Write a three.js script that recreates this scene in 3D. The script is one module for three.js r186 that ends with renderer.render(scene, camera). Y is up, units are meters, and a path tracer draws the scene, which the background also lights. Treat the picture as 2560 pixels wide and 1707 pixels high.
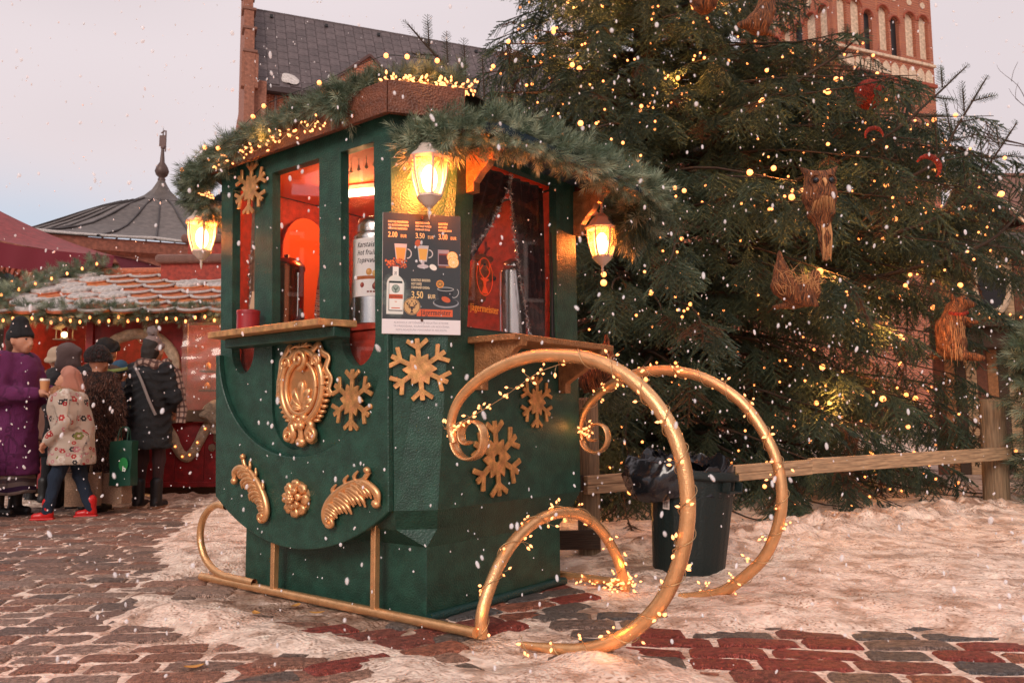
import * as THREE from 'three';
import { mergeGeometries, mergeVertices, toCreasedNormals } from 'three/addons/utils/BufferGeometryUtils.js';
import { RoundedBoxGeometry } from 'three/addons/geometries/RoundedBoxGeometry.js';
import { ImprovedNoise } from 'three/addons/math/ImprovedNoise.js';
import { RectAreaLightUniformsLib } from 'three/addons/lights/RectAreaLightUniformsLib.js';

// ---------- camera, sky, sun, exposure ----------
const scene = new THREE.Scene();
const camera = new THREE.PerspectiveCamera(45.5, 1024 / 682, 0.05, 900);
camera.position.set(0, 0.9, 0);
camera.rotation.order = 'YXZ';
camera.rotation.set(Math.atan(181 / 1870), 0, THREE.MathUtils.degToRad(-0.4));
camera.focus = 3.9; camera.userData.fStop = 6.3;
const renderer = new THREE.WebGLRenderer({ antialias: true });
renderer.toneMapping = THREE.LinearToneMapping;
renderer.toneMappingExposure = 1.2;
renderer.shadowMap.enabled = true;
RectAreaLightUniformsLib.init();
{ // overcast winter sky: pinkish grey cloud with a pale blue break low on the left
  const W = 512, H = 256, d = new Float32Array(W * H * 4), n = new ImprovedNoise();
  for (let j = 0; j < H; j++) for (let i = 0; i < W; i++) {
    const el = ((j + 0.5) / H - 0.5) * Math.PI, az = ((i + 0.5) / W - 0.5) * 2 * Math.PI;
    const x = Math.cos(az) * Math.cos(el), y = Math.sin(el), z = Math.sin(az) * Math.cos(el);
    const s = n.noise(x * 2.2, y * 6, z * 2.2) * 0.6 + n.noise(x * 5, y * 14, z * 5) * 0.3;
    const c = 0.94 + 0.15 * s, up = Math.max(0, y);
    let r = 0.71 * c, g = 0.625 * c, b = 0.645 * c;
    const blue = THREE.MathUtils.smoothstep(0.36 - y + 0.1 * s, 0.06, 0.2) * THREE.MathUtils.smoothstep(-x + 0.4 * n.noise(x * 3 + 3, y * 3, z * 3), 0.12, 0.42);
    r += (0.50 - r) * blue; g += (0.56 - g) * blue; b += (0.655 - b) * blue;
    const k = (j * W + i) * 4, low = y < 0 ? 0.35 : 1;
    d[k] = r * low; d[k + 1] = g * low; d[k + 2] = b * low; d[k + 3] = 1;
  }
  const t = new THREE.DataTexture(d, W, H, THREE.RGBAFormat, THREE.FloatType);
  t.mapping = THREE.EquirectangularReflectionMapping; t.magFilter = THREE.LinearFilter; t.needsUpdate = true;
  scene.background = t; scene.environment = t;
}
const sun = new THREE.DirectionalLight(0xfff0e2, 1.5);
sun.name = 'overcast_sun'; sun.position.set(-7, 14, 16); sun.target.position.set(0, 0, -6);
sun.castShadow = true; sun.shadow.radius = 45; sun.shadow.mapSize.set(2048, 2048);
Object.assign(sun.shadow.camera, { left: -20, right: 20, top: 20, bottom: -20, near: 1, far: 90 });
scene.add(sun, sun.target);

// ---------- helpers ----------
const V3 = THREE.Vector3, V2 = THREE.Vector2, M4 = THREE.Matrix4, PI = Math.PI, sin = Math.sin, cos = Math.cos;
const v = (x, y, z) => new V3(x, y, z);
const lerp = THREE.MathUtils.lerp, smooth = THREE.MathUtils.smoothstep, clamp = THREE.MathUtils.clamp, rad = THREE.MathUtils.degToRad;
let seed = 12345;
const rnd = () => { seed = (seed + 0x6d2b79f5) | 0; let t = Math.imul(seed ^ (seed >>> 15), 1 | seed); t = (t + Math.imul(t ^ (t >>> 7), 61 | t)) ^ t; return ((t ^ (t >>> 14)) >>> 0) / 4294967296; };
const rr = (a, b) => a + (b - a) * rnd();
const NO = new ImprovedNoise();
const fbm = (x, y, z = 0, o = 4) => { let s = 0, a = 0.5; for (let i = 0; i < o; i++) { s += a * NO.noise(x, y, z + i * 7.3); x *= 2.03; y *= 2.03; a *= 0.5; } return s; };
const used = {};
const numbered = (n) => { used[n] = (used[n] ?? -1) + 1; return used[n] ? n + '_' + String(used[n]).padStart(3, '0') : n; };
function tag(o, label, category, group) { if (label) o.userData.label = label; if (category) o.userData.category = category; if (group) o.userData.group = group; return o; }
function thing(name, label, category, group, parent = scene) { const o = new THREE.Group(); o.name = numbered(name); parent.add(o); return tag(o, label, category, group); }
function flat(gs) { // attributes alike so that geometries merge
  return gs.map((g) => { let q = g.index ? g.toNonIndexed() : g; const m = new THREE.BufferGeometry(); m.setAttribute('position', q.attributes.position); if (!q.attributes.normal) q.computeVertexNormals(); m.setAttribute('normal', q.attributes.normal); m.setAttribute('uv', q.attributes.uv ?? new THREE.BufferAttribute(new Float32Array(q.attributes.position.count * 2), 2)); return m; });
}
const merge = (gs) => { gs = [].concat(gs); return gs.length === 1 ? gs[0] : mergeGeometries(flat(gs)); };
function obj(name, gs, m, parent, label) {
  const o = new THREE.Mesh(merge(gs), m); o.name = parent === scene ? numbered(name) : name; o.castShadow = o.receiveShadow = true; (parent ?? scene).add(o);
  if (label) o.userData.label = label; return o;
}
function one(name, gs, m, label, category, group) { return tag(obj(name, gs, m, scene), label, category, group); }
const kind = (o, k) => { o.userData.kind = k; return o; };
function boxuv(g, s = 1) { // uv in metres from the dominant axis of the normal
  const q = g.index ? g.toNonIndexed() : g, p = q.attributes.position, n = q.attributes.normal, uv = new Float32Array(p.count * 2);
  for (let i = 0; i < p.count; i++) {
    const ax = Math.abs(n.getX(i)), ay = Math.abs(n.getY(i)), az = Math.abs(n.getZ(i)), X = p.getX(i), Y = p.getY(i), Z = p.getZ(i);
    const [a, b] = ax > ay && ax > az ? [Z, Y] : ay > az ? [X, Z] : [X, Y]; uv[i * 2] = a * s; uv[i * 2 + 1] = b * s;
  }
  q.setAttribute('uv', new THREE.BufferAttribute(uv, 2)); return q;
}
function box(w, h, d, x = 0, y = 0, z = 0, r = 0.004, ry = 0, rz = 0, rx = 0) {
  let g = r > 0 ? new RoundedBoxGeometry(w, h, d, 1, Math.min(r, w / 2.01, h / 2.01, d / 2.01)) : new THREE.BoxGeometry(w, h, d);
  g = boxuv(g); if (rx) g.rotateX(rx); if (rz) g.rotateZ(rz); if (ry) g.rotateY(ry); return g.translate(x, y, z);
}
// tapered tube along points (Catmull-Rom); radius may be number, array or function of t; flat = [scale along side axis, scale along up axis]
function tube(pts, radius, { seg = 0, rs = 8, closed = false, cap = true, up = v(0, 0, 1), fl = [1, 1], raw = false } = {}) {
  const P = pts.map((p) => (p.isVector3 ? p : v(...p)));
  const c = raw ? null : new THREE.CatmullRomCurve3(P, closed, 'centripetal'), n = raw ? P.length - 1 : seg || (P.length - 1) * 6;
  const R = typeof radius === 'function' ? radius : Array.isArray(radius) ? (t) => { const f = t * (radius.length - 1), i = Math.min(radius.length - 2, Math.floor(f)); return lerp(radius[i], radius[i + 1], f - i); } : () => radius;
  const pos = [], nor = [], uv = [], idx = []; let len = 0, prev = null;
  for (let i = 0; i <= n; i++) {
    const t = i / n, p = raw ? P[i] : c.getPoint(t), tg = raw ? P[Math.min(i + 1, n)].clone().sub(P[Math.max(i - 1, 0)]).normalize() : c.getTangent(t), r = R(t);
    if (prev) len += p.distanceTo(prev); prev = p;
    let b = up.clone().addScaledVector(tg, -up.dot(tg)); if (b.lengthSq() < 1e-4) b = v(1, 0.3, 0).addScaledVector(tg, -tg.x - 0.3 * tg.y); b.normalize();
    const s = b.clone().cross(tg);
    for (let k = 0; k <= rs; k++) {
      const a = (k / rs) * 2 * PI, ca = cos(a), sa = sin(a), nn = s.clone().multiplyScalar(ca / fl[0]).addScaledVector(b, sa / fl[1]).normalize();
      pos.push(p.x + (s.x * ca * fl[0] + b.x * sa * fl[1]) * r, p.y + (s.y * ca * fl[0] + b.y * sa * fl[1]) * r, p.z + (s.z * ca * fl[0] + b.z * sa * fl[1]) * r);
      nor.push(nn.x, nn.y, nn.z); uv.push(len, (k / rs) * 2 * PI * Math.max(r, 0.004));
      if (i < n && k < rs) { const q = i * (rs + 1) + k; idx.push(q, q + 1, q + rs + 1, q + 1, q + rs + 2, q + rs + 1); }
    }
  }
  if (cap && !closed) for (const i of [0, n]) {
    const p = raw ? P[i] : c.getPoint(i / n), tg = raw ? P[Math.min(i + 1, n)].clone().sub(P[Math.max(i - 1, 0)]).normalize() : c.getTangent(i / n), q = pos.length / 3, sg = i ? 1 : -1;
    pos.push(p.x, p.y, p.z); nor.push(tg.x * sg, tg.y * sg, tg.z * sg); uv.push(0, 0);
    for (let k = 0; k <= rs; k++) { const o = (i * (rs + 1) + k) * 3; pos.push(pos[o], pos[o + 1], pos[o + 2]); nor.push(tg.x * sg, tg.y * sg, tg.z * sg); uv.push(0, 0); if (k < rs) i ? idx.push(q, q + k + 1, q + k + 2) : idx.push(q, q + k + 2, q + k + 1); }
  }
  const g = new THREE.BufferGeometry(); g.setAttribute('position', new THREE.Float32BufferAttribute(pos, 3)); g.setAttribute('normal', new THREE.Float32BufferAttribute(nor, 3)); g.setAttribute('uv', new THREE.Float32BufferAttribute(uv, 2)); g.setIndex(idx); return g;
}
const ball = (r, x, y, z, sx = 1, sy = 1, sz = 1, w = 10, h = 8) => { const g = new THREE.SphereGeometry(r, w, h); g.scale(sx, sy, sz); return g.translate(x, y, z); };
const cyl = (a, b, h, x, y, z, n = 16) => new THREE.CylinderGeometry(a, b, h, n).translate(x, y, z);
const lathe = (pts, n = 24) => new THREE.LatheGeometry(pts.map((p) => new V2(...p)), n);
function poly(points, depth, bevel = 0, holes = [], curve = 12) {
  const s = points instanceof THREE.Shape ? points : new THREE.Shape(points.map((p) => new V2(...p)));
  for (const h of holes) s.holes.push(h instanceof THREE.Path ? h : new THREE.Path(h.map((p) => new V2(...p))));
  return new THREE.ExtrudeGeometry(s, { depth, bevelEnabled: bevel > 0, bevelSize: bevel, bevelThickness: bevel, bevelOffset: -bevel, bevelSegments: 1, curveSegments: curve });
}
function jit(g, a, f = 6, s = 0) { const p = g.attributes.position; for (let i = 0; i < p.count; i++) { const x = p.getX(i) * f + s, y = p.getY(i) * f, z = p.getZ(i) * f; p.setXYZ(i, p.getX(i) + a * NO.noise(x, y, z + 9), p.getY(i) + a * NO.noise(x + 31, y, z), p.getZ(i) + a * NO.noise(x, y + 17, z)); } g.computeVertexNormals(); return g; }
// naive surface nets of a signed distance field
function nets(f, lo, hi, cell) {
  const nx = Math.ceil((hi[0] - lo[0]) / cell) + 1, ny = Math.ceil((hi[1] - lo[1]) / cell) + 1, nz = Math.ceil((hi[2] - lo[2]) / cell) + 1, D = new Float32Array(nx * ny * nz), at = (i, j, k) => i + nx * (j + ny * k);
  for (let k = 0; k < nz; k++) for (let j = 0; j < ny; j++) for (let i = 0; i < nx; i++) D[at(i, j, k)] = f(lo[0] + i * cell, lo[1] + j * cell, lo[2] + k * cell);
  const id = new Int32Array(D.length).fill(-1), pos = [], idx = [];
  for (let k = 0; k < nz - 1; k++) for (let j = 0; j < ny - 1; j++) for (let i = 0; i < nx - 1; i++) {
    let m = 0, c = 0, x = 0, y = 0, z = 0; const d = [];
    for (let q = 0; q < 8; q++) { d[q] = D[at(i + (q & 1), j + ((q >> 1) & 1), k + (q >> 2))]; if (d[q] < 0) m++; }
    if (!m || m === 8) continue;
    for (const [a, b] of [[0, 1], [2, 3], [4, 5], [6, 7], [0, 2], [1, 3], [4, 6], [5, 7], [0, 4], [1, 5], [2, 6], [3, 7]]) if (d[a] < 0 !== d[b] < 0) { const t = d[a] / (d[a] - d[b]); x += lerp(a & 1, b & 1, t); y += lerp((a >> 1) & 1, (b >> 1) & 1, t); z += lerp(a >> 2, b >> 2, t); c++; }
    id[at(i, j, k)] = pos.length / 3; pos.push(lo[0] + (i + x / c) * cell, lo[1] + (j + y / c) * cell, lo[2] + (k + z / c) * cell);
  }
  const quad = (a, b, c, d, flip) => { if (a < 0 || b < 0 || c < 0 || d < 0) return; flip ? idx.push(a, c, b, a, d, c) : idx.push(a, b, c, a, c, d); };
  for (let k = 1; k < nz - 1; k++) for (let j = 1; j < ny - 1; j++) for (let i = 1; i < nx - 1; i++) {
    const s = D[at(i, j, k)] < 0;
    if (s !== D[at(i + 1, j, k)] < 0) quad(id[at(i, j - 1, k - 1)], id[at(i, j, k - 1)], id[at(i, j, k)], id[at(i, j - 1, k)], !s);
    if (s !== D[at(i, j + 1, k)] < 0) quad(id[at(i - 1, j, k - 1)], id[at(i - 1, j, k)], id[at(i, j, k)], id[at(i, j, k - 1)], !s);
    if (s !== D[at(i, j, k + 1)] < 0) quad(id[at(i - 1, j - 1, k)], id[at(i, j - 1, k)], id[at(i, j, k)], id[at(i - 1, j, k)], !s);
  }
  const g = new THREE.BufferGeometry(); g.setAttribute('position', new THREE.Float32BufferAttribute(pos, 3)); g.setIndex(idx); g.computeVertexNormals();
  const n = g.attributes.normal, uv = new Float32Array((pos.length / 3) * 2);
  for (let i = 0; i < uv.length / 2; i++) { uv[i * 2] = Math.abs(n.getX(i)) > Math.abs(n.getZ(i)) ? pos[i * 3 + 2] : pos[i * 3]; uv[i * 2 + 1] = pos[i * 3 + 1]; }
  g.setAttribute('uv', new THREE.BufferAttribute(uv, 2)); return g;
}
const capD = (x, y, z, a, b, ra, rb) => { const bx = b[0] - a[0], by = b[1] - a[1], bz = b[2] - a[2], px = x - a[0], py = y - a[1], pz = z - a[2], t = clamp((px * bx + py * by + pz * bz) / (bx * bx + by * by + bz * bz + 1e-9), 0, 1); return Math.hypot(px - bx * t, py - by * t, pz - bz * t) - lerp(ra, rb, t); };
const smin = (a, b, k) => { const h = clamp(0.5 + 0.5 * (b - a) / k, 0, 1); return lerp(b, a, h) - k * h * (1 - h); };
function caps(list, k = 0.05, cell = 0.025, extra) { // list of [a, b, ra, rb]
  const lo = [9e9, 9e9, 9e9], hi = [-9e9, -9e9, -9e9];
  for (const [a, b, ra, rb] of list) for (let i = 0; i < 3; i++) { lo[i] = Math.min(lo[i], a[i] - ra, b[i] - rb); hi[i] = Math.max(hi[i], a[i] + ra, b[i] + rb); }
  for (let i = 0; i < 3; i++) { lo[i] -= cell * 2 + 0.02; hi[i] += cell * 2 + 0.02; }
  return nets((x, y, z) => { let d = 9; for (const [a, b, ra, rb] of list) d = smin(d, capD(x, y, z, a, b, ra, rb), k); return extra ? extra(d, x, y, z) : d; }, lo, hi, cell);
}

// ---------- textures ----------
function grid(n, f) { const t = new THREE.DataTexture(new Uint8Array(n * n * 4), n, n); const d = t.image.data; for (let j = 0; j < n; j++) for (let i = 0; i < n; i++) { const c = f(i / n, j / n, i, j), k = (j * n + i) * 4; d[k] = clamp(c[0] * 255, 0, 255); d[k + 1] = clamp(c[1] * 255, 0, 255); d[k + 2] = clamp(c[2] * 255, 0, 255); d[k + 3] = 255; } t.wrapS = t.wrapT = THREE.RepeatWrapping; t.magFilter = THREE.LinearFilter; t.needsUpdate = true; return t; }
// tileable noise on a torus
const hsh = (i, j, s) => { let h = Math.imul(i, 374761393) ^ Math.imul(j, 668265263) ^ Math.imul(Math.round(s * 97) + 11, 1274126177); h = Math.imul(h ^ (h >>> 13), 1274126177); return ((h ^ (h >>> 16)) >>> 0) / 4294967296 * 6.2832; };
const tn = (u, w, f, s = 0) => { const N = Math.max(1, Math.round(f)), x = ((u % 1) + 1) % 1 * N, y = ((w % 1) + 1) % 1 * N, i = Math.floor(x), j = Math.floor(y), a = x - i, b = y - j, g = (di, dj) => { const h = hsh((i + di) % N, (j + dj) % N, s + N); return cos(h) * (a - di) + sin(h) * (b - dj); }, q = a * a * a * (a * (a * 6 - 15) + 10), r = b * b * b * (b * (b * 6 - 15) + 10); return 1.35 * lerp(lerp(g(0, 0), g(1, 0), q), lerp(g(0, 1), g(1, 1), q), r); };
const tf = (u, w, f, s = 0, o = 4) => { let a = 0.5, r = 0; for (let i = 0; i < o; i++) { r += a * tn(u, w, f, s + i * 5.1); f *= 2.1; a *= 0.55; } return r; };
const rep = (t, x, y = x) => { const c = t.clone(); c.repeat.set(x, y); c.needsUpdate = true; return c; };
const turned = (t, x, y) => { const c = rep(t, x, y); c.rotation = PI / 2; return c; };
const col = (t) => { t.colorSpace = THREE.SRGBColorSpace; return t; };
const grey = (f, n = 256) => grid(n, (u, w, i, j) => { const g = f(u, w, i, j); return [g, g, g]; });
const T = {};
T.pebble = grey((u, w) => 0.5 + 0.5 * tn(u, w, 110, 1) + 0.3 * tn(u, w, 210, 4), 512);
T.rough = grey((u, w) => 0.5 + 0.9 * tf(u, w, 26, 2, 5));
T.patch = grid(256, (u, w) => { const a = 0.86 + 0.3 * tf(u, w, 10, 3) + 0.16 * tn(u, w, 130, 6); return [a, a, a]; });
T.gold = grid(256, (u, w) => { const a = 0.84 + 0.34 * tf(u, w, 10, 5, 5) + 0.12 * tn(u, w, 120, 2); return [a, a * (0.97 + 0.06 * tn(u, w, 14, 8)), a * 0.95]; });
T.goldSoft = grid(128, (u, w) => { const a = 0.94 + 0.12 * tf(u, w, 8, 3, 4); return [a, a * 0.99, a * 0.97]; });
T.stone = grid(256, (u, w) => { const s = tn(u, w, 120, 3), a = 0.9 + 0.55 * tf(u, w, 14, 7, 5) + (s > 0.3 ? 0.28 : s < -0.34 ? -0.4 : 0); return [a, a * 0.98, a * 0.96]; });
T.snow = grid(512, (u, w) => { const d = smooth(tf(u, w, 9, 2, 6), -0.02, 0.3), e = smooth(tn(u, w, 110, 5), 0.22, 0.5) * smooth(tf(u, w, 7, 9), -0.15, 0.25), m = tf(u, w, 30, 11, 4); const k = clamp(0.5 * d + 0.8 * e, 0, 1), b = 1 + 0.2 * m; return [lerp(0.98, 0.62, k) * b, lerp(0.925, 0.5, k) * b, lerp(0.875, 0.42, k) * b]; });
T.crust = grey((u, w) => 0.5 + 0.55 * tf(u, w, 7, 4, 4) + 0.22 * tn(u, w, 90, 7) * (0.4 + tf(u, w, 5, 1, 2)), 512);
T.wood = grid(256, (u, w) => { const g = 0.5 + 0.5 * sin((w * 9 + 1.6 * tn(u, w * 0.999, 3, 2)) * 2 * PI * 1), f = tn(u * 1, w, 6, 1) * 0.3 + tn(w, u, 120, 4) * 0.15; const a = 0.8 + 0.16 * g + 0.35 * f; return [a, a * 0.96, a * 0.9]; });
T.grain = grid(256, (u, w) => { const a = 0.88 + 0.24 * NO.noise(cos(u * 6.283) * 1.2, w * 46, sin(u * 6.283) * 1.2) + 0.15 * NO.noise(cos(u * 6.283) * 4, w * 120, sin(u * 6.283) * 4 + 9); return [a, a * 0.97, a * 0.93]; });
T.brick = grid(512, (u, w) => { // 8 x 16 bricks
  const row = Math.floor(w * 24), x = u * 8 + (row % 2 ? 0.5 : 0), bx = Math.floor(x) % 8, fx = x - Math.floor(x), fy = w * 24 - row, j = fx < 0.05 || fy < 0.14; const h = 0.5 + 0.5 * sin(bx * 12.9 + row * 78.2) , a = 0.8 + 0.28 * (h - 0.5) + 0.3 * tf(u, w, 40, 2, 3);
  return j ? [0.8, 0.66, 0.58] : [0.72 * a, (0.31 + 0.08 * h) * a, 0.22 * a]; });
T.brickBump = grey((u, w) => { const row = Math.floor(w * 24), x = u * 8 + (row % 2 ? 0.5 : 0), fx = x - Math.floor(x), fy = w * 24 - row; return fx < 0.05 || fy < 0.14 ? 0.2 : 0.85; }, 512);
T.straw = grid(256, (u, w) => { const a = 0.72 + 0.6 * NO.noise(u * 55 + 3 * NO.noise(u * 4, w * 4, 1), w * 5, 2) + 0.4 * NO.noise(u * 90, w * 9 + 4 * NO.noise(u * 5, w * 5, 8), 5); return [a, a * 0.94, a * 0.85]; });
T.fur = grid(256, (u, w) => { const a = 0.6 + 0.8 * NO.noise(u * 40 + 2 * NO.noise(u * 6, w * 6, 3), w * 10, 7) + 0.4 * NO.noise(u * 9, w * 5, 2); return [a, a * 0.8, a * 0.68]; });
T.knit = grey((u, w) => 0.5 + 0.3 * sin(u * 40 * 2 * PI) * sin(w * 40 * 2 * PI) + 0.3 * tf(u, w, 30, 1, 3));
function canvas(w, h, draw) { const c = document.createElement('canvas'); c.width = w; c.height = h; const x = c.getContext('2d'); draw(x, w, h); const t = new THREE.CanvasTexture(c); t.colorSpace = THREE.SRGBColorSpace; return t; }
const mat = (c, o = {}) => { const m = new (o.transmission || o.clearcoat || o.sheen || o.ior ? THREE.MeshPhysicalMaterial : THREE.MeshStandardMaterial)({ roughness: 0.8, ...o }); Array.isArray(c) ? m.color.setRGB(...c) : m.color.set(c); return m; };
const glow = (rgb, k) => { const m = mat([0.5, 0.4, 0.3], { roughness: 0.5 }); m.emissive.setRGB(...rgb); m.emissiveIntensity = k; return m; };
col(T.goldSoft); col(T.patch); col(T.gold); col(T.stone); col(T.snow); col(T.wood); col(T.grain); col(T.brick); col(T.straw); col(T.fur);
const M = {
  green: mat([0.019, 0.080, 0.054], { roughness: 0.44, map: rep(T.patch, 1.3), bumpMap: rep(T.pebble, 1.1), bumpScale: 0.0022 }),
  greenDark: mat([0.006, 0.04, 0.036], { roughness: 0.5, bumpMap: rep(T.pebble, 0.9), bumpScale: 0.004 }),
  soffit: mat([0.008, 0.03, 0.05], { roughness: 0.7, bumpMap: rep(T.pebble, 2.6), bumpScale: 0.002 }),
  brown: mat([0.20, 0.062, 0.028], { roughness: 0.55, map: rep(T.patch, 2), bumpMap: rep(T.pebble, 0.9), bumpScale: 0.005 }),
  bronze: mat([0.46, 0.20, 0.078], { roughness: 0.46, metalness: 0.25, map: rep(T.patch, 2), bumpMap: rep(T.pebble, 0.9), bumpScale: 0.004 }),
  goldWood: mat([0.68, 0.38, 0.16], { roughness: 0.55, metalness: 0.25, map: rep(T.gold, 2), bumpMap: rep(T.rough, 5), bumpScale: 0.001 }),
  copperLeaf: mat([1.0, 0.53, 0.21], { roughness: 0.34, metalness: 0.62, map: rep(T.gold, 2.4), bumpMap: rep(T.pebble, 3), bumpScale: 0.0006 }),
  carved: mat([0.90, 0.485, 0.225], { roughness: 0.3, metalness: 0.72, map: rep(T.goldSoft, 4) }),
  pipe: mat([0.95, 0.54, 0.265], { roughness: 0.27, metalness: 0.72, map: rep(T.goldSoft, 2.4), bumpMap: rep(T.rough, 7), bumpScale: 0.0011 }),
  red: mat([0.50, 0.035, 0.012], { roughness: 0.75, map: rep(T.patch, 2), bumpMap: rep(T.pebble, 2.6), bumpScale: 0.002 }),
  orange: mat([0.72, 0.09, 0.015], { roughness: 0.8, bumpMap: rep(T.pebble, 2.6), bumpScale: 0.002 }),
  white: mat([0.72, 0.66, 0.62], { roughness: 0.5 }), lampMetal: mat([0.66, 0.54, 0.46], { roughness: 0.45, bumpMap: rep(T.rough, 12), bumpScale: 0.0006 }),
  steel: mat([0.62, 0.58, 0.55], { roughness: 0.25, metalness: 1 }), copper: mat([0.30, 0.085, 0.035], { roughness: 0.22, metalness: 1 }),
  black: mat([0.012, 0.012, 0.014], { roughness: 0.5 }), glass: mat([1, 1, 1], { transmission: 1, roughness: 0.02, thickness: 0, ior: 1.5 }),
  frost: mat([1, 0.95, 0.86], { transmission: 1, roughness: 0.24, thickness: 0 }),
  plastic: mat([0.95, 0.92, 0.88], { transmission: 0.97, roughness: 0.06, thickness: 0, bumpMap: rep(T.rough, 1.2), bumpScale: 0.03 }),
  post: mat([0.30, 0.215, 0.14], { roughness: 0.85, map: turned(T.grain, 1, 1), bumpMap: turned(T.grain, 1, 1), bumpScale: 0.006 }),
  plank: mat([0.56, 0.38, 0.24], { roughness: 0.75, map: rep(T.grain, 0.6, 1.4), bumpMap: rep(T.grain, 0.6, 1.4), bumpScale: 0.001 }),
  plankDark: mat([0.075, 0.045, 0.03], { roughness: 0.8, map: rep(T.grain, 1, 4), bumpMap: rep(T.grain, 1, 4), bumpScale: 0.003 }),
  bark: mat([0.06, 0.035, 0.022], { roughness: 0.95, bumpMap: rep(T.rough, 4), bumpScale: 0.01 }),
  brick: mat([1, 1, 1], { roughness: 0.9, map: rep(T.brick, 0.5), bumpMap: rep(T.brickBump, 0.5), bumpScale: 0.012 }),
  brickFar: mat([1.0, 0.98, 0.98], { roughness: 0.9, map: rep(T.brick, 0.42), bumpMap: rep(T.brickBump, 0.42), bumpScale: 0.01 }),
  plaster: mat([0.86, 0.64, 0.46], { roughness: 0.95, map: rep(T.patch, 0.4), bumpMap: rep(T.rough, 0.6), bumpScale: 0.01 }),
  cream: mat([0.60, 0.46, 0.33], { roughness: 0.95, map: rep(T.patch, 2), bumpMap: rep(T.rough, 4), bumpScale: 0.012 }),
  snowCap: mat([0.86, 0.78, 0.74], { roughness: 0.9, map: rep(T.patch, 2), bumpMap: rep(T.rough, 6), bumpScale: 0.01 }),
  straw: mat([0.40, 0.145, 0.055], { roughness: 0.8, map: rep(T.straw, 2.2), bumpMap: rep(T.straw, 2.2), bumpScale: 0.016 }),
  strawRed: mat([0.62, 0.055, 0.02], { roughness: 0.8, map: rep(T.straw, 2.2), bumpMap: rep(T.straw, 2.2), bumpScale: 0.016 }),
  wire: mat([0.55, 0.38, 0.2], { roughness: 0.35, metalness: 0.7 }), cable: mat([0.012, 0.018, 0.012], { roughness: 0.7 }),
  bulb: glow([1, 0.27, 0.06], 3.3), micro: glow([1, 0.32, 0.09], 2.7),
};
// kiosk frame: local x runs along the front, local z out of the front, local -z along the right side
M.voussoir = mat([0.42, 0.09, 0.045], { map: rep(T.patch, 3) });
const KO = v(-0.393, 0, -3.751), KT = rad(-38.3), KX = v(cos(KT), 0, -sin(KT)), KZ = v(sin(KT), 0, cos(KT));
const kw = (x, y, z) => KO.clone().addScaledVector(KX, x).addScaledVector(KZ, z).setY(y);
const onKiosk = (o, x = 0, y = 0, z = 0, turn = 0) => { o.position.copy(kw(x, y, z)); o.rotation.y = KT + turn; return o; };

// ---------- ground: trodden snow and ice with cobbles showing where it is thin ----------
const PA = [[-5.56, -8.94], [-3.82, -8.74], [-3.37, -9.03], [-2.91, -7.48], [-2.61, -6.39], [-2.40, -5.76], [-2.11, -5.24], [-2.04, -4.63], [-1.76, -4.05], [-1.77, -3.83], [-1.45, -3.67], [-1.17, -3.52], [-0.93, -3.32], [-0.72, -3.28], [-0.55, -3.19], [-0.47, -3.03], [-0.39, -2.0], [-1.85, -2.0], [-12, -9.14]];
const PB = [[0.30, -3.40], [0.28, -3.66], [0.52, -3.71], [0.79, -3.60], [1.04, -3.71], [1.24, -3.57], [1.47, -3.55], [1.73, -3.62], [2.04, -3.37], [2.9, -3.33], [2.5, -2], [0.61, -2], [0.69, -2.93], [0.51, -3.08]];
const PC = [[-0.36, -3.64], [-0.13, -4.04], [0.25, -4.43], [0.26, -4.12], [0.10, -3.99], [0.02, -3.74], [-0.15, -3.59]];
function sd(P, x, z) { let d = 1e9, s = -1; for (let i = 0, j = P.length - 1; i < P.length; j = i++) { const [ax, az] = P[j], [bx, bz] = P[i], ex = bx - ax, ez = bz - az, wx = x - ax, wz = z - az, t = clamp((wx * ex + wz * ez) / (ex * ex + ez * ez), 0, 1); d = Math.min(d, Math.hypot(wx - ex * t, wz - ez * t)); if (az > z !== bz > z && x < ((bx - ax) * (z - az)) / (bz - az) + ax) s = -s; } return s * d; }
const bare = (x, z) => Math.max(sd(PA, x, z), sd(PB, x, z), sd(PC, x, z) - 0.03) + 0.16 * fbm(x * 1.6, z * 3.2, 3) + 0.05 * NO.noise(x * 9, z * 14, 1);
const fenceZ = (x) => -5.42 - (x - 0.5) * 0.652;
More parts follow.
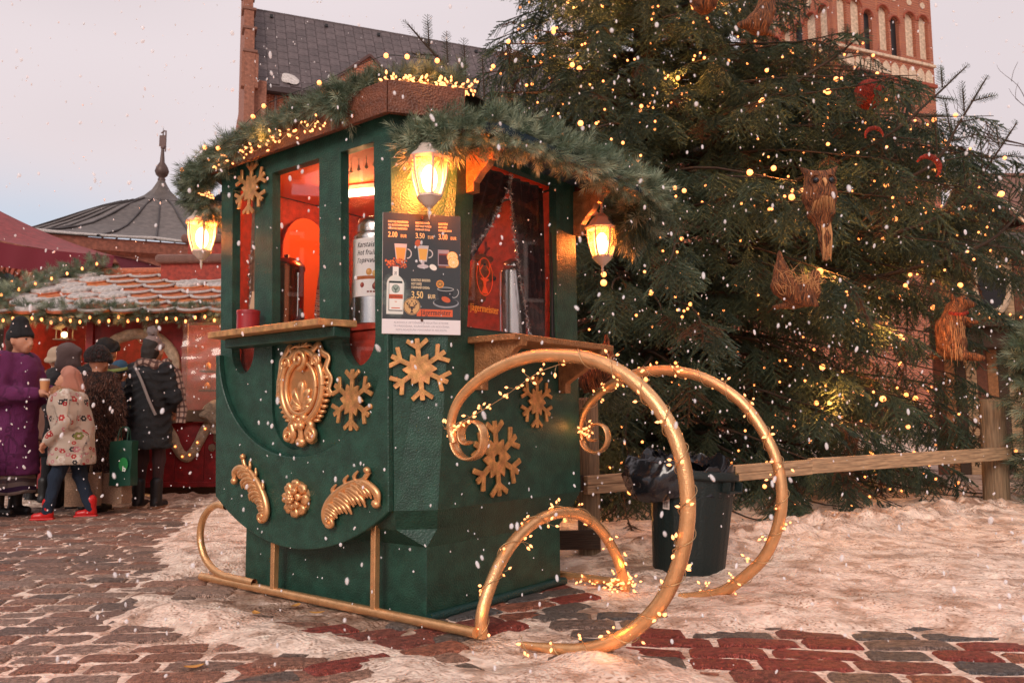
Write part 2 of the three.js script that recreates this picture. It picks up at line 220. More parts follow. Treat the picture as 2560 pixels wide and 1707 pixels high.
function groundY(x, z) {
  if (Math.abs(x) > 14 || z < -16 || z > 4) return -0.02;
  const e = smooth(bare(x, z), -0.13, 0.15), df = z - fenceZ(x);
  let snow = 0.014 + 0.04 * (0.5 + fbm(x * 1.7, z * 1.7, 8)) + 0.04 * fbm(x * 4.5, z * 6, 2, 3) + 0.012 * fbm(x * 15, z * 20, 6, 2);
  if (x > 0.3) { const q = smooth(0.75 - Math.abs(df - 0.15), 0, 0.7) * smooth(x, 0.3, 1.2); snow += q * (0.035 + 0.14 * Math.max(0, fbm(x * 3.2, z * 3.2, 5) + 0.12) + 0.08 * Math.max(0, NO.noise(x * 11, z * 11, 7))); }
  if (z < -8.6 && x < -1.5) snow += 0.06 * Math.max(0, NO.noise(x * 7, z * 7, 3)) * smooth(-z, 8.6, 9.2);
  { const ux = x + 0.393, uz = z + 3.751, kx = ux * 0.7848 + uz * 0.6198, kz = -ux * 0.6198 + uz * 0.7848, k = 1 - smooth(Math.max(Math.abs(kx + 0.55) - 1.2, Math.abs(kz + 0.43) - 0.72), 0, 0.3); snow = lerp(snow, -0.008 + 0.016 * fbm(x * 7, z * 7, 3) + 0.006 * NO.noise(x * 25, z * 25, 4), k * 0.92); }
  const rough = (1 - smooth(Math.abs(sd([[-2.3, -5.3], [-0.4, -3.5], [0.4, -3.3], [0.3, -3.8], [-0.5, -3.85], [-1.6, -4.7]], x, z)), 0, 0.4)) * 0.03;
  return lerp(snow + rough * fbm(x * 13, z * 13, 4, 3), -0.001 + 0.007 * NO.noise(x * 14, z * 14, 2) + 0.004 * NO.noise(x * 4, z * 4, 5), e);
}
// grit and soil trodden into the snow: clods along the runner, by the bin and along the fence, thin trails elsewhere
function soil(x, z) {
  if (Math.abs(x) > 14 || z < -16) return [1, 1, 1];
  const n = fbm(x * 5, z * 8, 12, 4), m = NO.noise(x * 31, z * 37, 2) * 0.6 + NO.noise(x * 70, z * 80, 5) * 0.5, ux = x + 0.393, uz = z + 3.751, kx = ux * 0.7848 + uz * 0.6198, kz = -ux * 0.6198 + uz * 0.7848;
  const near = Math.max(smooth(0.3 - Math.abs(kz - 0.2), 0, 0.22) * smooth(1.2 - Math.abs(kx + 0.6), 0, 0.3), smooth(0.45 - Math.hypot(x - 0.75, z + 4.9), 0, 0.4), smooth(0.5 - Math.hypot(kx - 0.45, kz + 0.6), 0, 0.45) * 0.8, x > 0.4 ? smooth(0.35 - Math.abs(z - fenceZ(x) - 0.1), 0, 0.3) * 0.6 : 0, z < -8.6 ? 0.5 : 0);
  const k = clamp(smooth(n + 0.35 * m + 0.55 * near, 0.12, 0.55) * (0.42 + 0.55 * near) + 0.3 * smooth(fbm(x * 1.3 + 0.4 * z, z * 2.6, 5, 4), 0.05, 0.3) + 0.5 * smooth(NO.noise(x * 9, z * 12, 3) * 0.6 + m, 0.42, 0.62), 0, 0.85);
  return [lerp(1, 0.30, k), lerp(1, 0.215, k), lerp(1, 0.165, k)];
}
{
  const axis = (a, b, fine, far) => { const r = []; for (let x = a; x <= b + 1e-6; x += fine) r.push(x); let s = fine; while (r[r.length - 1] < far) { s *= 1.35; r.push(r[r.length - 1] + s); r.unshift(r[0] - s); } return r; };
  const xs = axis(-5.6, 5.6, 0.028, 420), zs = axis(-9.4, -2.3, 0.026, 420), nx = xs.length, nz = zs.length, pos = new Float32Array(nx * nz * 3), uv = new Float32Array(nx * nz * 2), dirt = new Float32Array(nx * nz * 3), idx = [];
  for (let j = 0; j < nz; j++) for (let i = 0; i < nx; i++) {
    const k = j * nx + i, x = xs[i], z = zs[j]; pos.set([x, groundY(x, z), z], k * 3); uv.set([x * 0.62, z * 0.62], k * 2); dirt.set(soil(x, z), k * 3);
    if (i && j) idx.push(k, k - nx, k - nx - 1, k, k - nx - 1, k - 1);
  }
  const g = new THREE.BufferGeometry(); g.setAttribute('position', new THREE.BufferAttribute(pos, 3)); g.setAttribute('uv', new THREE.BufferAttribute(uv, 2)); g.setAttribute('color', new THREE.BufferAttribute(dirt, 3)); g.setIndex(idx); g.computeVertexNormals();
  M.snow = mat([0.88, 0.775, 0.72], { roughness: 0.7, map: T.snow, bumpMap: rep(T.crust, 1.3), bumpScale: 0.05, vertexColors: true });
  const ground = kind(obj('ground', g, M.snow, scene), 'structure');
  // cobbles: a few rounded shapes, one mesh each
  const shapes = [];
  for (let s = 0; s < 6; s++) {
    const N = 10, pos = [], idx = [], ring = (in_, y) => { for (let k = 0; k < N; k++) { const a = (k / N) * 2 * PI + 0.3, e = 0.24, cx = Math.sign(cos(a)) * Math.abs(cos(a)) ** e, cz = Math.sign(sin(a)) * Math.abs(sin(a)) ** e, w = 1 + 0.07 * NO.noise(k * 2.3, s * 9.7, 1); pos.push(0.5 * cx * w * in_[0], y + (in_[2] ?? 0) * NO.noise(k * 1.7, s * 5.1, y * 40), 0.5 * cz * w * in_[1]); } };
    ring([1, 1], -0.045); ring([1, 1], -0.012); ring([0.97, 0.94], 0, 0); ring([0.86, 0.76, 0.008], 0.006); pos.push(0, 0.008, 0);
    for (let r = 0; r < 3; r++) for (let k = 0; k < N; k++) { const a = r * N + k, b = r * N + (k + 1) % N; idx.push(a, a + N, b, b, a + N, b + N); }
    for (let k = 0; k < N; k++) idx.push(3 * N + k, 4 * N, 3 * N + (k + 1) % N);
    const g = new THREE.BufferGeometry(); g.setAttribute('position', new THREE.Float32BufferAttribute(pos, 3)); g.setIndex(idx); g.computeVertexNormals();
    const uvs = []; for (let i = 0; i < pos.length / 3; i++) uvs.push(pos[i * 3] * 0.5 + s * 0.17, pos[i * 3 + 2] * 0.3 + s * 0.31); g.setAttribute('uv', new THREE.Float32BufferAttribute(uvs, 2)); shapes.push(g);
  }
  const st = (c, r = 0.5) => mat(c, { roughness: r, map: rep(T.stone, 1.6), bumpMap: rep(T.stone, 1.6), bumpScale: 0.014 });
  const greys = [st([0.40, 0.25, 0.195]), st([0.52, 0.35, 0.28]), st([0.29, 0.2, 0.165], 0.42), st([0.54, 0.30, 0.22]), st([0.46, 0.22, 0.15])], reds = [st([0.40, 0.075, 0.055]), st([0.50, 0.18, 0.11]), st([0.21, 0.17, 0.15]), st([0.34, 0.095, 0.07]), st([0.16, 0.15, 0.15]), st([0.68, 0.35, 0.18])];
  const all = [];
  function zone(P, ang, w, l0, l1, test, ms, grow) {
    const ca = cos(ang), sa = sin(ang); let u0 = 1e9, u1 = -1e9, w0 = 1e9, w1 = -1e9;
    for (const [x, z] of P) { const u = x * ca + z * sa, q = -x * sa + z * ca; u0 = Math.min(u0, u); u1 = Math.max(u1, u); w0 = Math.min(w0, q); w1 = Math.max(w1, q); }
    for (let q = w0 - 0.3; q < w1 + 0.3;) {
      const wd = w * rr(0.86, 1.16); let u = u0 - rr(0, 0.4);
      while (u < u1 + 0.3) {
        const L = rr(l0, l1), uc = u + L / 2, qc = q + wd / 2 + 0.02 * sin(uc * 1.3 + q), x = uc * ca - qc * sa, z = uc * sa + qc * ca; u += L + rr(0.01, 0.02);
        if (sd(P, x, z) < -grow || !test(x, z) || Math.abs(x) > -z * 0.72 + 0.4) continue;
        all.push({ x, z, L, W: wd, ang: ang + rr(-0.03, 0.03), m: ms[Math.floor(rnd() * ms.length)], size: (L * wd) / (x * x + z * z) });
      }
      q += wd + rr(0.008, 0.017);
    }
  }
  const seam = (x, z) => x > -0.94 + (z + 2.92) * -0.1 && z > -3.62;
  zone(PA, -0.06, 0.125, 0.2, 0.36, (x, z) => !seam(x - 0.14, z) && x < -0.5, greys, 0.3);
  zone(PA, -0.62, 0.155, 0.24, 0.4, (x, z) => seam(x, z), [...reds.slice(0, 4), greys[1], greys[3], reds[5]], 0.3);
  zone(PB, 0.09, 0.14, 0.2, 0.36, (x) => x > 0.1, [...reds.slice(0, 5), reds[0], greys[2]], 0.25);
  zone(PC, -0.62, 0.13, 0.2, 0.3, () => true, reds.slice(0, 5), 0.12);
  all.sort((a, b) => b.size - a.size);
  const rest = new Map(), o = new THREE.Object3D();
  all.forEach((s, i) => {
    o.position.set(s.x, rr(-0.004, 0.006), s.z); o.rotation.set(rr(-0.02, 0.02), -s.ang, rr(-0.02, 0.02)); o.scale.set(s.L, 1, s.W); o.updateMatrix();
    const g = shapes[i % 6];
    if (i < 300) { const m = obj('cobblestone', g, s.m, ground); m.position.copy(o.position); m.rotation.copy(o.rotation); m.scale.copy(o.scale); } else { if (!rest.has(s.m)) rest.set(s.m, []); rest.get(s.m).push(g.clone().applyMatrix4(o.matrix)); }
  });
  for (const [m, gs] of rest) kind(obj('cobblestones', gs, m, ground), 'stuff');
  // fallen leaves
  const lf = mat([0.55, 0.26, 0.06], { roughness: 0.7, side: THREE.DoubleSide });
  for (const [x, z, a, where] of [[-1.17, -3.07, 0.4, 'on the big cobbles in the left foreground'], [-1.06, -4.05, 1.2, 'in the snow under the gold sled runner'], [-1.19, -3.86, 2.2, 'on snow just left of the sled runner'], [-0.92, -3.9, 0.1, 'at the edge of the dirt below the runner']]) {
    const p = new THREE.PlaneGeometry(0.07, 0.035, 6, 3); const q = p.attributes.position; for (let i = 0; i < q.count; i++) { const X = q.getX(i) / 0.035, Y = q.getY(i); q.setXYZ(i, q.getX(i), Y * Math.sqrt(Math.max(0.02, 1 - X * X)), 0.006 * X * X + 0.25 * Math.abs(Y)); } p.rotateX(-PI / 2); p.computeVertexNormals();
    const l = one('fallen_leaf', p, lf, 'small yellow brown fallen leaf ' + where, 'leaf', 'fallen autumn leaves'); l.position.set(x, Math.max(groundY(x, z), 0.006) + 0.004, z); l.rotation.y = a;
  }
}

// ---------- the kiosk: an eight-sided carriage body on sled runners ----------
const oc = (y) => { const t = (y - 0.5) / 1.75, hx = 0.83 + 0.05 * t, hz = 0.72 + 0.04 * t, cx = 0.695, cz = 0.58 - 0.09 * t, X = -0.77, Z = -0.59;
  return [[X - cx, Z + hz], [X + cx, Z + hz], [X + hx, Z + cz], [X + hx, Z - cz], [X + cx, Z - hz], [X - cx, Z - hz], [X - hx, Z - cz], [X - hx, Z + cz]]; };
const kiosk = onKiosk(thing('sled_kiosk', 'dark green carriage shaped drinks kiosk standing on gold sled runners', 'kiosk'));
// a wall between corners a and b of the octagon; s runs from a to b in metres, y is height
function wall(a, b, y0, y1, thick, inset = 0, holes = [], outline) {
  const L = Math.hypot(oc(1.4)[b][0] - oc(1.4)[a][0], oc(1.4)[b][1] - oc(1.4)[a][1]);
  const g = poly(outline ?? [[0, y0], [L, y0], [L, y1], [0, y1]], thick, 0, holes), p = g.attributes.position, uv = new Float32Array(p.count * 2);
  for (let i = 0; i < p.count; i++) {
    const s = p.getX(i) / L, y = p.getY(i), o = oc(y), A = o[a], B = o[b], dx = B[0] - A[0], dz = B[1] - A[1], l = Math.hypot(dx, dz), q = p.getZ(i) - thick - inset;
    uv[i * 2] = p.getX(i) + p.getZ(i); uv[i * 2 + 1] = y; p.setXYZ(i, A[0] + dx * s + (-dz / l) * q, y, A[1] + dz * s + (dx / l) * q);
  }
  g.setAttribute('uv', new THREE.BufferAttribute(uv, 2)); g.computeVertexNormals(); return g;
}
const X0 = -0.77 - 0.695; // front wall: s = x - X0
const slot = (x0, x1, yb, ys, yt) => { const p = new THREE.Path(), c = (x0 + x1) / 2 - X0, r = (x1 - x0) / 2; p.moveTo(x0 - X0, yt); p.lineTo(x0 - X0, ys); p.absellipse(c, ys, r, ys - yb, PI, 2 * PI, false); p.lineTo(x1 - X0, yt); p.closePath(); return p; };
const rectHole = (x0, x1, y0, y1) => [[x0, y0], [x0, y1], [x1, y1], [x1, y0]];
const frontWin = () => [slot(-1.355, -1.145, 1.16, 1.3, 2.2), rectHole(-0.985 - X0, -0.595 - X0, 1.40, 2.22), slot(-0.43, -0.19, 1.16, 1.3, 2.215)];
{
  const K = kiosk, G = M.green;
  obj('front_wall', [wall(0, 1, 0.5, 2.33, 0.016, 0, [slot(-1.355, -1.145, 1.16, 1.3, 2.2), slot(-0.985, -0.595, 0.76, 0.98, 2.22), slot(-0.43, -0.19, 1.16, 1.3, 2.215)]), wall(0, 1, 0.5, 2.33, 0.034, 0.0165, frontWin())], G, K);
  // shield board on the lower front
  const S = new THREE.Shape(); S.moveTo(-1.462, 1.27); S.lineTo(-1.455, 0.5); { const R = 1.17, cy = 0.275 + R, a = Math.asin(0.69 / R); S.absarc(-0.768, cy, R, -PI / 2 - a, -PI / 2 + a, false); }
  S.lineTo(-0.074, 1.3); S.lineTo(-0.1, 1.32); S.absellipse(-0.765, 1.27, 0.665, 0.545, 0, -PI, true); S.closePath();
  const sg = poly(S, 0.024, 0.004, [], 40); { const p = sg.attributes.position; for (let i = 0; i < p.count; i++) p.setZ(i, p.getZ(i) + 0.134 + 0.0229 * (p.getY(i) - 0.5)); sg.computeVertexNormals(); }
  obj('shield_board', sg, G, K);
  obj('corner_wall', wall(1, 2, 0.5, 2.33, 0.05), G, K); obj('corner_wall', wall(3, 4, 0.5, 2.33, 0.05), G, K); obj('corner_wall', wall(5, 6, 0.5, 2.33, 0.05), G, K); obj('corner_wall', wall(7, 0, 0.5, 2.33, 0.05), G, K);
  obj('side_wall', wall(2, 3, 0.5, 2.33, 0.05, 0, [rectHole(0.13, 0.87, 1.335, 2.19)]), G, K);
  const zArch = new THREE.Path(); zArch.moveTo(0.24, 1.3); zArch.lineTo(0.72, 1.3); zArch.lineTo(0.72, 1.8); zArch.absellipse(0.48, 1.8, 0.24, 0.26, 0, PI, false); zArch.closePath();
  obj('side_wall', wall(6, 7, 0.5, 2.33, 0.05, 0, [zArch]), G, K); obj('back_wall', wall(4, 5, 0.5, 2.33, 0.05), G, K);
  // side window reveal strip and panes
  const pane = (g) => obj('window_pane', g, M.glass, K);
  pane(box(0.23, 1.05, 0.003, -1.25, 1.675, 0.105, 0)); pane(box(0.41, 0.83, 0.003, -0.79, 1.81, 0.106, 0)); pane(box(0.26, 1.07, 0.003, -0.31, 1.68, 0.107, 0));
  const sp = pane(box(0.003, 0.86, 0.75, 0.045, 1.76, -0.56, 0)); sp.rotation.z = 0;
  obj('window_gasket', [box(0.014, 0.86, 0.022, 0.062, 1.762, -0.92, 0.003), box(0.012, 0.014, 0.72, 0.05, 1.342, -0.56, 0.003)], M.black, K);
  // inside lining
  obj('lining', [wall(4, 5, 0.53, 2.3, 0.006, 0.053), wall(2, 3, 0.53, 1.33, 0.006, 0.053), wall(3, 4, 0.53, 2.3, 0.006, 0.053), wall(5, 6, 0.53, 2.3, 0.006, 0.053), wall(7, 0, 0.53, 2.3, 0.006, 0.053), wall(6, 7, 0.53, 2.3, 0.006, 0.053, [zArch])], M.red, K);
  const A = new THREE.Shape(); A.moveTo(0.25, 1.37); A.lineTo(0.25, 1.95); A.absellipse(0.43, 1.95, 0.18, 0.23, PI, 0.3, true); A.lineTo(0.53, 1.86); A.lineTo(0.5, 1.62); A.lineTo(0.51, 1.37); A.closePath();
  { const g = poly(A, 0.014, 0.002), m = obj('arch_panel', g, M.orange, K); m.position.set(-1.535, 0, -0.04); m.rotation.y = PI / 2; }
  obj('ceiling', [box(1.58, 0.02, 1.3, -0.77, 2.305, -0.59, 0)], M.orange, K);
  obj('floor', box(1.5, 0.03, 1.2, -0.77, 0.52, -0.59, 0), M.plankDark, K);
  obj('counter', [box(1.24, 0.03, 0.34, -0.77, 1.355, -0.09, 0.004), box(1.24, 0.78, 0.02, -0.77, 0.945, 0.055, 0), box(0.02, 0.8, 0.7, -0.02, 0.93, -0.59, 0), box(0.2, 0.03, 0.72, -0.07, 1.325, -0.59, 0.004)], M.red, K);
  // underside and base
  { const a = oc(0.503), b = [[-1.40, 0], [0, 0], [0, -1.05], [-1.40, -1.05]], pos = [], y0 = 0.503, y1 = 0.41, y2 = 0.33, tri = (...p) => p.forEach((q) => pos.push(...q)), mid = a.map(([x, z]) => [-0.77 + (x + 0.77) * 0.955, -0.59 + (z + 0.59) * 0.94]), q = (i) => b[[0, 1, 1, 2, 2, 3, 3, 0][i]];
    for (let i = 0; i < 8; i++) { const j = (i + 1) % 8, A = [a[i][0], y0, a[i][1]], B = [a[j][0], y0, a[j][1]], C = [mid[j][0], y1, mid[j][1]], D = [mid[i][0], y1, mid[i][1]], E = [q(i)[0], y2, q(i)[1]], F = [q(j)[0], y2, q(j)[1]]; tri(A, D, B, B, D, C); tri(D, E, C); if (q(i) !== q(j)) tri(C, E, F); }
    const g = new THREE.BufferGeometry(); g.setAttribute('position', new THREE.Float32BufferAttribute(pos, 3)); g.computeVertexNormals(); obj('underside', boxuv(g), M.green, K); }
  obj('base', box(1.4, 0.315, 1.05, -0.70, 0.1775, -0.525, 0.004), G, K);
  obj('base_pipe', tube([[0.018, 0.02, 0.0], [0.018, 0.022, -0.6], [0.018, 0.022, -1.06]], 0.022, { seg: 2 }), M.greenDark, K);
  // fascia, roof, canopies
  const ring = (y, o) => oc(2.3).map(([x, z]) => [-0.77 + (x + 0.77) * (1 + o / 0.85), y, -0.59 + (z + 0.59) * (1 + o / 0.75)]);
  for (const i of [0, 1, 3, 4, 5, 7]) { const a = ring(0, 0.055), [x0, , z0] = a[i], [x1, , z1] = a[(i + 1) % 8], L = Math.hypot(x1 - x0, z1 - z0); const m = obj('fascia_board', box(L + 0.008, 0.155, 0.03, 0, 0, 0, 0.004), M.brown, K); m.position.set((x0 + x1) / 2, 2.375, (z0 + z1) / 2); m.rotation.y = -Math.atan2(z1 - z0, x1 - x0); }
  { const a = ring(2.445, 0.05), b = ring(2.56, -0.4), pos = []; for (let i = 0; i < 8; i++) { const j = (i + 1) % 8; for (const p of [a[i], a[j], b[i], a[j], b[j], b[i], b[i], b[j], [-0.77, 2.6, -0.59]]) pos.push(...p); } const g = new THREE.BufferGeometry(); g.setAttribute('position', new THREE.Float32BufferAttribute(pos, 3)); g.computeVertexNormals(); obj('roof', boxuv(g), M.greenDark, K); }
  for (const s of [1, -1]) {
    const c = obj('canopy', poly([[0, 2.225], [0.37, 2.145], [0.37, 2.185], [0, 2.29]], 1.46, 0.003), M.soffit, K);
    c.position.set(s > 0 ? 0.11 : -1.65, 0, s > 0 ? -1.43 : 0.03); if (s < 0) c.rotation.y = PI;
  }
  const cor = (w, h) => { const p = new THREE.Shape(); p.moveTo(0, 0); p.lineTo(0.05, 0); p.lineTo(0.05, h * 0.22); p.quadraticCurveTo(0.062, h * 0.26, w * 0.42, h * 0.42); p.quadraticCurveTo(w * 0.66, h * 0.56, w * 0.64, h * 0.66); p.lineTo(w * 0.76, h * 0.66); p.quadraticCurveTo(w * 0.78, h * 0.8, w * 0.98, h * 0.88); p.lineTo(w, h); p.lineTo(0, h); p.closePath(); return boxuv(poly(p, 0.042, 0.003)); };
  for (const [z, w, h, y, x] of [[-0.2, 0.22, 0.21, 1.985, 0.102], [-1.115, 0.23, 0.25, 1.94, 0.102]]) { const m = obj('corbel', cor(w, h), M.bronze, K); m.position.set(x, y, z); m.rotation.z = -0.0; }
  for (const z of [-0.285, -0.985]) { const m = obj('corbel', cor(0.29, 0.225), M.bronze, K); m.position.set(0.078, 1.045, z); }
  // shelves
  const shelf = (pts, y, t, m) => { const g = poly(pts, t, 0.003); g.rotateX(PI / 2); return boxuv(g.translate(0, y, 0)); };
  obj('shelf', shelf([[-1.34, -0.156], [-0.31, -0.156], [-0.372, -0.335], [-1.29, -0.335]].map(([x, z]) => [x, -z]), 1.372, 0.026), M.goldWood, K);
  obj('shelf_brace', box(0.9, 0.05, 0.1, -0.8, 1.318, 0.21, 0.006), M.green, K);
  obj('shelf', shelf([[0.075, -0.19], [0.36, -0.2], [0.36, -1.06], [0.075, -1.06]], 1.293, 0.024), M.bronze, K);
  // gold runners, posts, bow pipes, scrolls
  const P = M.pipe;
  for (const z of [0.09, -1.16]) {
    obj('runner', tube([[-1.69, 0.03, z], [-0.13, 0.03, z], [0.37, 0.03, z]], 0.022, { seg: 4, rs: 16 }), P, K);
    obj('bow_pipe', tube([[-1.18, 0.053, z], [-1.37, 0.055, z], [-1.48, 0.06, z], [-1.58, 0.087, z], [-1.67, 0.15, z], [-1.713, 0.246, z], [-1.695, 0.34, z], [-1.634, 0.405, z], [-1.553, 0.438, z], [-1.46, 0.436, z]], 0.02, { seg: 60, rs: 14, cap: false }), P, K);
    for (const x of [-1.006, -0.242]) obj('post', box(0.032, 0.4, 0.032, x, 0.225, z, 0.004), P, K);
    const dz = z > 0 ? -0.02 : -0.04;
    const R1 = z > 0 ? [[0.598, 0.014], [0.767, 0.026], [0.887, 0.042], [1.001, 0.083], [1.121, 0.160], [1.220, 0.263], [1.282, 0.375], [1.319, 0.497], [1.331, 0.617], [1.315, 0.752], [1.271, 0.873], [1.187, 0.986], [1.079, 1.071], [0.946, 1.129], [0.805, 1.153], [0.654, 1.156], [0.495, 1.122], [0.338, 1.050], [0.25, 0.972], [0.212, 0.88], [0.232, 0.805]] :
      [[0.64, -0.005], [0.759, 0.012], [0.877, 0.046], [0.993, 0.129], [1.095, 0.232], [1.153, 0.340], [1.189, 0.466], [1.194, 0.590], [1.167, 0.724], [1.107, 0.849], [1.023, 0.967], [0.911, 1.057], [0.770, 1.125], [0.596, 1.159], [0.438, 1.152], [0.300, 1.110], [0.171, 1.043], [0.085, 0.959], [0.042, 0.86], [0.055, 0.785]];
    const end = R1[R1.length - 1];
    obj('scroll_hoop', tube(R1.map(([x, y]) => [x, y, z + dz]), (t) => 0.0275 * smooth(t, -0.12, 0.12) * (1 - 0.3 * smooth(t, 0.72, 1)), { seg: 110, rs: 16 }), P, K);
    // the hoop's end rolls up into a flat strap curl
    const sc = []; const cx = end[0] + 0.088, cy = end[1] + 0.02, r0 = Math.hypot(end[0] - cx, end[1] - cy), a0 = Math.atan2(end[1] - cy, end[0] - cx);
    for (let i = 0; i <= 44; i++) { const t = i / 44, r = r0 * (t < 0.45 ? 1 - 0.1 * t : lerp(0.955, 0.16, (t - 0.45) / 0.55)), a = a0 + t * 2.5 * PI; sc.push([cx + r * cos(a), cy + r * sin(a), z + dz]); }
    obj('scroll_curl', tube(sc, (t) => lerp(0.021, 0.017, t), { seg: 90, rs: 12, up: v(0, 0, 1), fl: [lerp(0.9, 0.3, 0.8), 1.5] }), P, K);
  }
  const hoop = [[0.05, 0.0], [0.045, 0.09], [-0.01, 0.2], [-0.09, 0.3], [-0.205, 0.385], [-0.35, 0.44], [-0.52, 0.46], [-0.68, 0.44], [-0.82, 0.385], [-0.95, 0.29], [-1.06, 0.16], [-1.13, 0.0]].map(([z, y]) => [0.365, y, z]);
  obj('step_hoop', tube(hoop, 0.027, { seg: 70, rs: 16, up: v(1, 0, 0) }), P, K);
  // carved gilt ornaments on the shield
  const petal = (x, y, a, l, w, h, z = 0) => { const g = new THREE.SphereGeometry(1, 10, 8); g.scale(l / 2, w / 2, h); g.translate(l / 2, 0, 0); const p = g.attributes.position; for (let i = 0; i < p.count; i++) { const t = p.getX(i) / l; p.setY(i, p.getY(i) * (0.45 + 0.75 * t)); p.setZ(i, p.getZ(i) * (0.6 + 0.6 * t) - 0.35 * h * Math.exp(-((p.getY(i) / (w * 0.12)) ** 2))); } g.computeVertexNormals(); g.rotateZ(a); return g.translate(x, y, z); };
  const spiral = (cx, cy, r, a0, turns, w, z = 0) => { const p = []; for (let i = 0; i <= 24; i++) { const t = i / 24; p.push([cx + r * (1 - 0.82 * t) * cos(a0 + turns * t * 2 * PI), cy + r * (1 - 0.82 * t) * sin(a0 + turns * t * 2 * PI), z + 0.01 * t]); } return tube(p, (t) => w * (1 - 0.35 * t), { seg: 40, rs: 8, fl: [1, 1.2] }); };
  { // cartouche, 0.44 wide and 0.49 high round its centre
    const g = []; const oval = (rx, ry, cy, w, z, fl) => g.push(tube(Array.from({ length: 25 }, (_, i) => [rx * cos(i / 24 * 2 * PI), cy + ry * sin(i / 24 * 2 * PI) , z]), w, { seg: 72, rs: 10, fl, cap: false }));
    const plate = poly(Array.from({ length: 36 }, (_, i) => [0.165 * cos(i / 36 * 2 * PI), 0.03 + 0.185 * sin(i / 36 * 2 * PI)]), 0.02, 0.006); g.push(plate);
    oval(0.16, 0.178, 0.03, 0.019, 0.028, [1, 1]); oval(0.118, 0.132, 0.022, 0.013, 0.034, [1, 1]);
    for (const [a, l, w] of [[90, 0.15, 0.062], [122, 0.125, 0.05], [58, 0.125, 0.05], [150, 0.1, 0.044], [30, 0.1, 0.044], [174, 0.075, 0.036], [6, 0.075, 0.036]]) g.push(petal(0, -0.082, rad(a), l, w, 0.026, 0.026));
    g.push(spiral(0, 0.165, 0.05, -PI / 2, 1.5, 0.014, 0.045), spiral(-0.125, 0.15, 0.036, -0.5, 1.2, 0.011, 0.035), spiral(0.125, 0.15, 0.036, PI + 0.5, -1.2, 0.011, 0.035));
    for (const [x, y, r] of [[-0.04, -0.125, 0.02], [0, -0.137, 0.017], [0.04, -0.125, 0.02]]) g.push(ball(r, x, y, 0.04));
    for (const s of [-1, 1]) { // ribbons, bead fringe and lower volutes
      g.push(tube([[0.02 * s, 0.205, 0.02], [0.07 * s, 0.2, 0.03], [0.115 * s, 0.232, 0.02], [0.15 * s, 0.19, 0.024], [0.185 * s, 0.165, 0.016], [0.18 * s, 0.11, 0.026], [0.205 * s, 0.06, 0.016], [0.198 * s, 0.01, 0.022], [0.214 * s, -0.02, 0.014]], 0.017, { seg: 40, rs: 8, fl: [1.1, 0.5] }));
      for (let i = 0; i < 9; i++) { const a = 0.25 - i * 0.145; g.push(ball(0.02, s * 0.186 * cos(a), 0.02 + 0.2 * sin(a) , 0.018, 1.2, 0.55, 0.9)); }
      g.push(tube([[0.04 * s, -0.14, 0.02], [0.075 * s, -0.16, 0.026], [0.06 * s, -0.2, 0.026], [0.075 * s, -0.235, 0.02], [0.1 * s, -0.23, 0.02]], [0.014, 0.024, 0.026, 0.022, 0.016], { rs: 8, fl: [1, 0.9] }), spiral(0.087 * s, -0.212, 0.034, PI / 2, -1.4 * s, 0.013, 0.034));
    }
    g.push(tube([[0, -0.14, 0.03], [0, -0.2, 0.026], [0, -0.245, 0.022]], [0.03, 0.018, 0.028], { rs: 10, fl: [1, 0.8] }), ball(0.034, 0, -0.245, 0.024, 1.1, 0.8, 0.8), ball(0.022, -0.02, -0.165, 0.04), ball(0.022, 0.02, -0.165, 0.04));
    for (let i = -3; i <= 3; i++) g.push(tube([[0, 0.2, 0.02], [0.016 * i, 0.232, 0.028], [0.034 * i, 0.255 - 0.006 * i * i * 0.7, 0.02 + 0.004 * Math.abs(i)]], [0.006, 0.01, 0.002], { rs: 6 }));
    const m = obj('carved_cartouche', g, M.carved, K); m.position.set(-0.70, 1.045, 0.142);
  }
  { const g = [cyl(0.085, 0.09, 0.016, 0, 0, 0, 28).rotateX(PI / 2)]; // rosette
    for (let i = 0; i < 8; i++) { const a = i / 8 * 2 * PI; g.push(petal(0.03 * cos(a), 0.03 * sin(a), a, 0.068, 0.062, 0.02, 0.01)); }
    for (let i = 0; i < 6; i++) { const a = i / 6 * 2 * PI + 0.3; g.push(petal(0.008 * cos(a), 0.008 * sin(a), a, 0.05, 0.04, 0.018, 0.026)); }
    for (let i = 0; i < 7; i++) g.push(ball(0.011, 0.015 * cos(i), 0.015 * sin(i * 1.01), 0.044)); g.push(ball(0.014, 0, 0, 0.046));
    const m = obj('carved_rosette', g, M.carved, K); m.position.set(-0.724, 0.524, 0.168); m.scale.set(1.08, 0.98, 1); }
  // acanthus scrolls: spine from the lower curl up to two tips
  const acan = (x, y, sx, rot) => {
    const g = [], sp = [[0.0, -0.11], [0.028, -0.128], [0.045, -0.1], [0.042, -0.05], [0.012, 0.02], [-0.035, 0.085], [-0.075, 0.125], [-0.11, 0.152], [-0.128, 0.2]].map(([a, b]) => v(a, b, 0.016)), c = new THREE.CatmullRomCurve3(sp);
    g.push(tube(sp, (t) => 0.012 + 0.009 * sin(PI * Math.min(1, t * 1.25)), { seg: 50, rs: 9, fl: [1, 0.85] }), spiral(0.012, -0.112, 0.026, -1.2, -1.1, 0.011, 0.018), ball(0.016, -0.12, 0.203, 0.02));
    g.push(tube([[-0.06, 0.11, 0.014], [-0.13, 0.145, 0.024], [-0.19, 0.13, 0.02], [-0.205, 0.085, 0.014]], [0.01, 0.02, 0.02, 0.012], { seg: 26, rs: 9, fl: [1, 0.8] }), ball(0.02, -0.2, 0.082, 0.018));
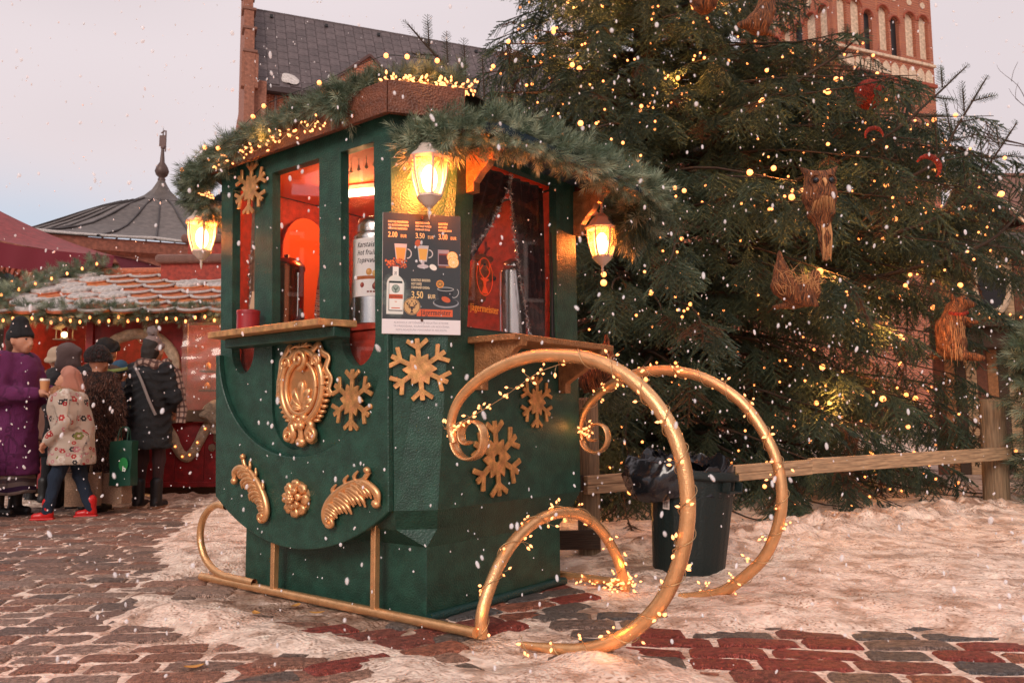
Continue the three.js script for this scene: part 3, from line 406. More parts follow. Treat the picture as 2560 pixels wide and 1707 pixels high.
    for (let i = 0; i < 8; i++) { const t = 0.3 + i * 0.072, p = c.getPoint(t), tg = c.getTangent(t), nx = -Math.abs(tg.y) * 0.8 - 0.25, ny = -0.35 - 0.3 * Math.abs(tg.x), l = (0.04 + 0.055 * sin(PI * (i + 0.7) / 8.5)) * (i % 2 ? 0.82 : 1.08); for (let k = 0; k < 3; k++) { const f = 1 - 0.2 * k, o = 0.012 * k; g.push(tube([[p.x, p.y - o, 0.014], [p.x + l * f * (0.45 * tg.x + 0.3 * nx), p.y - o + l * f * (0.45 * tg.y + 0.3 * ny), 0.028 - 0.004 * k], [p.x + l * f * (0.62 * tg.x + 0.8 * nx), p.y - o + l * f * (0.55 * tg.y + 0.75 * ny), 0.022], [p.x + l * f * (0.55 * tg.x + 1.02 * nx), p.y - o + l * f * (0.4 * tg.y + 1.1 * ny), 0.01]], [0.006, 0.0125, 0.012, 0.005], { seg: 9, rs: 6 })); } }
    for (const t of [0.5, 0.64, 0.78]) { const p = c.getPoint(t); g.push(tube([[p.x, p.y - 0.02, 0.014], [p.x + 0.02, p.y + 0.015, 0.02], [p.x + 0.012, p.y + 0.045, 0.014]], [0.005, 0.01, 0.005], { seg: 8, rs: 6 })); }
    const m = obj('carved_scroll', g, M.carved, K); m.position.set(x, y, 0.166); m.scale.x = sx; m.rotation.z = rot; };
  acan(-1.015, 0.53, 1.1, 0.1); acan(-0.405, 0.535, -1.28, -0.32);
}
// gold plywood snowflakes screwed to the walls
function flakeGeo(R, w = 0.1, hole = 0) {
  const pts = [], half = [[1, w * 0.62], [0.97, w * 0.8], [0.83, w * 0.8], [1.0, 0.285], [0.97, 0.33], [0.88, 0.37], [0.655, w * 0.8], [0.4, w * 0.8], [0.515, 0.24]];
  for (let k = 0; k < 6; k++) { const a = k * PI / 3, put = (x, y) => pts.push([R * (x * cos(a) - y * sin(a)), R * (x * sin(a) + y * cos(a))]); const h = half.slice(); for (const [x, y] of h.slice(0, 8).reverse()) put(x, -y); for (const [x, y] of h) if (y) put(x, y); const s = 0.54; put(s * cos(PI / 6), s * sin(PI / 6)); }
  const hex = hole ? [Array.from({ length: 6 }, (_, i) => [R * hole * cos(-i * PI / 3), R * hole * sin(-i * PI / 3)])] : [];
  return boxuv(poly(pts, 0.008, 0.0012, hex));
}
{
  const add = (R, x, y, z, turn, spin, label, hole, tilt = 0) => { const o = one('snowflake_board', flakeGeo(R, 0.1, hole), M.copperLeaf, label, 'snowflake decoration', 'gold snowflakes on the kiosk walls'); onKiosk(o, x, y, z, turn); o.rotateX(tilt); o.rotateZ(spin); return o; };
  add(0.142, -1.158, 2.165, 0.183, 0, 0.42, 'gold snowflake at the top left of the front, half over the narrow window');
  add(0.143, -0.318, 1.0, 0.171, 0, 0.5, 'gold snowflake on the curved front board right of the carved cartouche');
  { const o1 = oc(1.13), n = v(-(o1[2][1] - o1[1][1]), 0, o1[2][0] - o1[1][0]).normalize(), mx = (o1[1][0] + o1[2][0]) / 2, mz = (o1[1][1] + o1[2][1]) / 2; add(0.142, mx + n.x * 0.006 , 1.134, mz + n.z * 0.006, Math.atan2(n.x, n.z), 0.62, 'large bright gold snowflake on the corner wall just under the drinks menu'); }
  add(0.135, 0.079, 0.995, -0.735, PI / 2, 0.52, 'small gold snowflake under the side shelf, behind the light wire');
  add(0.185, 0.072, 0.715, -0.412, PI / 2, 0.62, 'tall gold snowflake with a hexagon hole low on the side wall', 0.12);
}
// drinks menu on the corner wall
{
  const menu = canvas(1024, 1560, (c, W, H) => {
    c.fillStyle = '#2a2c2b'; c.fillRect(0, 0, W, H);
    for (let i = 0; i < 5200; i++) { c.fillStyle = `rgba(${170 + 60 * rnd()},${150 + 60 * rnd()},${130 + 60 * rnd()},${0.1 * rnd()})`; c.fillRect(rnd() * W, rnd() * H, 2 + 3 * rnd(), 2 + 3 * rnd()); }
    const tx = (s, x, y, px, f = '#f0c98c', w = 'bold', sc = 0.78, al = 'left') => { c.save(); c.translate(x, y); c.scale(sc, 1); c.font = `${w} ${px}px sans-serif`; c.fillStyle = f; c.textAlign = al; c.fillText(s, 0, 0); c.restore(); };
    const cols = [[66, 128, ['KARSTAIS PIESKĀRIENS', 'SEA BUCKTHORN DRINK', 'НАПИТОК ОБЛЕПИХИ'], '2.00'], [424, 128, ['KARSTAIS PUNŠS', 'HOT FRUIT PUNCH', 'ГОРЯЧИЙ ПУНШ'], '3.50'], [728, 128, ['KARSTVĪNS', 'HOT WINE', 'ГОРЯЧЕЕ ВИНО'], '3.00']];
    for (const [x, y, ls, p] of cols) { ls.forEach((s, i) => tx(s, x, y + i * 44, 36, '#eec58f', 'bold', x < 100 ? 0.66 : 0.66)); tx(p, x, y + 190, 96, '#f2c27a', 'bold', 0.66); tx('EUR', x + 162, y + 190, 58, '#e9b66e', 'bold', 0.72); }
    const glass = (x, y, w, h, f, foot) => { c.fillStyle = 'rgba(225,205,200,0.85)'; c.beginPath(); c.moveTo(x, y); c.lineTo(x + w, y); c.lineTo(x + w * 0.84, y + h); c.lineTo(x + w * 0.16, y + h); c.fill(); c.fillStyle = f; c.beginPath(); c.moveTo(x + w * 0.09, y + h * 0.2); c.lineTo(x + w * 0.91, y + h * 0.2); c.lineTo(x + w * 0.78, y + h * 0.9); c.lineTo(x + w * 0.22, y + h * 0.9); c.fill(); c.strokeStyle = 'rgba(230,212,205,0.9)'; c.lineWidth = 14; c.beginPath(); c.ellipse(x + w * 1.0, y + h * 0.5, w * 0.34, h * 0.24, 0, -1.5, 1.6); c.stroke(); if (foot) { c.fillStyle = 'rgba(215,195,195,0.9)'; c.fillRect(x + w * 0.38, y + h, w * 0.24, 50); c.beginPath(); c.ellipse(x + w / 2, y + h + 62, w * 0.5, 28, 0, 0, 7); c.fill(); } };
    glass(150, 400, 165, 250, '#e9963a'); glass(450, 410, 150, 210, '#eba645', true);
    for (let i = 0; i < 70; i++) { c.fillStyle = ['#c8521d', '#e0702a', '#a83e14'][i % 3]; c.beginPath(); c.arc(30 + rnd() * 290, 590 + rnd() * 90 + (rnd() > 0.5 ? 30 : 0), 12, 0, 7); c.fill(); }
    c.fillStyle = '#b5521c'; c.beginPath(); c.ellipse(455, 380, 36, 48, 0.4, 0, 7); c.fill(); c.fillStyle = '#efe2d4'; c.beginPath(); c.ellipse(660, 690, 52, 36, 0.5, 0, 7); c.fill();
    c.fillStyle = 'rgba(200,170,175,0.75)'; c.fillRect(722, 455, 150, 210); c.fillStyle = '#3c1017'; c.fillRect(734, 520, 126, 128); c.fillStyle = '#7c2a1b'; c.fillRect(734, 505, 126, 22); c.fillStyle = '#7d3a1a'; c.fillRect(735, 665, 150, 26); c.fillStyle = '#c27c2b'; c.fillRect(830, 668, 70, 20);
    for (const [x, y] of [[915, 545], [930, 615]]) { c.fillStyle = '#e8a03c'; c.beginPath(); c.arc(x, y, 74, 0, 7); c.fill(); c.fillStyle = '#f6dfae'; c.beginPath(); c.arc(x, y, 64, 0, 7); c.fill(); c.fillStyle = '#f0c069'; c.beginPath(); c.arc(x, y, 55, 0, 7); c.fill(); c.strokeStyle = '#f8ead0'; c.lineWidth = 4; for (let k = 0; k < 5; k++) { c.beginPath(); c.moveTo(x + 55 * cos(k * 0.628), y + 55 * sin(k * 0.628)); c.lineTo(x - 55 * cos(k * 0.628), y - 55 * sin(k * 0.628)); c.stroke(); } }
    // bottle with pale smoke printed behind it
    for (let i = 0; i < 240; i++) { const a = rnd() * 6.28, r = rnd(); c.fillStyle = `rgba(190,205,190,${0.05})`; c.beginPath(); c.arc(165 + 190 * r * cos(a), 1080 + 280 * r * sin(a), 46, 0, 7); c.fill(); }
    c.fillStyle = '#e8e4dc'; c.fillRect(132, 700, 76, 130); c.fillStyle = '#222'; c.font = 'bold 44px serif'; c.save(); c.translate(184, 810); c.rotate(-PI / 2); c.fillText('56', 0, 0); c.restore();
    c.fillStyle = '#d9d8ce'; c.beginPath(); c.moveTo(130, 815); c.quadraticCurveTo(60, 850, 55, 920); c.lineTo(52, 1310); c.lineTo(268, 1310); c.lineTo(282, 920); c.quadraticCurveTo(270, 850, 208, 815); c.fill();
    c.fillStyle = '#14231c'; c.beginPath(); c.moveTo(84, 885); c.lineTo(256, 885); c.lineTo(262, 1270); c.lineTo(80, 1270); c.fill(); c.fillStyle = '#e9e3da'; c.fillRect(88, 912, 172, 346); c.fillStyle = '#c8501b'; c.fillRect(84, 1056, 180, 58); c.fillStyle = '#2a120a'; c.font = 'bold 34px serif'; c.save(); c.translate(90, 1096); c.scale(0.78, 1); c.fillText('Jägermeister', 0, 0); c.restore(); c.fillStyle = '#c8501b'; c.fillRect(116, 1226, 110, 12); c.font = 'bold 26px serif'; c.fillText('56', 158, 1160);
    const stag = (x, y, r, a, b) => { c.fillStyle = a; c.beginPath(); c.arc(x, y, r, 0, 7); c.fill(); c.strokeStyle = b; c.fillStyle = b; c.lineWidth = r * 0.06; c.beginPath(); c.arc(x, y, r * 0.92, 0, 7); c.stroke(); c.lineWidth = r * 0.09; for (const s of [-1, 1]) { c.beginPath(); c.moveTo(x + s * r * 0.12, y + r * 0.05); c.quadraticCurveTo(x + s * r * 0.62, y - r * 0.1, x + s * r * 0.42, y - r * 0.6); c.moveTo(x + s * r * 0.44, y - r * 0.12); c.lineTo(x + s * r * 0.66, y - r * 0.42); c.moveTo(x + s * r * 0.3, y - r * 0.0); c.lineTo(x + s * r * 0.2, y - r * 0.42); c.stroke(); c.beginPath(); c.ellipse(x + s * r * 0.28, y + r * 0.14, r * 0.16, r * 0.07, -s * 0.4, 0, 7); c.fill(); } c.beginPath(); c.moveTo(x - r * 0.2, y); c.lineTo(x + r * 0.2, y); c.lineTo(x + r * 0.1, y + r * 0.45); c.lineTo(x - r * 0.1, y + r * 0.45); c.fill(); c.beginPath(); c.moveTo(x - r * 0.22, y + r * 0.78); c.lineTo(x, y + r * 0.42); c.lineTo(x + r * 0.22, y + r * 0.78); c.fill(); c.fillRect(x - r * 0.03, y - r * 0.72, r * 0.06, r * 0.26); c.fillRect(x - r * 0.1, y - r * 0.64, r * 0.2, r * 0.06); };
    stag(172, 985, 54, '#9aa79a', '#26352c');
    [['KARSTAIS BRIEDIS', 880], ['HOT DEER', 928], ['ГОРЯЧИЙ ОЛЕНЬ', 976]].forEach(([s, y]) => tx(s, 372, y, 44, '#efd2a6', 'bold', 0.66)); tx('3.50', 372, 1098, 124, '#f2c27a', 'bold', 0.66); tx('EUR', 588, 1098, 76, '#eec285', 'bold', 0.72);
    c.fillStyle = '#8d8d92'; c.beginPath(); c.ellipse(830, 1150, 172, 66, 0, 0, 7); c.fill(); c.fillStyle = '#1a1c1d'; c.beginPath(); c.ellipse(830, 1140, 158, 54, 0, 0, 7); c.fill(); c.fillStyle = '#0e0d0d'; c.beginPath(); c.moveTo(722, 975); c.lineTo(930, 975); c.quadraticCurveTo(925, 1130, 880, 1150); c.lineTo(770, 1150); c.quadraticCurveTo(722, 1100, 722, 975); c.fill(); c.strokeStyle = '#b9b5b2'; c.lineWidth = 8; c.beginPath(); c.ellipse(826, 970, 106, 24, 0, 0, 7); c.stroke(); c.beginPath(); c.ellipse(950, 1020, 44, 60, 0.5, -1.6, 1.8); c.stroke(); c.fillStyle = '#cc551f'; c.beginPath(); c.ellipse(830, 1105, 62, 36, 0.35, 0, 7); c.fill(); c.fillStyle = '#e08a2e'; c.beginPath(); c.arc(752, 905, 52, 0, 7); c.fill(); c.fillStyle = '#5a3a18'; c.beginPath(); c.arc(752, 905, 36, 0, 7); c.fill(); c.strokeStyle = '#e0a048'; c.lineWidth = 6; for (let k = 0; k < 4; k++) { c.beginPath(); c.moveTo(752 + 40 * cos(k * 0.785), 905 + 40 * sin(k * 0.785)); c.lineTo(752 - 40 * cos(k * 0.785), 905 - 40 * sin(k * 0.785)); c.stroke(); }
    c.fillStyle = '#d9561c'; c.fillRect(446, 1238, 474, 92); c.fillStyle = '#221008'; c.font = 'bold 84px serif'; c.save(); c.translate(500, 1310); c.scale(0.72, 1); c.fillText('Jägermeister', 0, 0); c.restore(); stag(382, 1205, 110, '#cfa066', '#3a2414');
    c.fillStyle = '#e6dcdc'; c.fillRect(0, 1372, W, 190); ['ALKOHOLA LIETOŠANAI IR NEGATĪVA IETEKME.', 'TĀ PĀRDOŠANA, IEGĀDĀŠANĀS UN NODOŠANA', 'NEPILNGADĪGĀM PERSONĀM IR AIZLIEGTA.'].forEach((s, i) => tx(s, W / 2, 1428 + i * 46, 35, '#8a7f86', 'normal', 0.98, 'center'));
  });
  const o1 = oc(1.57), n = v(-(o1[2][1] - o1[1][1]), 0, o1[2][0] - o1[1][0]).normalize(), mx = (o1[1][0] + o1[2][0]) / 2, mz = (o1[1][1] + o1[2][1]) / 2;
  const b = onKiosk(thing('drinks_menu', 'printed drinks menu board with prices on the kiosk corner under the lantern', 'menu board'), mx + n.x * 0.014 - 0.003, 1.573, mz + n.z * 0.014, Math.atan2(n.x, n.z));
  obj('board', box(0.362, 0.56, 0.006, 0, 0, 0, 0.002), M.white, b);
  const pr = new THREE.PlaneGeometry(0.36, 0.558); obj('print', pr, mat([1, 1, 1], { map: menu, roughness: 0.22, clearcoat: 0.6, clearcoatRoughness: 0.12 }), b).position.z = 0.0042;
  for (const y of [0.262, -0.215]) obj('screw', cyl(0.006, 0.006, 0.006, 0, 0, 0, 10).rotateX(PI / 2).translate(0.0, y, 0.006), M.brown, b);
}
// wall lanterns
function lantern(label, x, y, z, turn, power, frostM = M.frost) {
  const L = onKiosk(thing('wall_lantern', label, 'lantern', 'wall lanterns on the kiosk corners'), x, y, z, turn);
  const hex = (r0, r1, h, yy) => { const g = new THREE.CylinderGeometry(r1, r0, h, 6, 1, true).translate(0, yy + h / 2, 0); return g; };
  obj('roof', [toCreasedNormals(lathe([[0.105, 0], [0.1, 0.008], [0.072, 0.03], [0.055, 0.06], [0.03, 0.078], [0.012, 0.088]], 6), 0.4).translate(0, 0.085, 0), hex(0.092, 0.105, 0.012, 0.074)], M.lampMetal, L);
  obj('finial', lathe([[0.001, 0.06], [0.009, 0.055], [0.011, 0.045], [0.006, 0.036], [0.008, 0.02], [0.014, 0.012], [0.009, 0.004], [0.016, -0.004], [0.012, -0.012]], 10).translate(0, 0.178, 0), M.lampMetal, L);
  const rt = 0.083, rb = 0.052, yt = 0.074, yb = -0.085, ribs = [];
  for (let k = 0; k < 6; k++) { const a = k * PI / 3, b = a + PI / 3, P = (r, yy, q) => [r * sin(q), yy, r * cos(q)]; ribs.push(tube([P(rt + 0.003, yt, a), P((rt + rb) / 2 + 0.013, 0, a), P(rb + 0.004, yb, a)], 0.0052, { seg: 6, rs: 6 }));
    const pos = [], bulge = (f) => lerp(rb, rt, f) + 0.012 * sin(PI * f); for (let i = 0; i < 4; i++) { const f0 = i / 4, f1 = (i + 1) / 4, A = P(bulge(f0), lerp(yb, yt, f0), a), B = P(bulge(f0), lerp(yb, yt, f0), b), C = P(bulge(f1), lerp(yb, yt, f1), b), D = P(bulge(f1), lerp(yb, yt, f1), a); pos.push(...A, ...B, ...C, ...A, ...C, ...D); }
    const g = new THREE.BufferGeometry(); g.setAttribute('position', new THREE.Float32BufferAttribute(pos, 3)); g.computeVertexNormals(); obj('pane', g, frostM, L); }
  obj('frame', [...ribs, hex(0.062, 0.058, 0.012, yb - 0.008)], M.lampMetal, L);
  obj('cup', [lathe([[0.06, yb - 0.004], [0.05, yb - 0.02], [0.026, yb - 0.042], [0.02, yb - 0.05], [0.001, yb - 0.052]], 6), lathe([[0.012, yb - 0.05], [0.006, yb - 0.066], [0.009, yb - 0.074], [0.003, yb - 0.1], [0.0005, yb - 0.108]], 8)], M.lampMetal, L);
  obj('arm', [tube([[0, 0.12, -0.13], [0, 0.17, -0.115], [0, 0.19, -0.07], [0, 0.165, -0.02]], [0.026, 0.03, 0.026, 0.012], { seg: 16, rs: 10, fl: [1, 0.35], up: v(1, 0, 0) }), box(0.055, 0.11, 0.012, 0, 0.09, -0.134, 0.006)], M.lampMetal, L);
  obj('bulb', ball(0.037, 0, -0.005, 0, 1, 1.75, 1, 16, 12), glow([1, 0.5, 0.2], 9), L);
  const p = new THREE.PointLight(new THREE.Color(1, 0.2, 0.03), power * 1.15); p.castShadow = true; p.shadow.radius = 1.2; p.name = 'lantern_light'; L.add(p);
  return L;
}
{
  const o1 = oc(1.97), place = (a, b, off) => { const dx = o1[b][0] - o1[a][0], dz = o1[b][1] - o1[a][1], l = Math.hypot(dx, dz), n = [-dz / l, dx / l]; return [(o1[a][0] + o1[b][0]) / 2 + n[0] * off, 1.985, (o1[a][1] + o1[b][1]) / 2 + n[1] * off, Math.atan2(n[0], n[1])]; };
  const c = place(1, 2, 0.14), l = place(7, 0, 0.14), r = place(3, 4, 0.14);
  lantern('lit lantern on the kiosk corner, just above the drinks menu', c[0], 1.99, c[2], c[3], 2.2);
  lantern('lit lantern at the far left corner of the kiosk, against the sky', l[0] - 0.02, 1.98, l[2] + 0.03, l[3], 2.2);
  lantern('lit lantern hanging under the pine garland at the right rear corner', r[0] + 0.01, 1.935, r[2] - 0.02, r[3], 1.5);
}

// ---------- inside the kiosk ----------
{
  const at = (o, x, y, z, t = 0) => onKiosk(o, x, y, z, t);
  // ceiling tube lamp that lights the red interior
  const tubeLamp = at(thing('tube_lamp', 'glowing tube lamp under the kiosk ceiling, seen through the right front window', 'ceiling lamp'), -0.98, 2.235, -0.42, 0.35);
  obj('lamp_tube', cyl(0.016, 0.016, 0.42, 0, 0, 0, 12).rotateZ(PI / 2), glow([1, 0.66, 0.36], 14), tubeLamp); obj('fitting', box(0.44, 0.03, 0.05, 0, 0.035, 0), M.white, tubeLamp);
  const pl = new THREE.PointLight(new THREE.Color(1, 0.5, 0.2), 1.6); pl.castShadow = true; pl.shadow.radius = 4; pl.name = 'tube_lamp_light'; tubeLamp.add(pl);
  const pend = lathe([[0.001, 0], [0.008, 0.004], [0.01, 0.012], [0.004, 0.022], [0.006, 0.026], [0.0015, 0.034], [0.001, 0.07]], 8), pm = mat([0.8, 0.6, 0.4], { roughness: 0.1, metalness: 0.6 });
  for (let i = 0; i < 5; i++) at(one('glass_pendant', pend, pm, ['leftmost', 'second', 'middle', 'fourth', 'rightmost'][i] + ' small glass pendant of the row hanging in front of the tube lamp', 'pendant', 'glass pendants under the ceiling'), -0.62 + i * 0.06, 2.2, -0.06);
  // copper urn behind the middle window
  const urn = at(thing('drink_urn', 'tall polished copper drink urn behind the middle front window', 'drink urn'), -1.13, 1.372, -0.04);
  obj('body', [lathe([[0.001, 0], [0.1, 0], [0.104, 0.012], [0.096, 0.03], [0.094, 0.36], [0.1, 0.37], [0.1, 0.382], [0.09, 0.385]], 32)], M.copper, urn);
  obj('lid', lathe([[0.101, 0.38], [0.098, 0.395], [0.07, 0.425], [0.03, 0.438], [0.014, 0.44], [0.016, 0.455], [0.001, 0.46]], 28), M.copper, urn);
  obj('gauge_tube', [cyl(0.007, 0.007, 0.26, 0.118, 0.2, 0.01, 10), cyl(0.011, 0.011, 0.02, 0.118, 0.33, 0.01, 10), cyl(0.011, 0.011, 0.02, 0.118, 0.07, 0.01, 10)], M.steel, urn);
  obj('tap', [tube([[0.09, 0.06, 0.03], [0.16, 0.06, 0.05], [0.2, 0.085, 0.05], [0.19, 0.13, 0.05]], [0.012, 0.014, 0.02, 0.008], { rs: 10 }), tube([[0.16, 0.07, 0.05], [0.162, 0.03, 0.052]], 0.012, { rs: 8 })], M.black, urn);
  // orange slices on a little board
  const os = at(thing('orange_slices', 'halved orange slices on the counter beside the copper urn', 'fruit'), -0.9, 1.374, 0.045), om = mat([0.75, 0.26, 0.03], { roughness: 0.4 }), pith = mat([0.85, 0.62, 0.3], { roughness: 0.5 });
  for (let i = 0; i < 4; i++) { const q = new THREE.CylinderGeometry(0.032, 0.032, 0.008, 16, 1, false, 0, PI).rotateX(-PI / 2 + 0.3).rotateY(0.3 * i).translate(-0.05 + i * 0.032, 0.012, 0.006 * (i % 2)); obj('orange_slice', q, i % 2 ? om : pith, os); }
  obj('tray', box(0.2, 0.008, 0.07, 0, 0, 0, 0.003), M.red, os);
  // punch canister with its printed label
  const lab = canvas(1024, 768, (c, W, H) => { c.fillStyle = '#e9e2df'; c.fillRect(0, 0, W, H); c.fillStyle = '#241f20'; c.font = 'italic bold 92px sans-serif'; ['Karstais punšs', 'Hot fruit punch', 'Горячий пунш'].forEach((s, i) => { c.save(); c.translate(120, 120 + i * 104); c.scale(0.8, 1); c.fillText(s, 0, 0); c.restore(); });
    c.fillStyle = '#a8571f'; c.fillRect(60, 500, 900, 46); for (const [x, y, r, f] of [[330, 450, 46, '#c98a3a'], [420, 470, 40, '#d9a253'], [560, 440, 56, '#dd6a1d'], [640, 500, 50, '#c89a52'], [520, 610, 110, '#a3291a'], [640, 640, 90, '#b5361c'], [430, 640, 50, '#7c1a14'], [700, 560, 60, '#d9702a'], [220, 620, 34, '#8a2016']]) { c.fillStyle = f; c.beginPath(); c.arc(x, y, r, 0, 7); c.fill(); c.fillStyle = 'rgba(255,220,170,0.35)'; c.beginPath(); c.arc(x - r * 0.25, y - r * 0.3, r * 0.45, 0, 7); c.fill(); } c.fillStyle = '#7d2b16'; for (let i = 0; i < 8; i++) c.fillRect(300 + i * 45, 700, 34, 22); });
  const can = at(thing('punch_canister', 'steel drink canister with a white printed punch label behind the right front window', 'canister'), -0.43, 1.372, -0.07);
  obj('body', lathe([[0.001, 0], [0.122, 0], [0.126, 0.01], [0.122, 0.02], [0.122, 0.44], [0.11, 0.47], [0.1, 0.474]], 36), M.steel, can);
  obj('lid', lathe([[0.103, 0.468], [0.104, 0.505], [0.098, 0.515], [0.09, 0.545], [0.05, 0.558], [0.001, 0.56]], 32), M.steel, can);
  const lg = new THREE.CylinderGeometry(0.1245, 0.1245, 0.29, 40, 1, true, -0.32, 2.7).translate(0, 0.285, 0); obj('label', lg, mat([1, 1, 1], { map: lab, roughness: 0.55, side: THREE.DoubleSide }), can);
  // paper cups, tin, steel canister, plush deer
  const cupM = mat([0.62, 0.40, 0.26], { roughness: 0.8, bumpMap: rep(T.knit, 1), bumpScale: 0.001 });
  const cups = (x, z, n, label) => { const g = at(thing('cup_stack', label, 'paper cups', 'stacks of paper cups'), x, 1.372, z); for (let i = 0; i < n; i++) obj('cup', lathe([[0.026, 0.1 + i * 0.019], [0.0255, 0.102 + i * 0.019], [0.0375, 0.006 + i * 0.019], [0.04, 0.004 + i * 0.019], [0.04, i * 0.019], [0.036, i * 0.019]], 20), cupM, g); obj('cup_bottom', cyl(0.026, 0.026, 0.002, 0, 0.1 + (n - 1) * 0.019, 0, 18), cupM, g); };
  cups(-1.285, 0.045, 9, 'upside down paper cups stacked behind the red tin at the left window'); cups(-0.565, 0.02, 7, 'upside down paper cups stacked beside the punch canister');
  const tin = at(thing('red_tin', 'round red tin standing on the left end of the front shelf', 'tin'), -1.075, 1.373, 0.235);
  obj('body', lathe([[0.001, 0], [0.058, 0], [0.06, 0.004], [0.058, 0.01], [0.058, 0.092]], 28), mat([0.32, 0.018, 0.022], { roughness: 0.35 }), tin); obj('lid', lathe([[0.06, 0.088], [0.061, 0.106], [0.058, 0.109], [0.001, 0.111]], 28), mat([0.30, 0.018, 0.022], { roughness: 0.35 }), tin);
  const st = at(thing('steel_canister', 'tall shiny steel canister behind the side window', 'canister'), -0.1, 1.342, -0.77);
  obj('body', lathe([[0.001, 0], [0.075, 0], [0.078, 0.008], [0.075, 0.02], [0.075, 0.36], [0.06, 0.39], [0.05, 0.4]], 32), M.steel, st); obj('lid', lathe([[0.055, 0.395], [0.055, 0.42], [0.02, 0.44], [0.001, 0.445]], 24), M.steel, st);
  const deer = at(thing('plush_deer', 'orange plush deer leaning behind the side window between the curtains', 'soft toy'), -0.2, 1.72, -0.62, PI / 2); deer.scale.setScalar(0.7);
  const dm = mat([0.52, 0.14, 0.035], { roughness: 0.95, bumpMap: rep(T.fur, 6), bumpScale: 0.01 });
  obj('head', caps([[[0, 0, 0], [0, 0.06, 0.0], 0.075, 0.06], [[0, 0.0, 0.02], [0.02, -0.07, 0.07], 0.055, 0.042], [[0, -0.06, -0.03], [0, -0.2, -0.06], 0.06, 0.09], [[0.05, 0.07, 0], [0.11, 0.09, 0], 0.02, 0.028], [[-0.05, 0.07, 0], [-0.11, 0.09, 0], 0.02, 0.028]], 0.03, 0.011), dm, deer);
  for (const s of [-1, 1]) obj('antler', [tube([[0.03 * s, 0.1, 0], [0.06 * s, 0.16, 0], [0.05 * s, 0.22, 0]], 0.012, { rs: 8 }), tube([[0.05 * s, 0.15, 0], [0.1 * s, 0.18, 0]], 0.01, { rs: 8 })], mat([0.3, 0.03, 0.02]), deer);
  obj('nose', ball(0.018, 0.026, -0.085, 0.108), M.black, deer); obj('eye', [ball(0.009, 0.035, 0.02, 0.068), ball(0.009, -0.035, 0.02, 0.068)], M.black, deer);
  // curtains: wavy cloth hung inside the windows, tinsel along their edges
  const tc = col(grid(256, (u, w) => { const p = tf(u, w, 20, 3, 3), q = Math.abs(sin(u * 6.283 * 3 + 2 * sin(w * 6.283 * 2)) * sin(w * 6.283 * 3)); return q + p > 0.62 ? [0.34, 0.16, 0.12] : [0.2, 0.05, 0.045]; }));
  const curtM = mat([0.75, 0.42, 0.4], { roughness: 0.85, map: rep(tc, 1.7), side: THREE.DoubleSide }), brownC = mat([0.34, 0.17, 0.10], { roughness: 0.6, map: rep(T.gold, 3), side: THREE.DoubleSide });
  const tins = mat([0.62, 0.55, 0.52], { roughness: 0.25, metalness: 0.9, side: THREE.DoubleSide });
  function drape(top, bot, y1, y0, depth, folds, bow) { const NU = 60, NV = 26, pos = [], uv = [], idx = []; for (let j = 0; j <= NV; j++) for (let i = 0; i <= NU; i++) { const a = i / NU, b = j / NV, t = lerp(top[0], bot[0], bow(b)), q = lerp(top[1], bot[1], bow(b)), s = lerp(t, q, a); pos.push(s, lerp(y1, y0, b), depth * sin(a * folds * 2 * PI + 0.6 * sin(b * 3)) * (0.5 + 0.5 * b)); uv.push(a * 0.5, b * 0.9); if (i && j) { const k = j * (NU + 1) + i; idx.push(k, k - NU - 1, k - NU - 2, k, k - NU - 2, k - 1); } } const g = new THREE.BufferGeometry(); g.setAttribute('position', new THREE.Float32BufferAttribute(pos, 3)); g.setAttribute('uv', new THREE.Float32BufferAttribute(uv, 2)); g.setIndex(idx); g.computeVertexNormals(); return g; }
  function tinsel(pts, r) { const c = new THREE.CatmullRomCurve3(pts.map((p) => v(...p))), pos = [], n = Math.round(c.getLength() * 900); for (let i = 0; i < n; i++) { const p = c.getPoint(rnd()), a = v(rr(-1, 1), rr(-1, 1), rr(-1, 1)).normalize().multiplyScalar(r), b = v(rr(-1, 1), rr(-1, 1), rr(-1, 1)).multiplyScalar(0.003); pos.push(p.x - b.x, p.y - b.y, p.z - b.z, p.x + b.x, p.y + b.y, p.z + b.z, p.x + a.x, p.y + a.y, p.z + a.z); } const g = new THREE.BufferGeometry(); g.setAttribute('position', new THREE.Float32BufferAttribute(pos, 3)); g.computeVertexNormals(); return g; }
  const side = (name, label, g, m) => { const o = at(thing(name, label, 'curtain'), -0.005, 0, -0.56, PI / 2); obj('cloth', g, m, o); return o; };
  const c1 = side('curtain', 'dark red patterned curtain tied back to the left behind the side window', drape([-0.37, 0.07], [-0.37, -0.26], 2.2, 1.68, 0.016, 4, (b) => b ** 1.3), curtM);
  kind(obj('tinsel', tinsel([[0.07, 2.2, 0.02], [-0.04, 2.0, 0.02], [-0.16, 1.84, 0.02], [-0.28, 1.72, 0.02]], 0.022), tins, c1), 'stuff');
  const c2 = side('curtain', 'dark red patterned curtain hanging to the sill at the right of the side window', drape([0.04, 0.37], [0.22, 0.37], 2.2, 1.36, 0.02, 4, (b) => b), curtM);
  kind(obj('tinsel', tinsel([[0.03, 2.2, 0.028], [0.06, 1.95, 0.028], [0.12, 1.66, 0.028], [0.2, 1.36, 0.028]], 0.022), tins, c2), 'stuff');
  const c3 = at(thing('curtain', 'brown shiny curtain with tinsel behind the narrow left front window', 'curtain'), -1.27, 0, 0.02); obj('cloth', drape([-0.11, 0.06], [-0.11, -0.0], 2.2, 1.374, 0.018, 3, (b) => Math.min(1, b * 2.2)), brownC, c3);
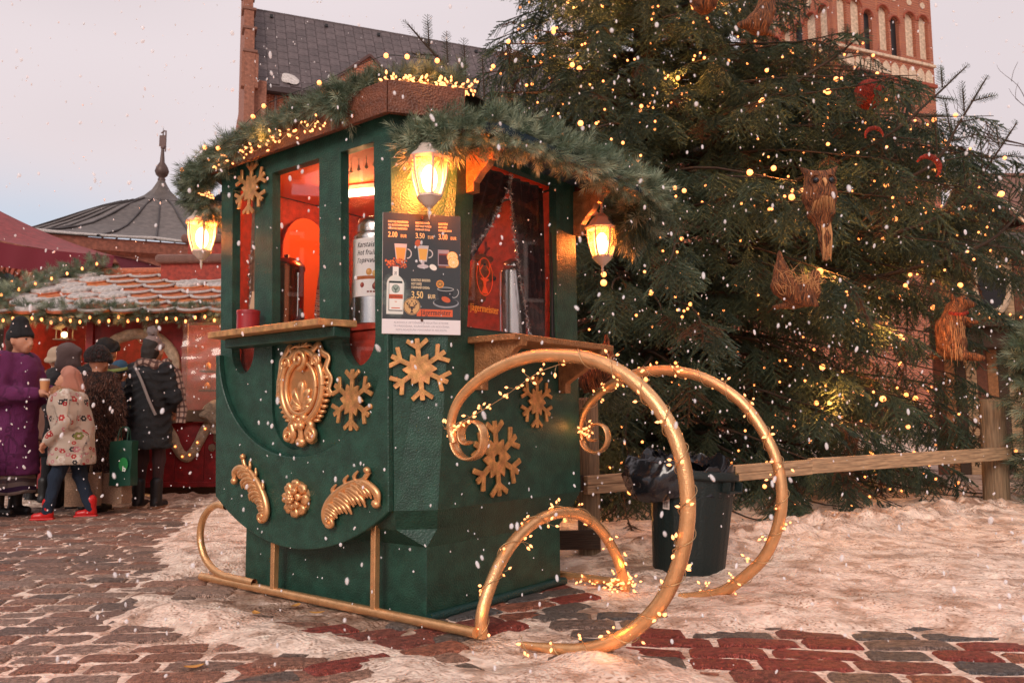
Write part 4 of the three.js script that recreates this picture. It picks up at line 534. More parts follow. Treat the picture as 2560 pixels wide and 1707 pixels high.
  kind(obj('tinsel', tinsel([[-0.02, 1.95, 0.03], [-0.08, 1.8, 0.03], [-0.06, 1.55, 0.03], [-0.02, 1.39, 0.03]], 0.02), tins, c3), 'stuff');
  // red sticker on the side window
  const dec = canvas(512, 768, (c, W, H) => { c.clearRect(0, 0, W, H); c.strokeStyle = '#ff5222'; c.fillStyle = '#ff5222'; c.lineWidth = 12; c.beginPath(); c.ellipse(240, 230, 130, 200, 0, 0, 7); c.stroke(); c.lineWidth = 16; for (const s of [-1, 1]) { c.beginPath(); c.moveTo(240 + s * 20, 240); c.quadraticCurveTo(240 + s * 110, 200, 240 + s * 70, 70); c.moveTo(240 + s * 88, 170); c.lineTo(240 + s * 30, 110); c.moveTo(240 + s * 80, 130); c.lineTo(240 + s * 105, 80); c.stroke(); c.beginPath(); c.ellipse(240 + s * 42, 262, 28, 12, -s * 0.4, 0, 7); c.fill(); } c.beginPath(); c.moveTo(205, 240); c.lineTo(275, 240); c.lineTo(260, 330); c.lineTo(300, 410); c.lineTo(190, 410); c.lineTo(222, 330); c.fill(); c.fillStyle = '#ffa03a'; c.font = 'bold 96px serif'; c.save(); c.translate(4, 610); c.scale(0.74, 1); c.fillText('Jägermeister', 0, 0); c.restore(); });
  const dg = new THREE.PlaneGeometry(0.24, 0.36); const dd = at(obj('window_sticker', dg, mat([1, 1, 1], { map: dec, alphaTest: 0.4, roughness: 0.5, side: THREE.DoubleSide }), scene), 0.0485, 1.54, -0.365, PI / 2); tag(dd, 'red stag emblem and lettering stuck on the side window', 'window sticker');
}

// ---------- pine garlands ----------
function pineShoot(n, L, nl, w) { // long-needled pine shoot along +y
  const pos = []; for (let i = 0; i < n; i++) { const t = Math.pow((i + 0.5) / n, 0.8), a = i * 2.39996, tip = t > 0.86 ? 0.25 : rr(0.5, 0.95), d = v(cos(a) * sin(tip), cos(tip), sin(a) * sin(tip)), s = v(-sin(a), 0, cos(a)).multiplyScalar(w), b = v(cos(a) * 0.004, t * L, sin(a) * 0.004), l = nl * rr(0.75, 1.15), e = b.clone().addScaledVector(d, l); e.y -= 0.1 * l * (1 - t); const m = b.clone().lerp(e, 0.5); pos.push(b.x - s.x * 0.6, b.y, b.z - s.z * 0.6, m.x + s.x, m.y, m.z + s.z, e.x, e.y, e.z, b.x - s.x * 0.6, b.y, b.z - s.z * 0.6, m.x - s.x * 0.6, m.y + w * 0.8, m.z - s.z * 0.6, m.x + s.x, m.y, m.z + s.z); }
  const g = new THREE.BufferGeometry(); g.setAttribute('position', new THREE.Float32BufferAttribute(pos, 3)); g.computeVertexNormals(); return g; }
const needleM = mat([1, 1, 1], { roughness: 0.5, side: THREE.DoubleSide }), twigM = mat([0.13, 0.06, 0.03], { roughness: 0.9 });
const shootGeos = [pineShoot(40, 0.085, 0.07, 0.0025), pineShoot(34, 0.065, 0.064, 0.0025), pineShoot(44, 0.1, 0.068, 0.0025)];
const dummy = new THREE.Object3D(), QY = v(0, 1, 0);
function pineMass(parent, pts, count, spread, dirf, tint = 1, scale = 1, partName = 'needles') {
  const c = new THREE.CatmullRomCurve3(pts.map((p) => (p.isVector3 ? p : v(...p)))), lists = [[], [], []];
  for (let i = 0; i < count; i++) { const t = (i + rnd()) / count, p = c.getPoint(t), tg = c.getTangent(t); const r = v(rr(-1, 1), rr(-1, 1), rr(-1, 1)).normalize(); const d = dirf(r, tg, t); const q = p.clone().addScaledVector(r, spread * Math.sqrt(rnd())); lists[i % 3].push([q, d.normalize(), rr(0.75, 1.25) * scale]); }
  lists.forEach((l, k) => { const im = new THREE.InstancedMesh(shootGeos[k], needleM, l.length), cc = new THREE.Color(); l.forEach(([p, d, s], i) => { dummy.position.copy(p); dummy.quaternion.setFromUnitVectors(QY, d); dummy.rotateY(rnd() * 6.28); dummy.scale.setScalar(s); dummy.updateMatrix(); im.setMatrixAt(i, dummy.matrix); const u = rnd(); cc.setRGB(lerp(0.06, 0.33, u * u) * tint, lerp(0.1, 0.37, u * u) * tint, lerp(0.056, 0.25, u * u) * tint); im.setColorAt(i, cc); }); im.name = partName; im.castShadow = im.receiveShadow = true; parent.add(kind(im, 'stuff')); });
  return c;
}
{
  const out = (fx, fy, fz, k, al = 0.7) => (r, tg) => r.clone().multiplyScalar(0.8).add(v(fx, fy, fz).multiplyScalar(k)).addScaledVector(tg, al * (rnd() < 0.5 ? 1 : -0.6));
  const g1 = onKiosk(thing('pine_garland', 'thick pine garland along the front roof edge of the kiosk', 'garland', 'pine garlands on the kiosk roof'));
  const p1 = [[-1.76, 2.27, 0.17], [-1.62, 2.33, 0.21], [-1.2, 2.39, 0.235], [-0.8, 2.43, 0.235], [-0.45, 2.46, 0.22], [-0.2, 2.49, 0.16], [-0.04, 2.53, 0.02], [0.08, 2.54, -0.16]];
  obj('stem', tube(p1, 0.014, { rs: 6 }), twigM, g1); pineMass(g1, p1.slice(0, 6), 900, 0.045, out(0, 0.1, 0.25, 0.9), 1, 0.6); pineMass(g1, p1.slice(0, 3), 160, 0.07, out(-0.2, -0.05, 0.25, 0.9), 1, 0.7); pineMass(g1, p1.slice(4), 240, 0.035, out(0.1, 0.2, 0.1, 0.9), 1, 0.6); pineMass(g1, [[-1.74, 2.24, 0.16], [-1.66, 2.17, 0.16], [-1.58, 2.12, 0.14]], 110, 0.05, out(-0.3, -0.5, 0.3, 0.9), 0.9, 0.7); pineMass(g1, [[-0.34, 2.44, 0.26], [-0.3, 2.37, 0.26]], 40, 0.04, out(0, -0.9, 0.2, 0.9), 1, 0.7);
  const g2 = onKiosk(thing('pine_garland', 'thick blue green pine garland around the side canopy edge of the kiosk', 'garland', 'pine garlands on the kiosk roof'));
  const p2 = [[0.0, 2.18, 0.13], [0.14, 2.2, 0.08], [0.3, 2.18, 0.06], [0.42, 2.17, -0.06], [0.46, 2.17, -0.45], [0.47, 2.175, -0.9], [0.47, 2.175, -1.25], [0.43, 2.15, -1.41], [0.26, 2.11, -1.45], [0.12, 2.08, -1.44]];
  obj('stem', tube(p2, 0.014, { rs: 6 }), twigM, g2); pineMass(g2, p2, 900, 0.065, out(0.25, -0.02, 0.2, 0.9), 1.15, 0.68); pineMass(g2, [[0.38, 2.24, 0.0], [0.41, 2.25, -0.5], [0.41, 2.26, -1.1]], 200, 0.045, out(0.1, 0.4, 0.1, 0.9), 1.15, 0.68); pineMass(g2, [[0.38, 2.12, -1.36], [0.32, 2.06, -1.4], [0.25, 2.03, -1.42]], 150, 0.07, out(0, -0.7, 0, 0.9), 0.75); pineMass(g2, [[0.05, 2.15, 0.1], [0.2, 2.16, 0.06]], 60, 0.05, out(0.0, -0.7, 0.3, 0.9), 1.2);
}

// ---------- fairy lights: thin wire with clusters of tiny lamps ----------
const microGeo = (() => { const g = new THREE.SphereGeometry(0.0052, 7, 6); const p = g.attributes.position; for (let i = 0; i < p.count; i++) { const y = p.getY(i); p.setY(i, y * 1.7 + 0.006); if (y > 0) { p.setX(i, p.getX(i) * (1 - y / 0.0075)); p.setZ(i, p.getZ(i) * (1 - y / 0.0075)); } } g.computeVertexNormals(); return g; })();
function fairy(o, pts, per, stem = 0.035, cluster = 4, spreadV = 1) {
  const c = new THREE.CatmullRomCurve3(pts.map((p) => (p.isVector3 ? p : v(...p)))), L = c.getLength(), n = Math.max(1, Math.round(L * per)), wires = [tube(pts, 0.0018, { seg: Math.min(420, Math.round(L * 70)), rs: 4, cap: false })], bulbs = [];
  for (let i = 0; i < n; i++) { const p = c.getPointAt((i + rr(0.1, 0.9)) / n), k = Math.round(cluster * rr(0.7, 1.4)); for (let j = 0; j < k; j++) { const d = v(rr(-1, 1), rr(-0.8, 1) * spreadV, rr(-1, 1)).normalize(), l = stem * rr(0.5, 1.2), b = p.clone().addScaledVector(v(rr(-1, 1), rr(-1, 1), rr(-1, 1)), 0.012), e = b.clone().addScaledVector(d, l); wires.push(tube([p, b.clone().lerp(e, 0.5), e], 0.0011, { seg: 2, rs: 3, cap: false })); dummy.position.copy(e); dummy.quaternion.setFromUnitVectors(QY, d); dummy.scale.setScalar(rr(0.9, 1.25)); dummy.updateMatrix(); bulbs.push(microGeo.clone().applyMatrix4(dummy.matrix)); } }
  obj('wire', wires, M.wire, o); kind(obj('light_bulbs', bulbs, M.micro, o), 'stuff'); return c;
}
const fairyLight = (o, p, k) => { const l = new THREE.PointLight(new THREE.Color(1, 0.38, 0.08), k); l.name = 'fairy_light_glow'; l.position.copy(p); l.castShadow = true; o.add(l); };
const spiralOn = (pts, r, turns, t0 = 0, t1 = 1, up = v(0, 0, 1)) => { const c = new THREE.CatmullRomCurve3(pts.map((p) => v(...p))), o = []; const N = turns * 8; for (let i = 0; i <= N; i++) { const t = lerp(t0, t1, i / N), p = c.getPointAt(t), tg = c.getTangentAt(t), b = up.clone().addScaledVector(tg, -up.dot(tg)).normalize(), s = b.clone().cross(tg), a = (i / N) * turns * 2 * PI; o.push(p.addScaledVector(s, cos(a) * r).addScaledVector(b, sin(a) * r)); } return o; };
{
  const H1 = [[0.598, 0.014], [0.767, 0.026], [0.887, 0.042], [1.001, 0.083], [1.121, 0.160], [1.220, 0.263], [1.282, 0.375], [1.319, 0.497], [1.331, 0.617], [1.315, 0.752], [1.271, 0.873], [1.187, 0.986], [1.079, 1.071], [0.946, 1.129], [0.805, 1.153]].map(([x, y]) => [x, y, 0.07]);
  const s1 = onKiosk(thing('fairy_light_string', 'tiny warm lights wound around the front gold hoop and strung to its curl', 'fairy lights', 'fairy light strings on the kiosk'));
  const path1 = spiralOn(H1, 0.034, 13); fairy(s1, path1, 5.0, 0.032, 3);
  const s1b = [path1[path1.length - 1], v(0.7, 1.09, 0.08), v(0.5, 0.985, 0.085), v(0.33, 0.91, 0.09), v(0.2, 0.865, 0.1)]; fairy(s1, s1b, 15, 0.026, 3); fairy(s1, [[0.2, 0.865, 0.1], [0.17, 0.86, 0.03], [0.22, 0.855, 0.02], [0.26, 0.87, 0.1]], 20, 0.026, 3);
  fairyLight(s1, v(1.03, 0.15, 0.13), 0.02);
  const H2 = [[0.64, -0.005], [0.759, 0.012], [0.877, 0.046], [0.993, 0.129], [1.095, 0.232], [1.153, 0.340], [1.189, 0.466], [1.194, 0.590], [1.167, 0.724], [1.107, 0.849], [1.023, 0.967], [0.911, 1.057], [0.770, 1.125], [0.596, 1.159], [0.438, 1.152], [0.300, 1.110], [0.171, 1.043], [0.085, 0.959], [0.042, 0.86]].map(([x, y]) => [x, y, -1.2]);
  const s2 = onKiosk(thing('fairy_light_string', 'tiny warm lights wound around the rear gold hoop next to the bin', 'fairy lights', 'fairy light strings on the kiosk'));
  fairy(s2, spiralOn(H2, 0.034, 16), 5.6, 0.032, 4); fairy(s2, [[0.05, 0.85, -1.16], [0.1, 0.84, -1.15], [0.17, 0.835, -1.15]], 40, 0.02, 4); fairyLight(s2, v(0.12, 0.86, -1.06), 0.015);
  const H3 = [[0.05, 0.0], [0.045, 0.09], [-0.01, 0.2], [-0.09, 0.3], [-0.205, 0.385], [-0.35, 0.44], [-0.52, 0.46], [-0.68, 0.44], [-0.82, 0.385], [-0.95, 0.29], [-1.06, 0.16], [-1.13, 0.02]].map(([z, y]) => [0.365, y, z]);
  const s3 = onKiosk(thing('fairy_light_string', 'tiny warm lights wound around the low cross hoop between the runners', 'fairy lights', 'fairy light strings on the kiosk'));
  fairy(s3, spiralOn(H3, 0.033, 8, 0, 1, v(1, 0, 0)), 6.5, 0.03, 4); fairy(s3, [[0.37, 0.03, -1.0], [0.42, 0.03, -1.1], [0.37, 0.05, -1.16], [0.33, 0.03, -1.06], [0.4, 0.06, -1.12], [0.25, 0.02, -1.12], [0.05, 0.02, -1.14]], 24, 0.03, 4); fairyLight(s3, v(0.4, 0.14, -1.05), 0.025); fairyLight(s3, v(0.42, 0.12, 0.1), 0.012);
  const s4 = onKiosk(thing('fairy_light_string', 'dense tiny warm lights lying on the roof board above the kiosk corner', 'fairy lights', 'fairy light strings on the kiosk'));
  const zig = []; for (let i = 0; i <= 40; i++) { const t = i / 40; zig.push([lerp(-0.06, 0.2, t) + rr(-0.012, 0.012), 2.462 + rr(-0.012, 0.02), lerp(0.235, -0.13, t) + rr(-0.012, 0.012)]); } fairy(s4, zig, 44, 0.024, 3); fairyLight(s4, v(0.09, 2.5, 0.08), 0.05);
  const s5 = onKiosk(thing('fairy_light_string', 'tiny warm lights hanging below the front roof garland', 'fairy lights', 'fairy light strings on the kiosk'));
  const zg = []; for (let i = 0; i <= 30; i++) { const t = i / 30; zg.push([lerp(-1.42, -0.42, t), 2.325 + 0.025 * sin(i * 1.9) + 0.03 * t, 0.262 + 0.012 * sin(i * 2.7)]); } fairy(s5, zg, 22, 0.024, 2); fairy(s5, [[-1.62, 2.22, 0.2], [-1.58, 2.2, 0.2], [-1.54, 2.19, 0.18]], 60, 0.02, 3); fairyLight(s5, v(-0.9, 2.37, 0.3), 0.03);
  const big = new THREE.SphereGeometry(0.012, 10, 8);
  const s6 = onKiosk(thing('bulb_string', 'string of larger warm bulbs running through the front roof garland', 'fairy lights')); const bp = [[-1.72, 2.36, 0.27], [-1.45, 2.43, 0.29], [-1.3, 2.39, 0.3], [-0.98, 2.49, 0.3], [-0.9, 2.53, 0.29], [-0.5, 2.56, 0.25], [-0.12, 2.62, 0.16], [-0.02, 2.6, 0.12], [0.06, 2.6, 0.0]]; obj('wire', tube(bp, 0.002, { rs: 4, cap: false }), M.cable, s6); for (const p of bp) obj('light_bulb', big.clone(), M.bulb, s6).position.set(...p);
}

// ---------- fence ----------
{
  const F = thing('wooden_fence', 'low weathered wooden fence with round posts in front of the big tree', 'fence');
  const postG = (x, z, r, h, lean) => { const g = lathe([[r * 1.02, -0.15], [r * 1.01, h * 0.5], [r, h - 0.02], [r * 0.93, h], [0.001, h + 0.004]], 22); jit(g, 0.006, 5, x); g.rotateZ(lean); return g.translate(x, 0, z); };
  obj('post', postG(0.50, -5.45, 0.072, 1.045, 0.0), M.post, F); obj('post', postG(4.77, -8.14, 0.118, 1.075, -0.02), M.post, F);
  const beam = (a, b, h, t, m, label) => { const A = v(...a), B = v(...b), L = A.distanceTo(B), g = box(L, h, t, 0, 0, 0, 0.006); const o = obj('rail', g, m, F, label); o.position.copy(A.clone().add(B).multiplyScalar(0.5)); o.quaternion.setFromUnitVectors(v(1, 0, 0), B.clone().sub(A).normalize()); return o; };
  beam([0.47, 0.508, -5.34], [2.4, 0.538, -6.62], 0.06, 0.045, M.plank); beam([0.47, 0.447, -5.343], [2.4, 0.479, -6.623], 0.058, 0.045, M.plank);
  beam([2.39, 0.517, -6.615], [4.86, 0.545, -8.02], 0.122, 0.045, M.plank);
  beam([0.46, 0.49, -5.36], [-0.7, 0.47, -6.1], 0.1, 0.045, M.plankDark); beam([0.44, 0.93, -5.44], [-0.7, 0.9, -6.15], 0.09, 0.045, M.plankDark); beam([0.56, 0.13, -5.36], [-0.6, 0.12, -5.36], 0.12, 0.045, M.plankDark);
  beam([4.9, 0.5, -8.1], [6.6, 0.5, -7.2], 0.1, 0.045, M.plankDark);
  obj('bolt', [ball(0.01, 0.55, 0.455, -5.36), ball(0.01, 4.8, 0.54, -7.96)], M.steel, F);
}
// ---------- bin and its bag ----------
{
  const B = thing('rubbish_bin', 'dark green plastic rubbish bin with ribbed sides standing in the snow', 'bin'); B.position.set(1.02, 0.01, -4.86); B.rotation.z = -0.075;
  const bm = mat([0.004, 0.013, 0.013], { roughness: 0.5, bumpMap: rep(T.rough, 4), bumpScale: 0.002 });
  const g = lathe([[0.001, 0.012], [0.18, 0.01], [0.198, 0.0], [0.206, 0.014], [0.22, 0.2], [0.236, 0.44], [0.244, 0.56], [0.238, 0.56], [0.2, 0.03], [0.001, 0.03]], 72); const p = g.attributes.position; for (let i = 0; i < p.count; i++) { const a = Math.atan2(p.getZ(i), p.getX(i)), y = p.getY(i); if (y > 0.05 && y < 0.5) { const k = 1 - 0.018 * smooth(Math.cos(a * 24), 0.72, 1); p.setX(i, p.getX(i) * k); p.setZ(i, p.getZ(i) * k); } } g.computeVertexNormals();
  obj('body', g, bm, B); obj('rim', lathe([[0.24, 0.545], [0.262, 0.548], [0.266, 0.56], [0.262, 0.59], [0.248, 0.6], [0.24, 0.596], [0.24, 0.545]], 48), bm, B);
  for (const a of [0.82, 3.9]) { const h = obj('handle', [box(0.15, 0.014, 0.05, 0, 0.49, 0.262, 0.006), box(0.012, 0.055, 0.05, -0.07, 0.518, 0.26, 0.005), box(0.012, 0.055, 0.05, 0.07, 0.518, 0.26, 0.005)], bm, B); h.rotation.y = a; }
  const st = canvas(128, 256, (c) => { c.fillStyle = '#cfc3bc'; c.fillRect(0, 0, 128, 256); c.fillStyle = '#5b504e'; for (let i = 0; i < 5; i++) c.fillRect(16, 20 + i * 16, 60 + 30 * rnd(), 5); for (let i = 0; i < 26; i++) c.fillRect(16 + i * 3.6, 120, 1 + 2 * rnd(), 110); });
  const s = obj('sticker', new THREE.CylinderGeometry(0.2395, 0.2335, 0.085, 6, 1, true, -0.1, 0.2), mat([1, 1, 1], { map: st, roughness: 0.4 }), B); s.position.set(0, 0.41, 0.001); s.rotation.y = -0.86;
  const bag = thing('bin_bag', 'crumpled shiny black rubbish bag hanging over the rim of the bin', 'rubbish bag'); bag.position.copy(B.position); bag.rotation.copy(B.rotation);
  const bagM = mat([0.010, 0.010, 0.013], { roughness: 0.2, side: THREE.DoubleSide, clearcoat: 0.3 });
  const cr = (x, y, z) => { const c = v(x, y, z); let s = 0; for (let k = 0; k < 5; k++) { const f = 4 * 1.8 ** k; s += Math.abs(NO.noise(c.x * f + k * 3, c.y * f, c.z * f)) / 1.5 ** k; } return s; };
  const N = 110, R = 20, pos = [], idx = []; // one crumpled sleeve: from inside, over the rim, down the outside; bulging to the left
  const prof = [[0.1, 0.56], [0.15, 0.5], [0.2, 0.53], [0.225, 0.58], [0.225, 0.63], [0.25, 0.645], [0.275, 0.625], [0.285, 0.58], [0.28, 0.53], [0.272, 0.48], [0.266, 0.45]];
  for (let j = 0; j <= R; j++) for (let i = 0; i <= N; i++) { const a = i / N * 2 * PI, f = j / R * (prof.length - 1), q = Math.min(prof.length - 2, Math.floor(f)), w = f - q; let r = lerp(prof[q][0], prof[q + 1][0], w), y = lerp(prof[q][1], prof[q + 1][1], w); const lft = smooth(-cos(a - 0.5), -0.25, 0.75), down = smooth(j / R, 0.42, 1); r = lerp(Math.min(r, 0.232), r, lft); if (lft < 0.35) y = lerp(Math.min(y, 0.6 - 0.1 * down), y, lft / 0.35); r += 0.085 * lft * sin(down * PI * 0.85); y -= 0.06 * lft * down; const x = r * cos(a), z = r * sin(a), c = cr(x * 1.1, y * 1.2, z * 1.1) - 0.35; r += 0.06 * c * (0.35 + lft); y += 0.06 * c * (j < R * 0.65 ? 1 : 0.4); if (sin(a) < -0.2 && j < 11) y += 0.05 * c + 0.035; pos.push(r * cos(a), y, r * sin(a)); if (i && j) { const k = j * (N + 1) + i; idx.push(k, k - N - 1, k - N - 2, k, k - N - 2, k - 1); } }
  const bg = new THREE.BufferGeometry(); bg.setAttribute('position', new THREE.Float32BufferAttribute(pos, 3)); bg.setIndex(idx); bg.setAttribute('uv', new THREE.Float32BufferAttribute(pos.flatMap((q, i) => (i % 3 === 0 ? [q * 2, pos[i + 1] * 2] : [])), 2)); bg.computeVertexNormals(); obj('sleeve', bg, bagM, bag);
}
// ---------- the big spruce ----------
const TX = 1.75, TZ = -10.3;
function spray(L, nT, droop, s0) { // flat spruce spray along +y: axis and side twigs clad with needles
  const pos = [], nd = (p, t, len) => { // needles around a twig from p along t
    const n = Math.max(5, Math.round(len / 0.012)), u = v(0, 0, 1).addScaledVector(t, -t.z).normalize(), w = u.clone().cross(t);
    for (let i = 0; i < n; i++) for (let k = 0; k < 3; k++) { const a = (i * 2.4 + k * 2.09 + s0), f = i / n, b = p.clone().addScaledVector(t, f * len), d = t.clone().multiplyScalar(0.75).addScaledVector(u, cos(a) * 0.7).addScaledVector(w, sin(a) * 0.7).normalize(), l = 0.024 * (1 - 0.35 * f) * rr(0.8, 1.2), s = t.clone().cross(d).normalize().multiplyScalar(0.0045), e = b.clone().addScaledVector(d, l); pos.push(b.x - s.x, b.y - s.y, b.z - s.z, b.x + s.x, b.y + s.y, b.z + s.z, e.x, e.y, e.z); } };
  const ax = (y) => v(0.01 * sin(y * 9 + s0), y, -droop * y * y);
  for (let i = 0; i < 5; i++) { const a = ax(L * i / 5), b = ax(L * (i + 1) / 5); nd(a, b.clone().sub(a).normalize(), a.distanceTo(b)); }
  for (let i = 0; i < nT; i++) { const f = 0.12 + 0.82 * i / nT, p = ax(L * f), sd = i % 2 ? 1 : -1, l = (0.62 * L * (1 - f) + 0.05) * rr(0.75, 1.1), a = rr(0.7, 1.05); nd(p, v(sd * sin(a), cos(a), -rr(0.1, 0.5)).normalize(), l); }
  const g = new THREE.BufferGeometry(); g.setAttribute('position', new THREE.Float32BufferAttribute(pos, 3)); g.computeVertexNormals(); return g;
}
const spruceM = mat([1, 1, 1], { roughness: 0.55, side: THREE.DoubleSide });
const sprays = [spray(0.36, 10, 0.5, 0), spray(0.44, 11, 0.8, 2), spray(0.28, 8, 0.4, 4)];
const treeTips = [];
{
  const tree = thing('spruce_tree', 'huge dark green spruce covered in warm lights behind the wooden fence', 'christmas tree'); tree.position.set(TX, 0, TZ);
  obj('trunk', tube([[0, -0.1, 0], [0.02, 3, 0], [0, 7, 0.02], [0, 11.2, 0]], [0.24, 0.19, 0.11, 0.02], { seg: 20, rs: 12 }), M.bark, tree);
  const Rp = [[0, 3.7], [0.6, 4.0], [2, 4.1], [3.4, 3.65], [4.8, 2.75], [6.2, 2.0], [8, 1.15], [10.8, 0.15]], R = (h) => { for (let i = 1; i < Rp.length; i++) if (h < Rp[i][0]) return lerp(Rp[i - 1][1], Rp[i][1], (h - Rp[i - 1][0]) / (Rp[i][0] - Rp[i - 1][0])); return 0.1; };
  const limbs = [], inst = [[], [], []], B = new M4(); let lev = 0;
  const put = (p, d, up, s, k, br) => inst[k].push([p, d, up, s, br]);
  for (let h = 0.3; h < 10.4; h += lerp(0.19, 0.26, h / 10)) { lev++;
    const n = h > 7.2 ? 6 : 11;
    for (let b = 0; b < n; b++) {
      const a = (b + rr(-0.32, 0.32)) / n * 2 * PI + lev * 0.9, dx = cos(a), dz = sin(a), front = dz > -0.25; if (!front && rnd() < 0.45) continue;
      let L = R(h) * rr(0.74, 1.08) * (1 + 0.42 * Math.max(0, dx) * smooth(h, 0.8, 1.8) * smooth(5.6 - h, 0, 1.2)); if (rnd() < 0.1 && h > 1.2 && (dz < 0.55 || dx < -0.4)) L *= 1.22;
      if (h > 1.5 && h < 3.0 && dx > 0.5) L = Math.min(L, 3.0 / dx);
      { // keep clear of the fence, the kiosk and the bin
        for (let t = 1; t > 0.3; t -= 0.02) { const x = TX + dx * L * t, z = TZ + dz * L * t; if (z < fenceZ(x) - 0.12 || (h > 2.6 && z < fenceZ(x) + 0.35)) { L *= t; break; } } }
      const hh = h + rr(-0.08, 0.08), dr = rr(0.06, 0.2), P = (t) => v(dx * L * t + 0.05 * L * sin(t * 3 + b) * -dz, Math.max(0.07, hh + 0.16 * L * t - (0.24 + dr) * L * t * t + 0.06 * L * t ** 6), dz * L * t + 0.05 * L * sin(t * 3 + b) * dx);
      limbs.push(tube([P(0.02), P(0.3), P(0.6), P(0.85), P(1)], [0.03 + 0.008 * L, 0.024, 0.014, 0.008, 0.004], { seg: 9, rs: 5, cap: false }));
      if (front) treeTips.push({ P, L, h, a, dz });
      const step = h > 7.2 ? 0.3 : front ? 0.098 : 0.26;
      for (let s = L * 0.16; s < L; s += step * rr(0.8, 1.2)) {
        const t = s / L, p = P(t), tg = P(Math.min(1, t + 0.03)).sub(P(t - 0.02)).normalize(), side = v(-tg.z, 0, tg.x).normalize(), sg = rnd() < 0.5 ? 1 : -1, br = smooth(t, 0.35, 1);
        const wide = 0.55 + 0.45 * Math.min(1, (1 - t) * 2.2), q = p.clone().addScaledVector(side, sg * rr(0.02, 0.42) * wide * smooth(1 - t, 0, 0.4)); q.y -= rr(0, 0.06);
        const d = tg.clone().multiplyScalar(rr(0.35, 0.95)).addScaledVector(side, sg * rr(0.25, 0.9)); d.y -= rr(0.15, 0.75); put(q, d.normalize(), v(0, 1, 0), rr(0.7, 1.25), Math.floor(rnd() * 3), br);
        if (rnd() < 0.72) { const e = tg.clone().multiplyScalar(rr(0.1, 0.5)).addScaledVector(side, sg * rr(0, 0.4)); e.y -= 1; put(q, e.normalize(), tg.clone().addScaledVector(side, sg * rr(0, 1)), rr(0.6, 1.15), Math.floor(rnd() * 3), br * 0.9); }
      }
      put(P(0.93), P(1).sub(P(0.9)).normalize(), v(0, 1, 0), 1, 1, 1);
    }
  }
  // the crown is wider towards the right: a second set of boughs fills that side
  for (let h = 3.0; h < 5.6; h += 0.19) for (let b = 0; b < 7; b++) {
    const a = rr(-0.75, 0.62), dx = cos(a), dz = sin(a), L = (h < 4 ? 4.5 : lerp(3.7, 2.3, (h - 4) / 1.6)) * rr(0.72, 1.04), P = (t) => v(dx * L * t, h + 0.1 * L * t - 0.2 * L * t * t + 0.05 * L * t ** 6, dz * L * t); { let cut = 1; for (let t = 1; t > 0.4; t -= 0.02) if (TZ + dz * L * t > fenceZ(TX + dx * L * t) - 0.3) cut = t; if (cut < 1) continue; }
    limbs.push(tube([P(0.3), P(0.6), P(0.85), P(1)], [0.026, 0.016, 0.009, 0.004], { seg: 8, rs: 5, cap: false })); treeTips.push({ P, L, h, a, dz: 0.5 });
    for (let s = L * 0.42; s < L; s += 0.085 * rr(0.8, 1.2)) { const t = s / L, tg = P(Math.min(1, t + 0.03)).sub(P(t - 0.02)).normalize(), side = v(-tg.z, 0, tg.x).normalize(), sg = rnd() < 0.5 ? 1 : -1, q = P(t).addScaledVector(side, sg * rr(0.02, 0.36) * Math.min(1, (1 - t) * 3 + 0.2)), d = tg.clone().multiplyScalar(rr(0.35, 0.95)).addScaledVector(side, sg * rr(0.25, 0.9)); d.y -= rr(0.15, 0.75); put(q, d.normalize(), v(0, 1, 0), rr(0.7, 1.25), Math.floor(rnd() * 3), 1); if (rnd() < 0.75) { const e = tg.clone().multiplyScalar(rr(0.1, 0.5)).addScaledVector(side, sg * rr(0, 0.4)); e.y -= 1; put(q, e.normalize(), tg.clone(), rr(0.6, 1.15), Math.floor(rnd() * 3), 1); } }
  }
  // long bare tipped boughs that stand out against the sky
  for (const [a, b, n] of [[[-0.2, 3.75, -7.2], [-0.92, 4.45, -7.0], 7], [[3.75, 3.7, -8.0], [4.66, 4.46, -8.0], 6], [[4.2, 3.4, -8.0], [4.86, 4.34, -8.0], 7], [[4.5, 3.0, -8.1], [5.2, 3.9, -8.1], 6], [[4.7, 2.6, -8.1], [5.6, 3.3, -8.2], 7], [[3.0, 4.4, -8.2], [3.75, 4.95, -8.2], 6]]) {
    const A = v(a[0] - TX, a[1], a[2] - TZ), E = v(b[0] - TX, b[1], b[2] - TZ), d = E.clone().sub(A), tr = v(A.x * 0.3, A.y - 0.4, A.z * 0.3); limbs.push(tube([tr, A, A.clone().lerp(E, 0.55).add(v(0, -0.03, 0)), E], [0.03, 0.017, 0.012, 0.006], { seg: 18, rs: 6 }));
    const Dn = d.clone().normalize(); for (let i = 0; i <= 14; i++) put(A.clone().addScaledVector(d, i / 14 * 0.96), Dn.clone().add(v(rr(-0.1, 0.1), 0, rr(-0.2, 0.2))).normalize(), v(rr(-1, 1), 0.3, 1), 0.34, 2, 1);
    for (let i = 0; i < n; i++) { const t = 0.05 + 0.8 * i / n, s = i % 2 ? 1 : -1, p = A.clone().addScaledVector(d, t), w = v(-d.y, d.x, 0).normalize(), q = Dn.clone().multiplyScalar(0.75).addScaledVector(w, 0.7 * s).add(v(0, 0, rr(-0.3, 0.3))).normalize(), l = (0.42 - 0.3 * t); limbs.push(tube([p, p.clone().addScaledVector(q, l)], [0.008, 0.004], { seg: 3, rs: 5 })); for (let k = 0; k < 6; k++) put(p.clone().addScaledVector(q, l * k / 6), q, v(0, 0.2, 1), 0.36 + 0.1 * rnd(), 2, 1); }
  }
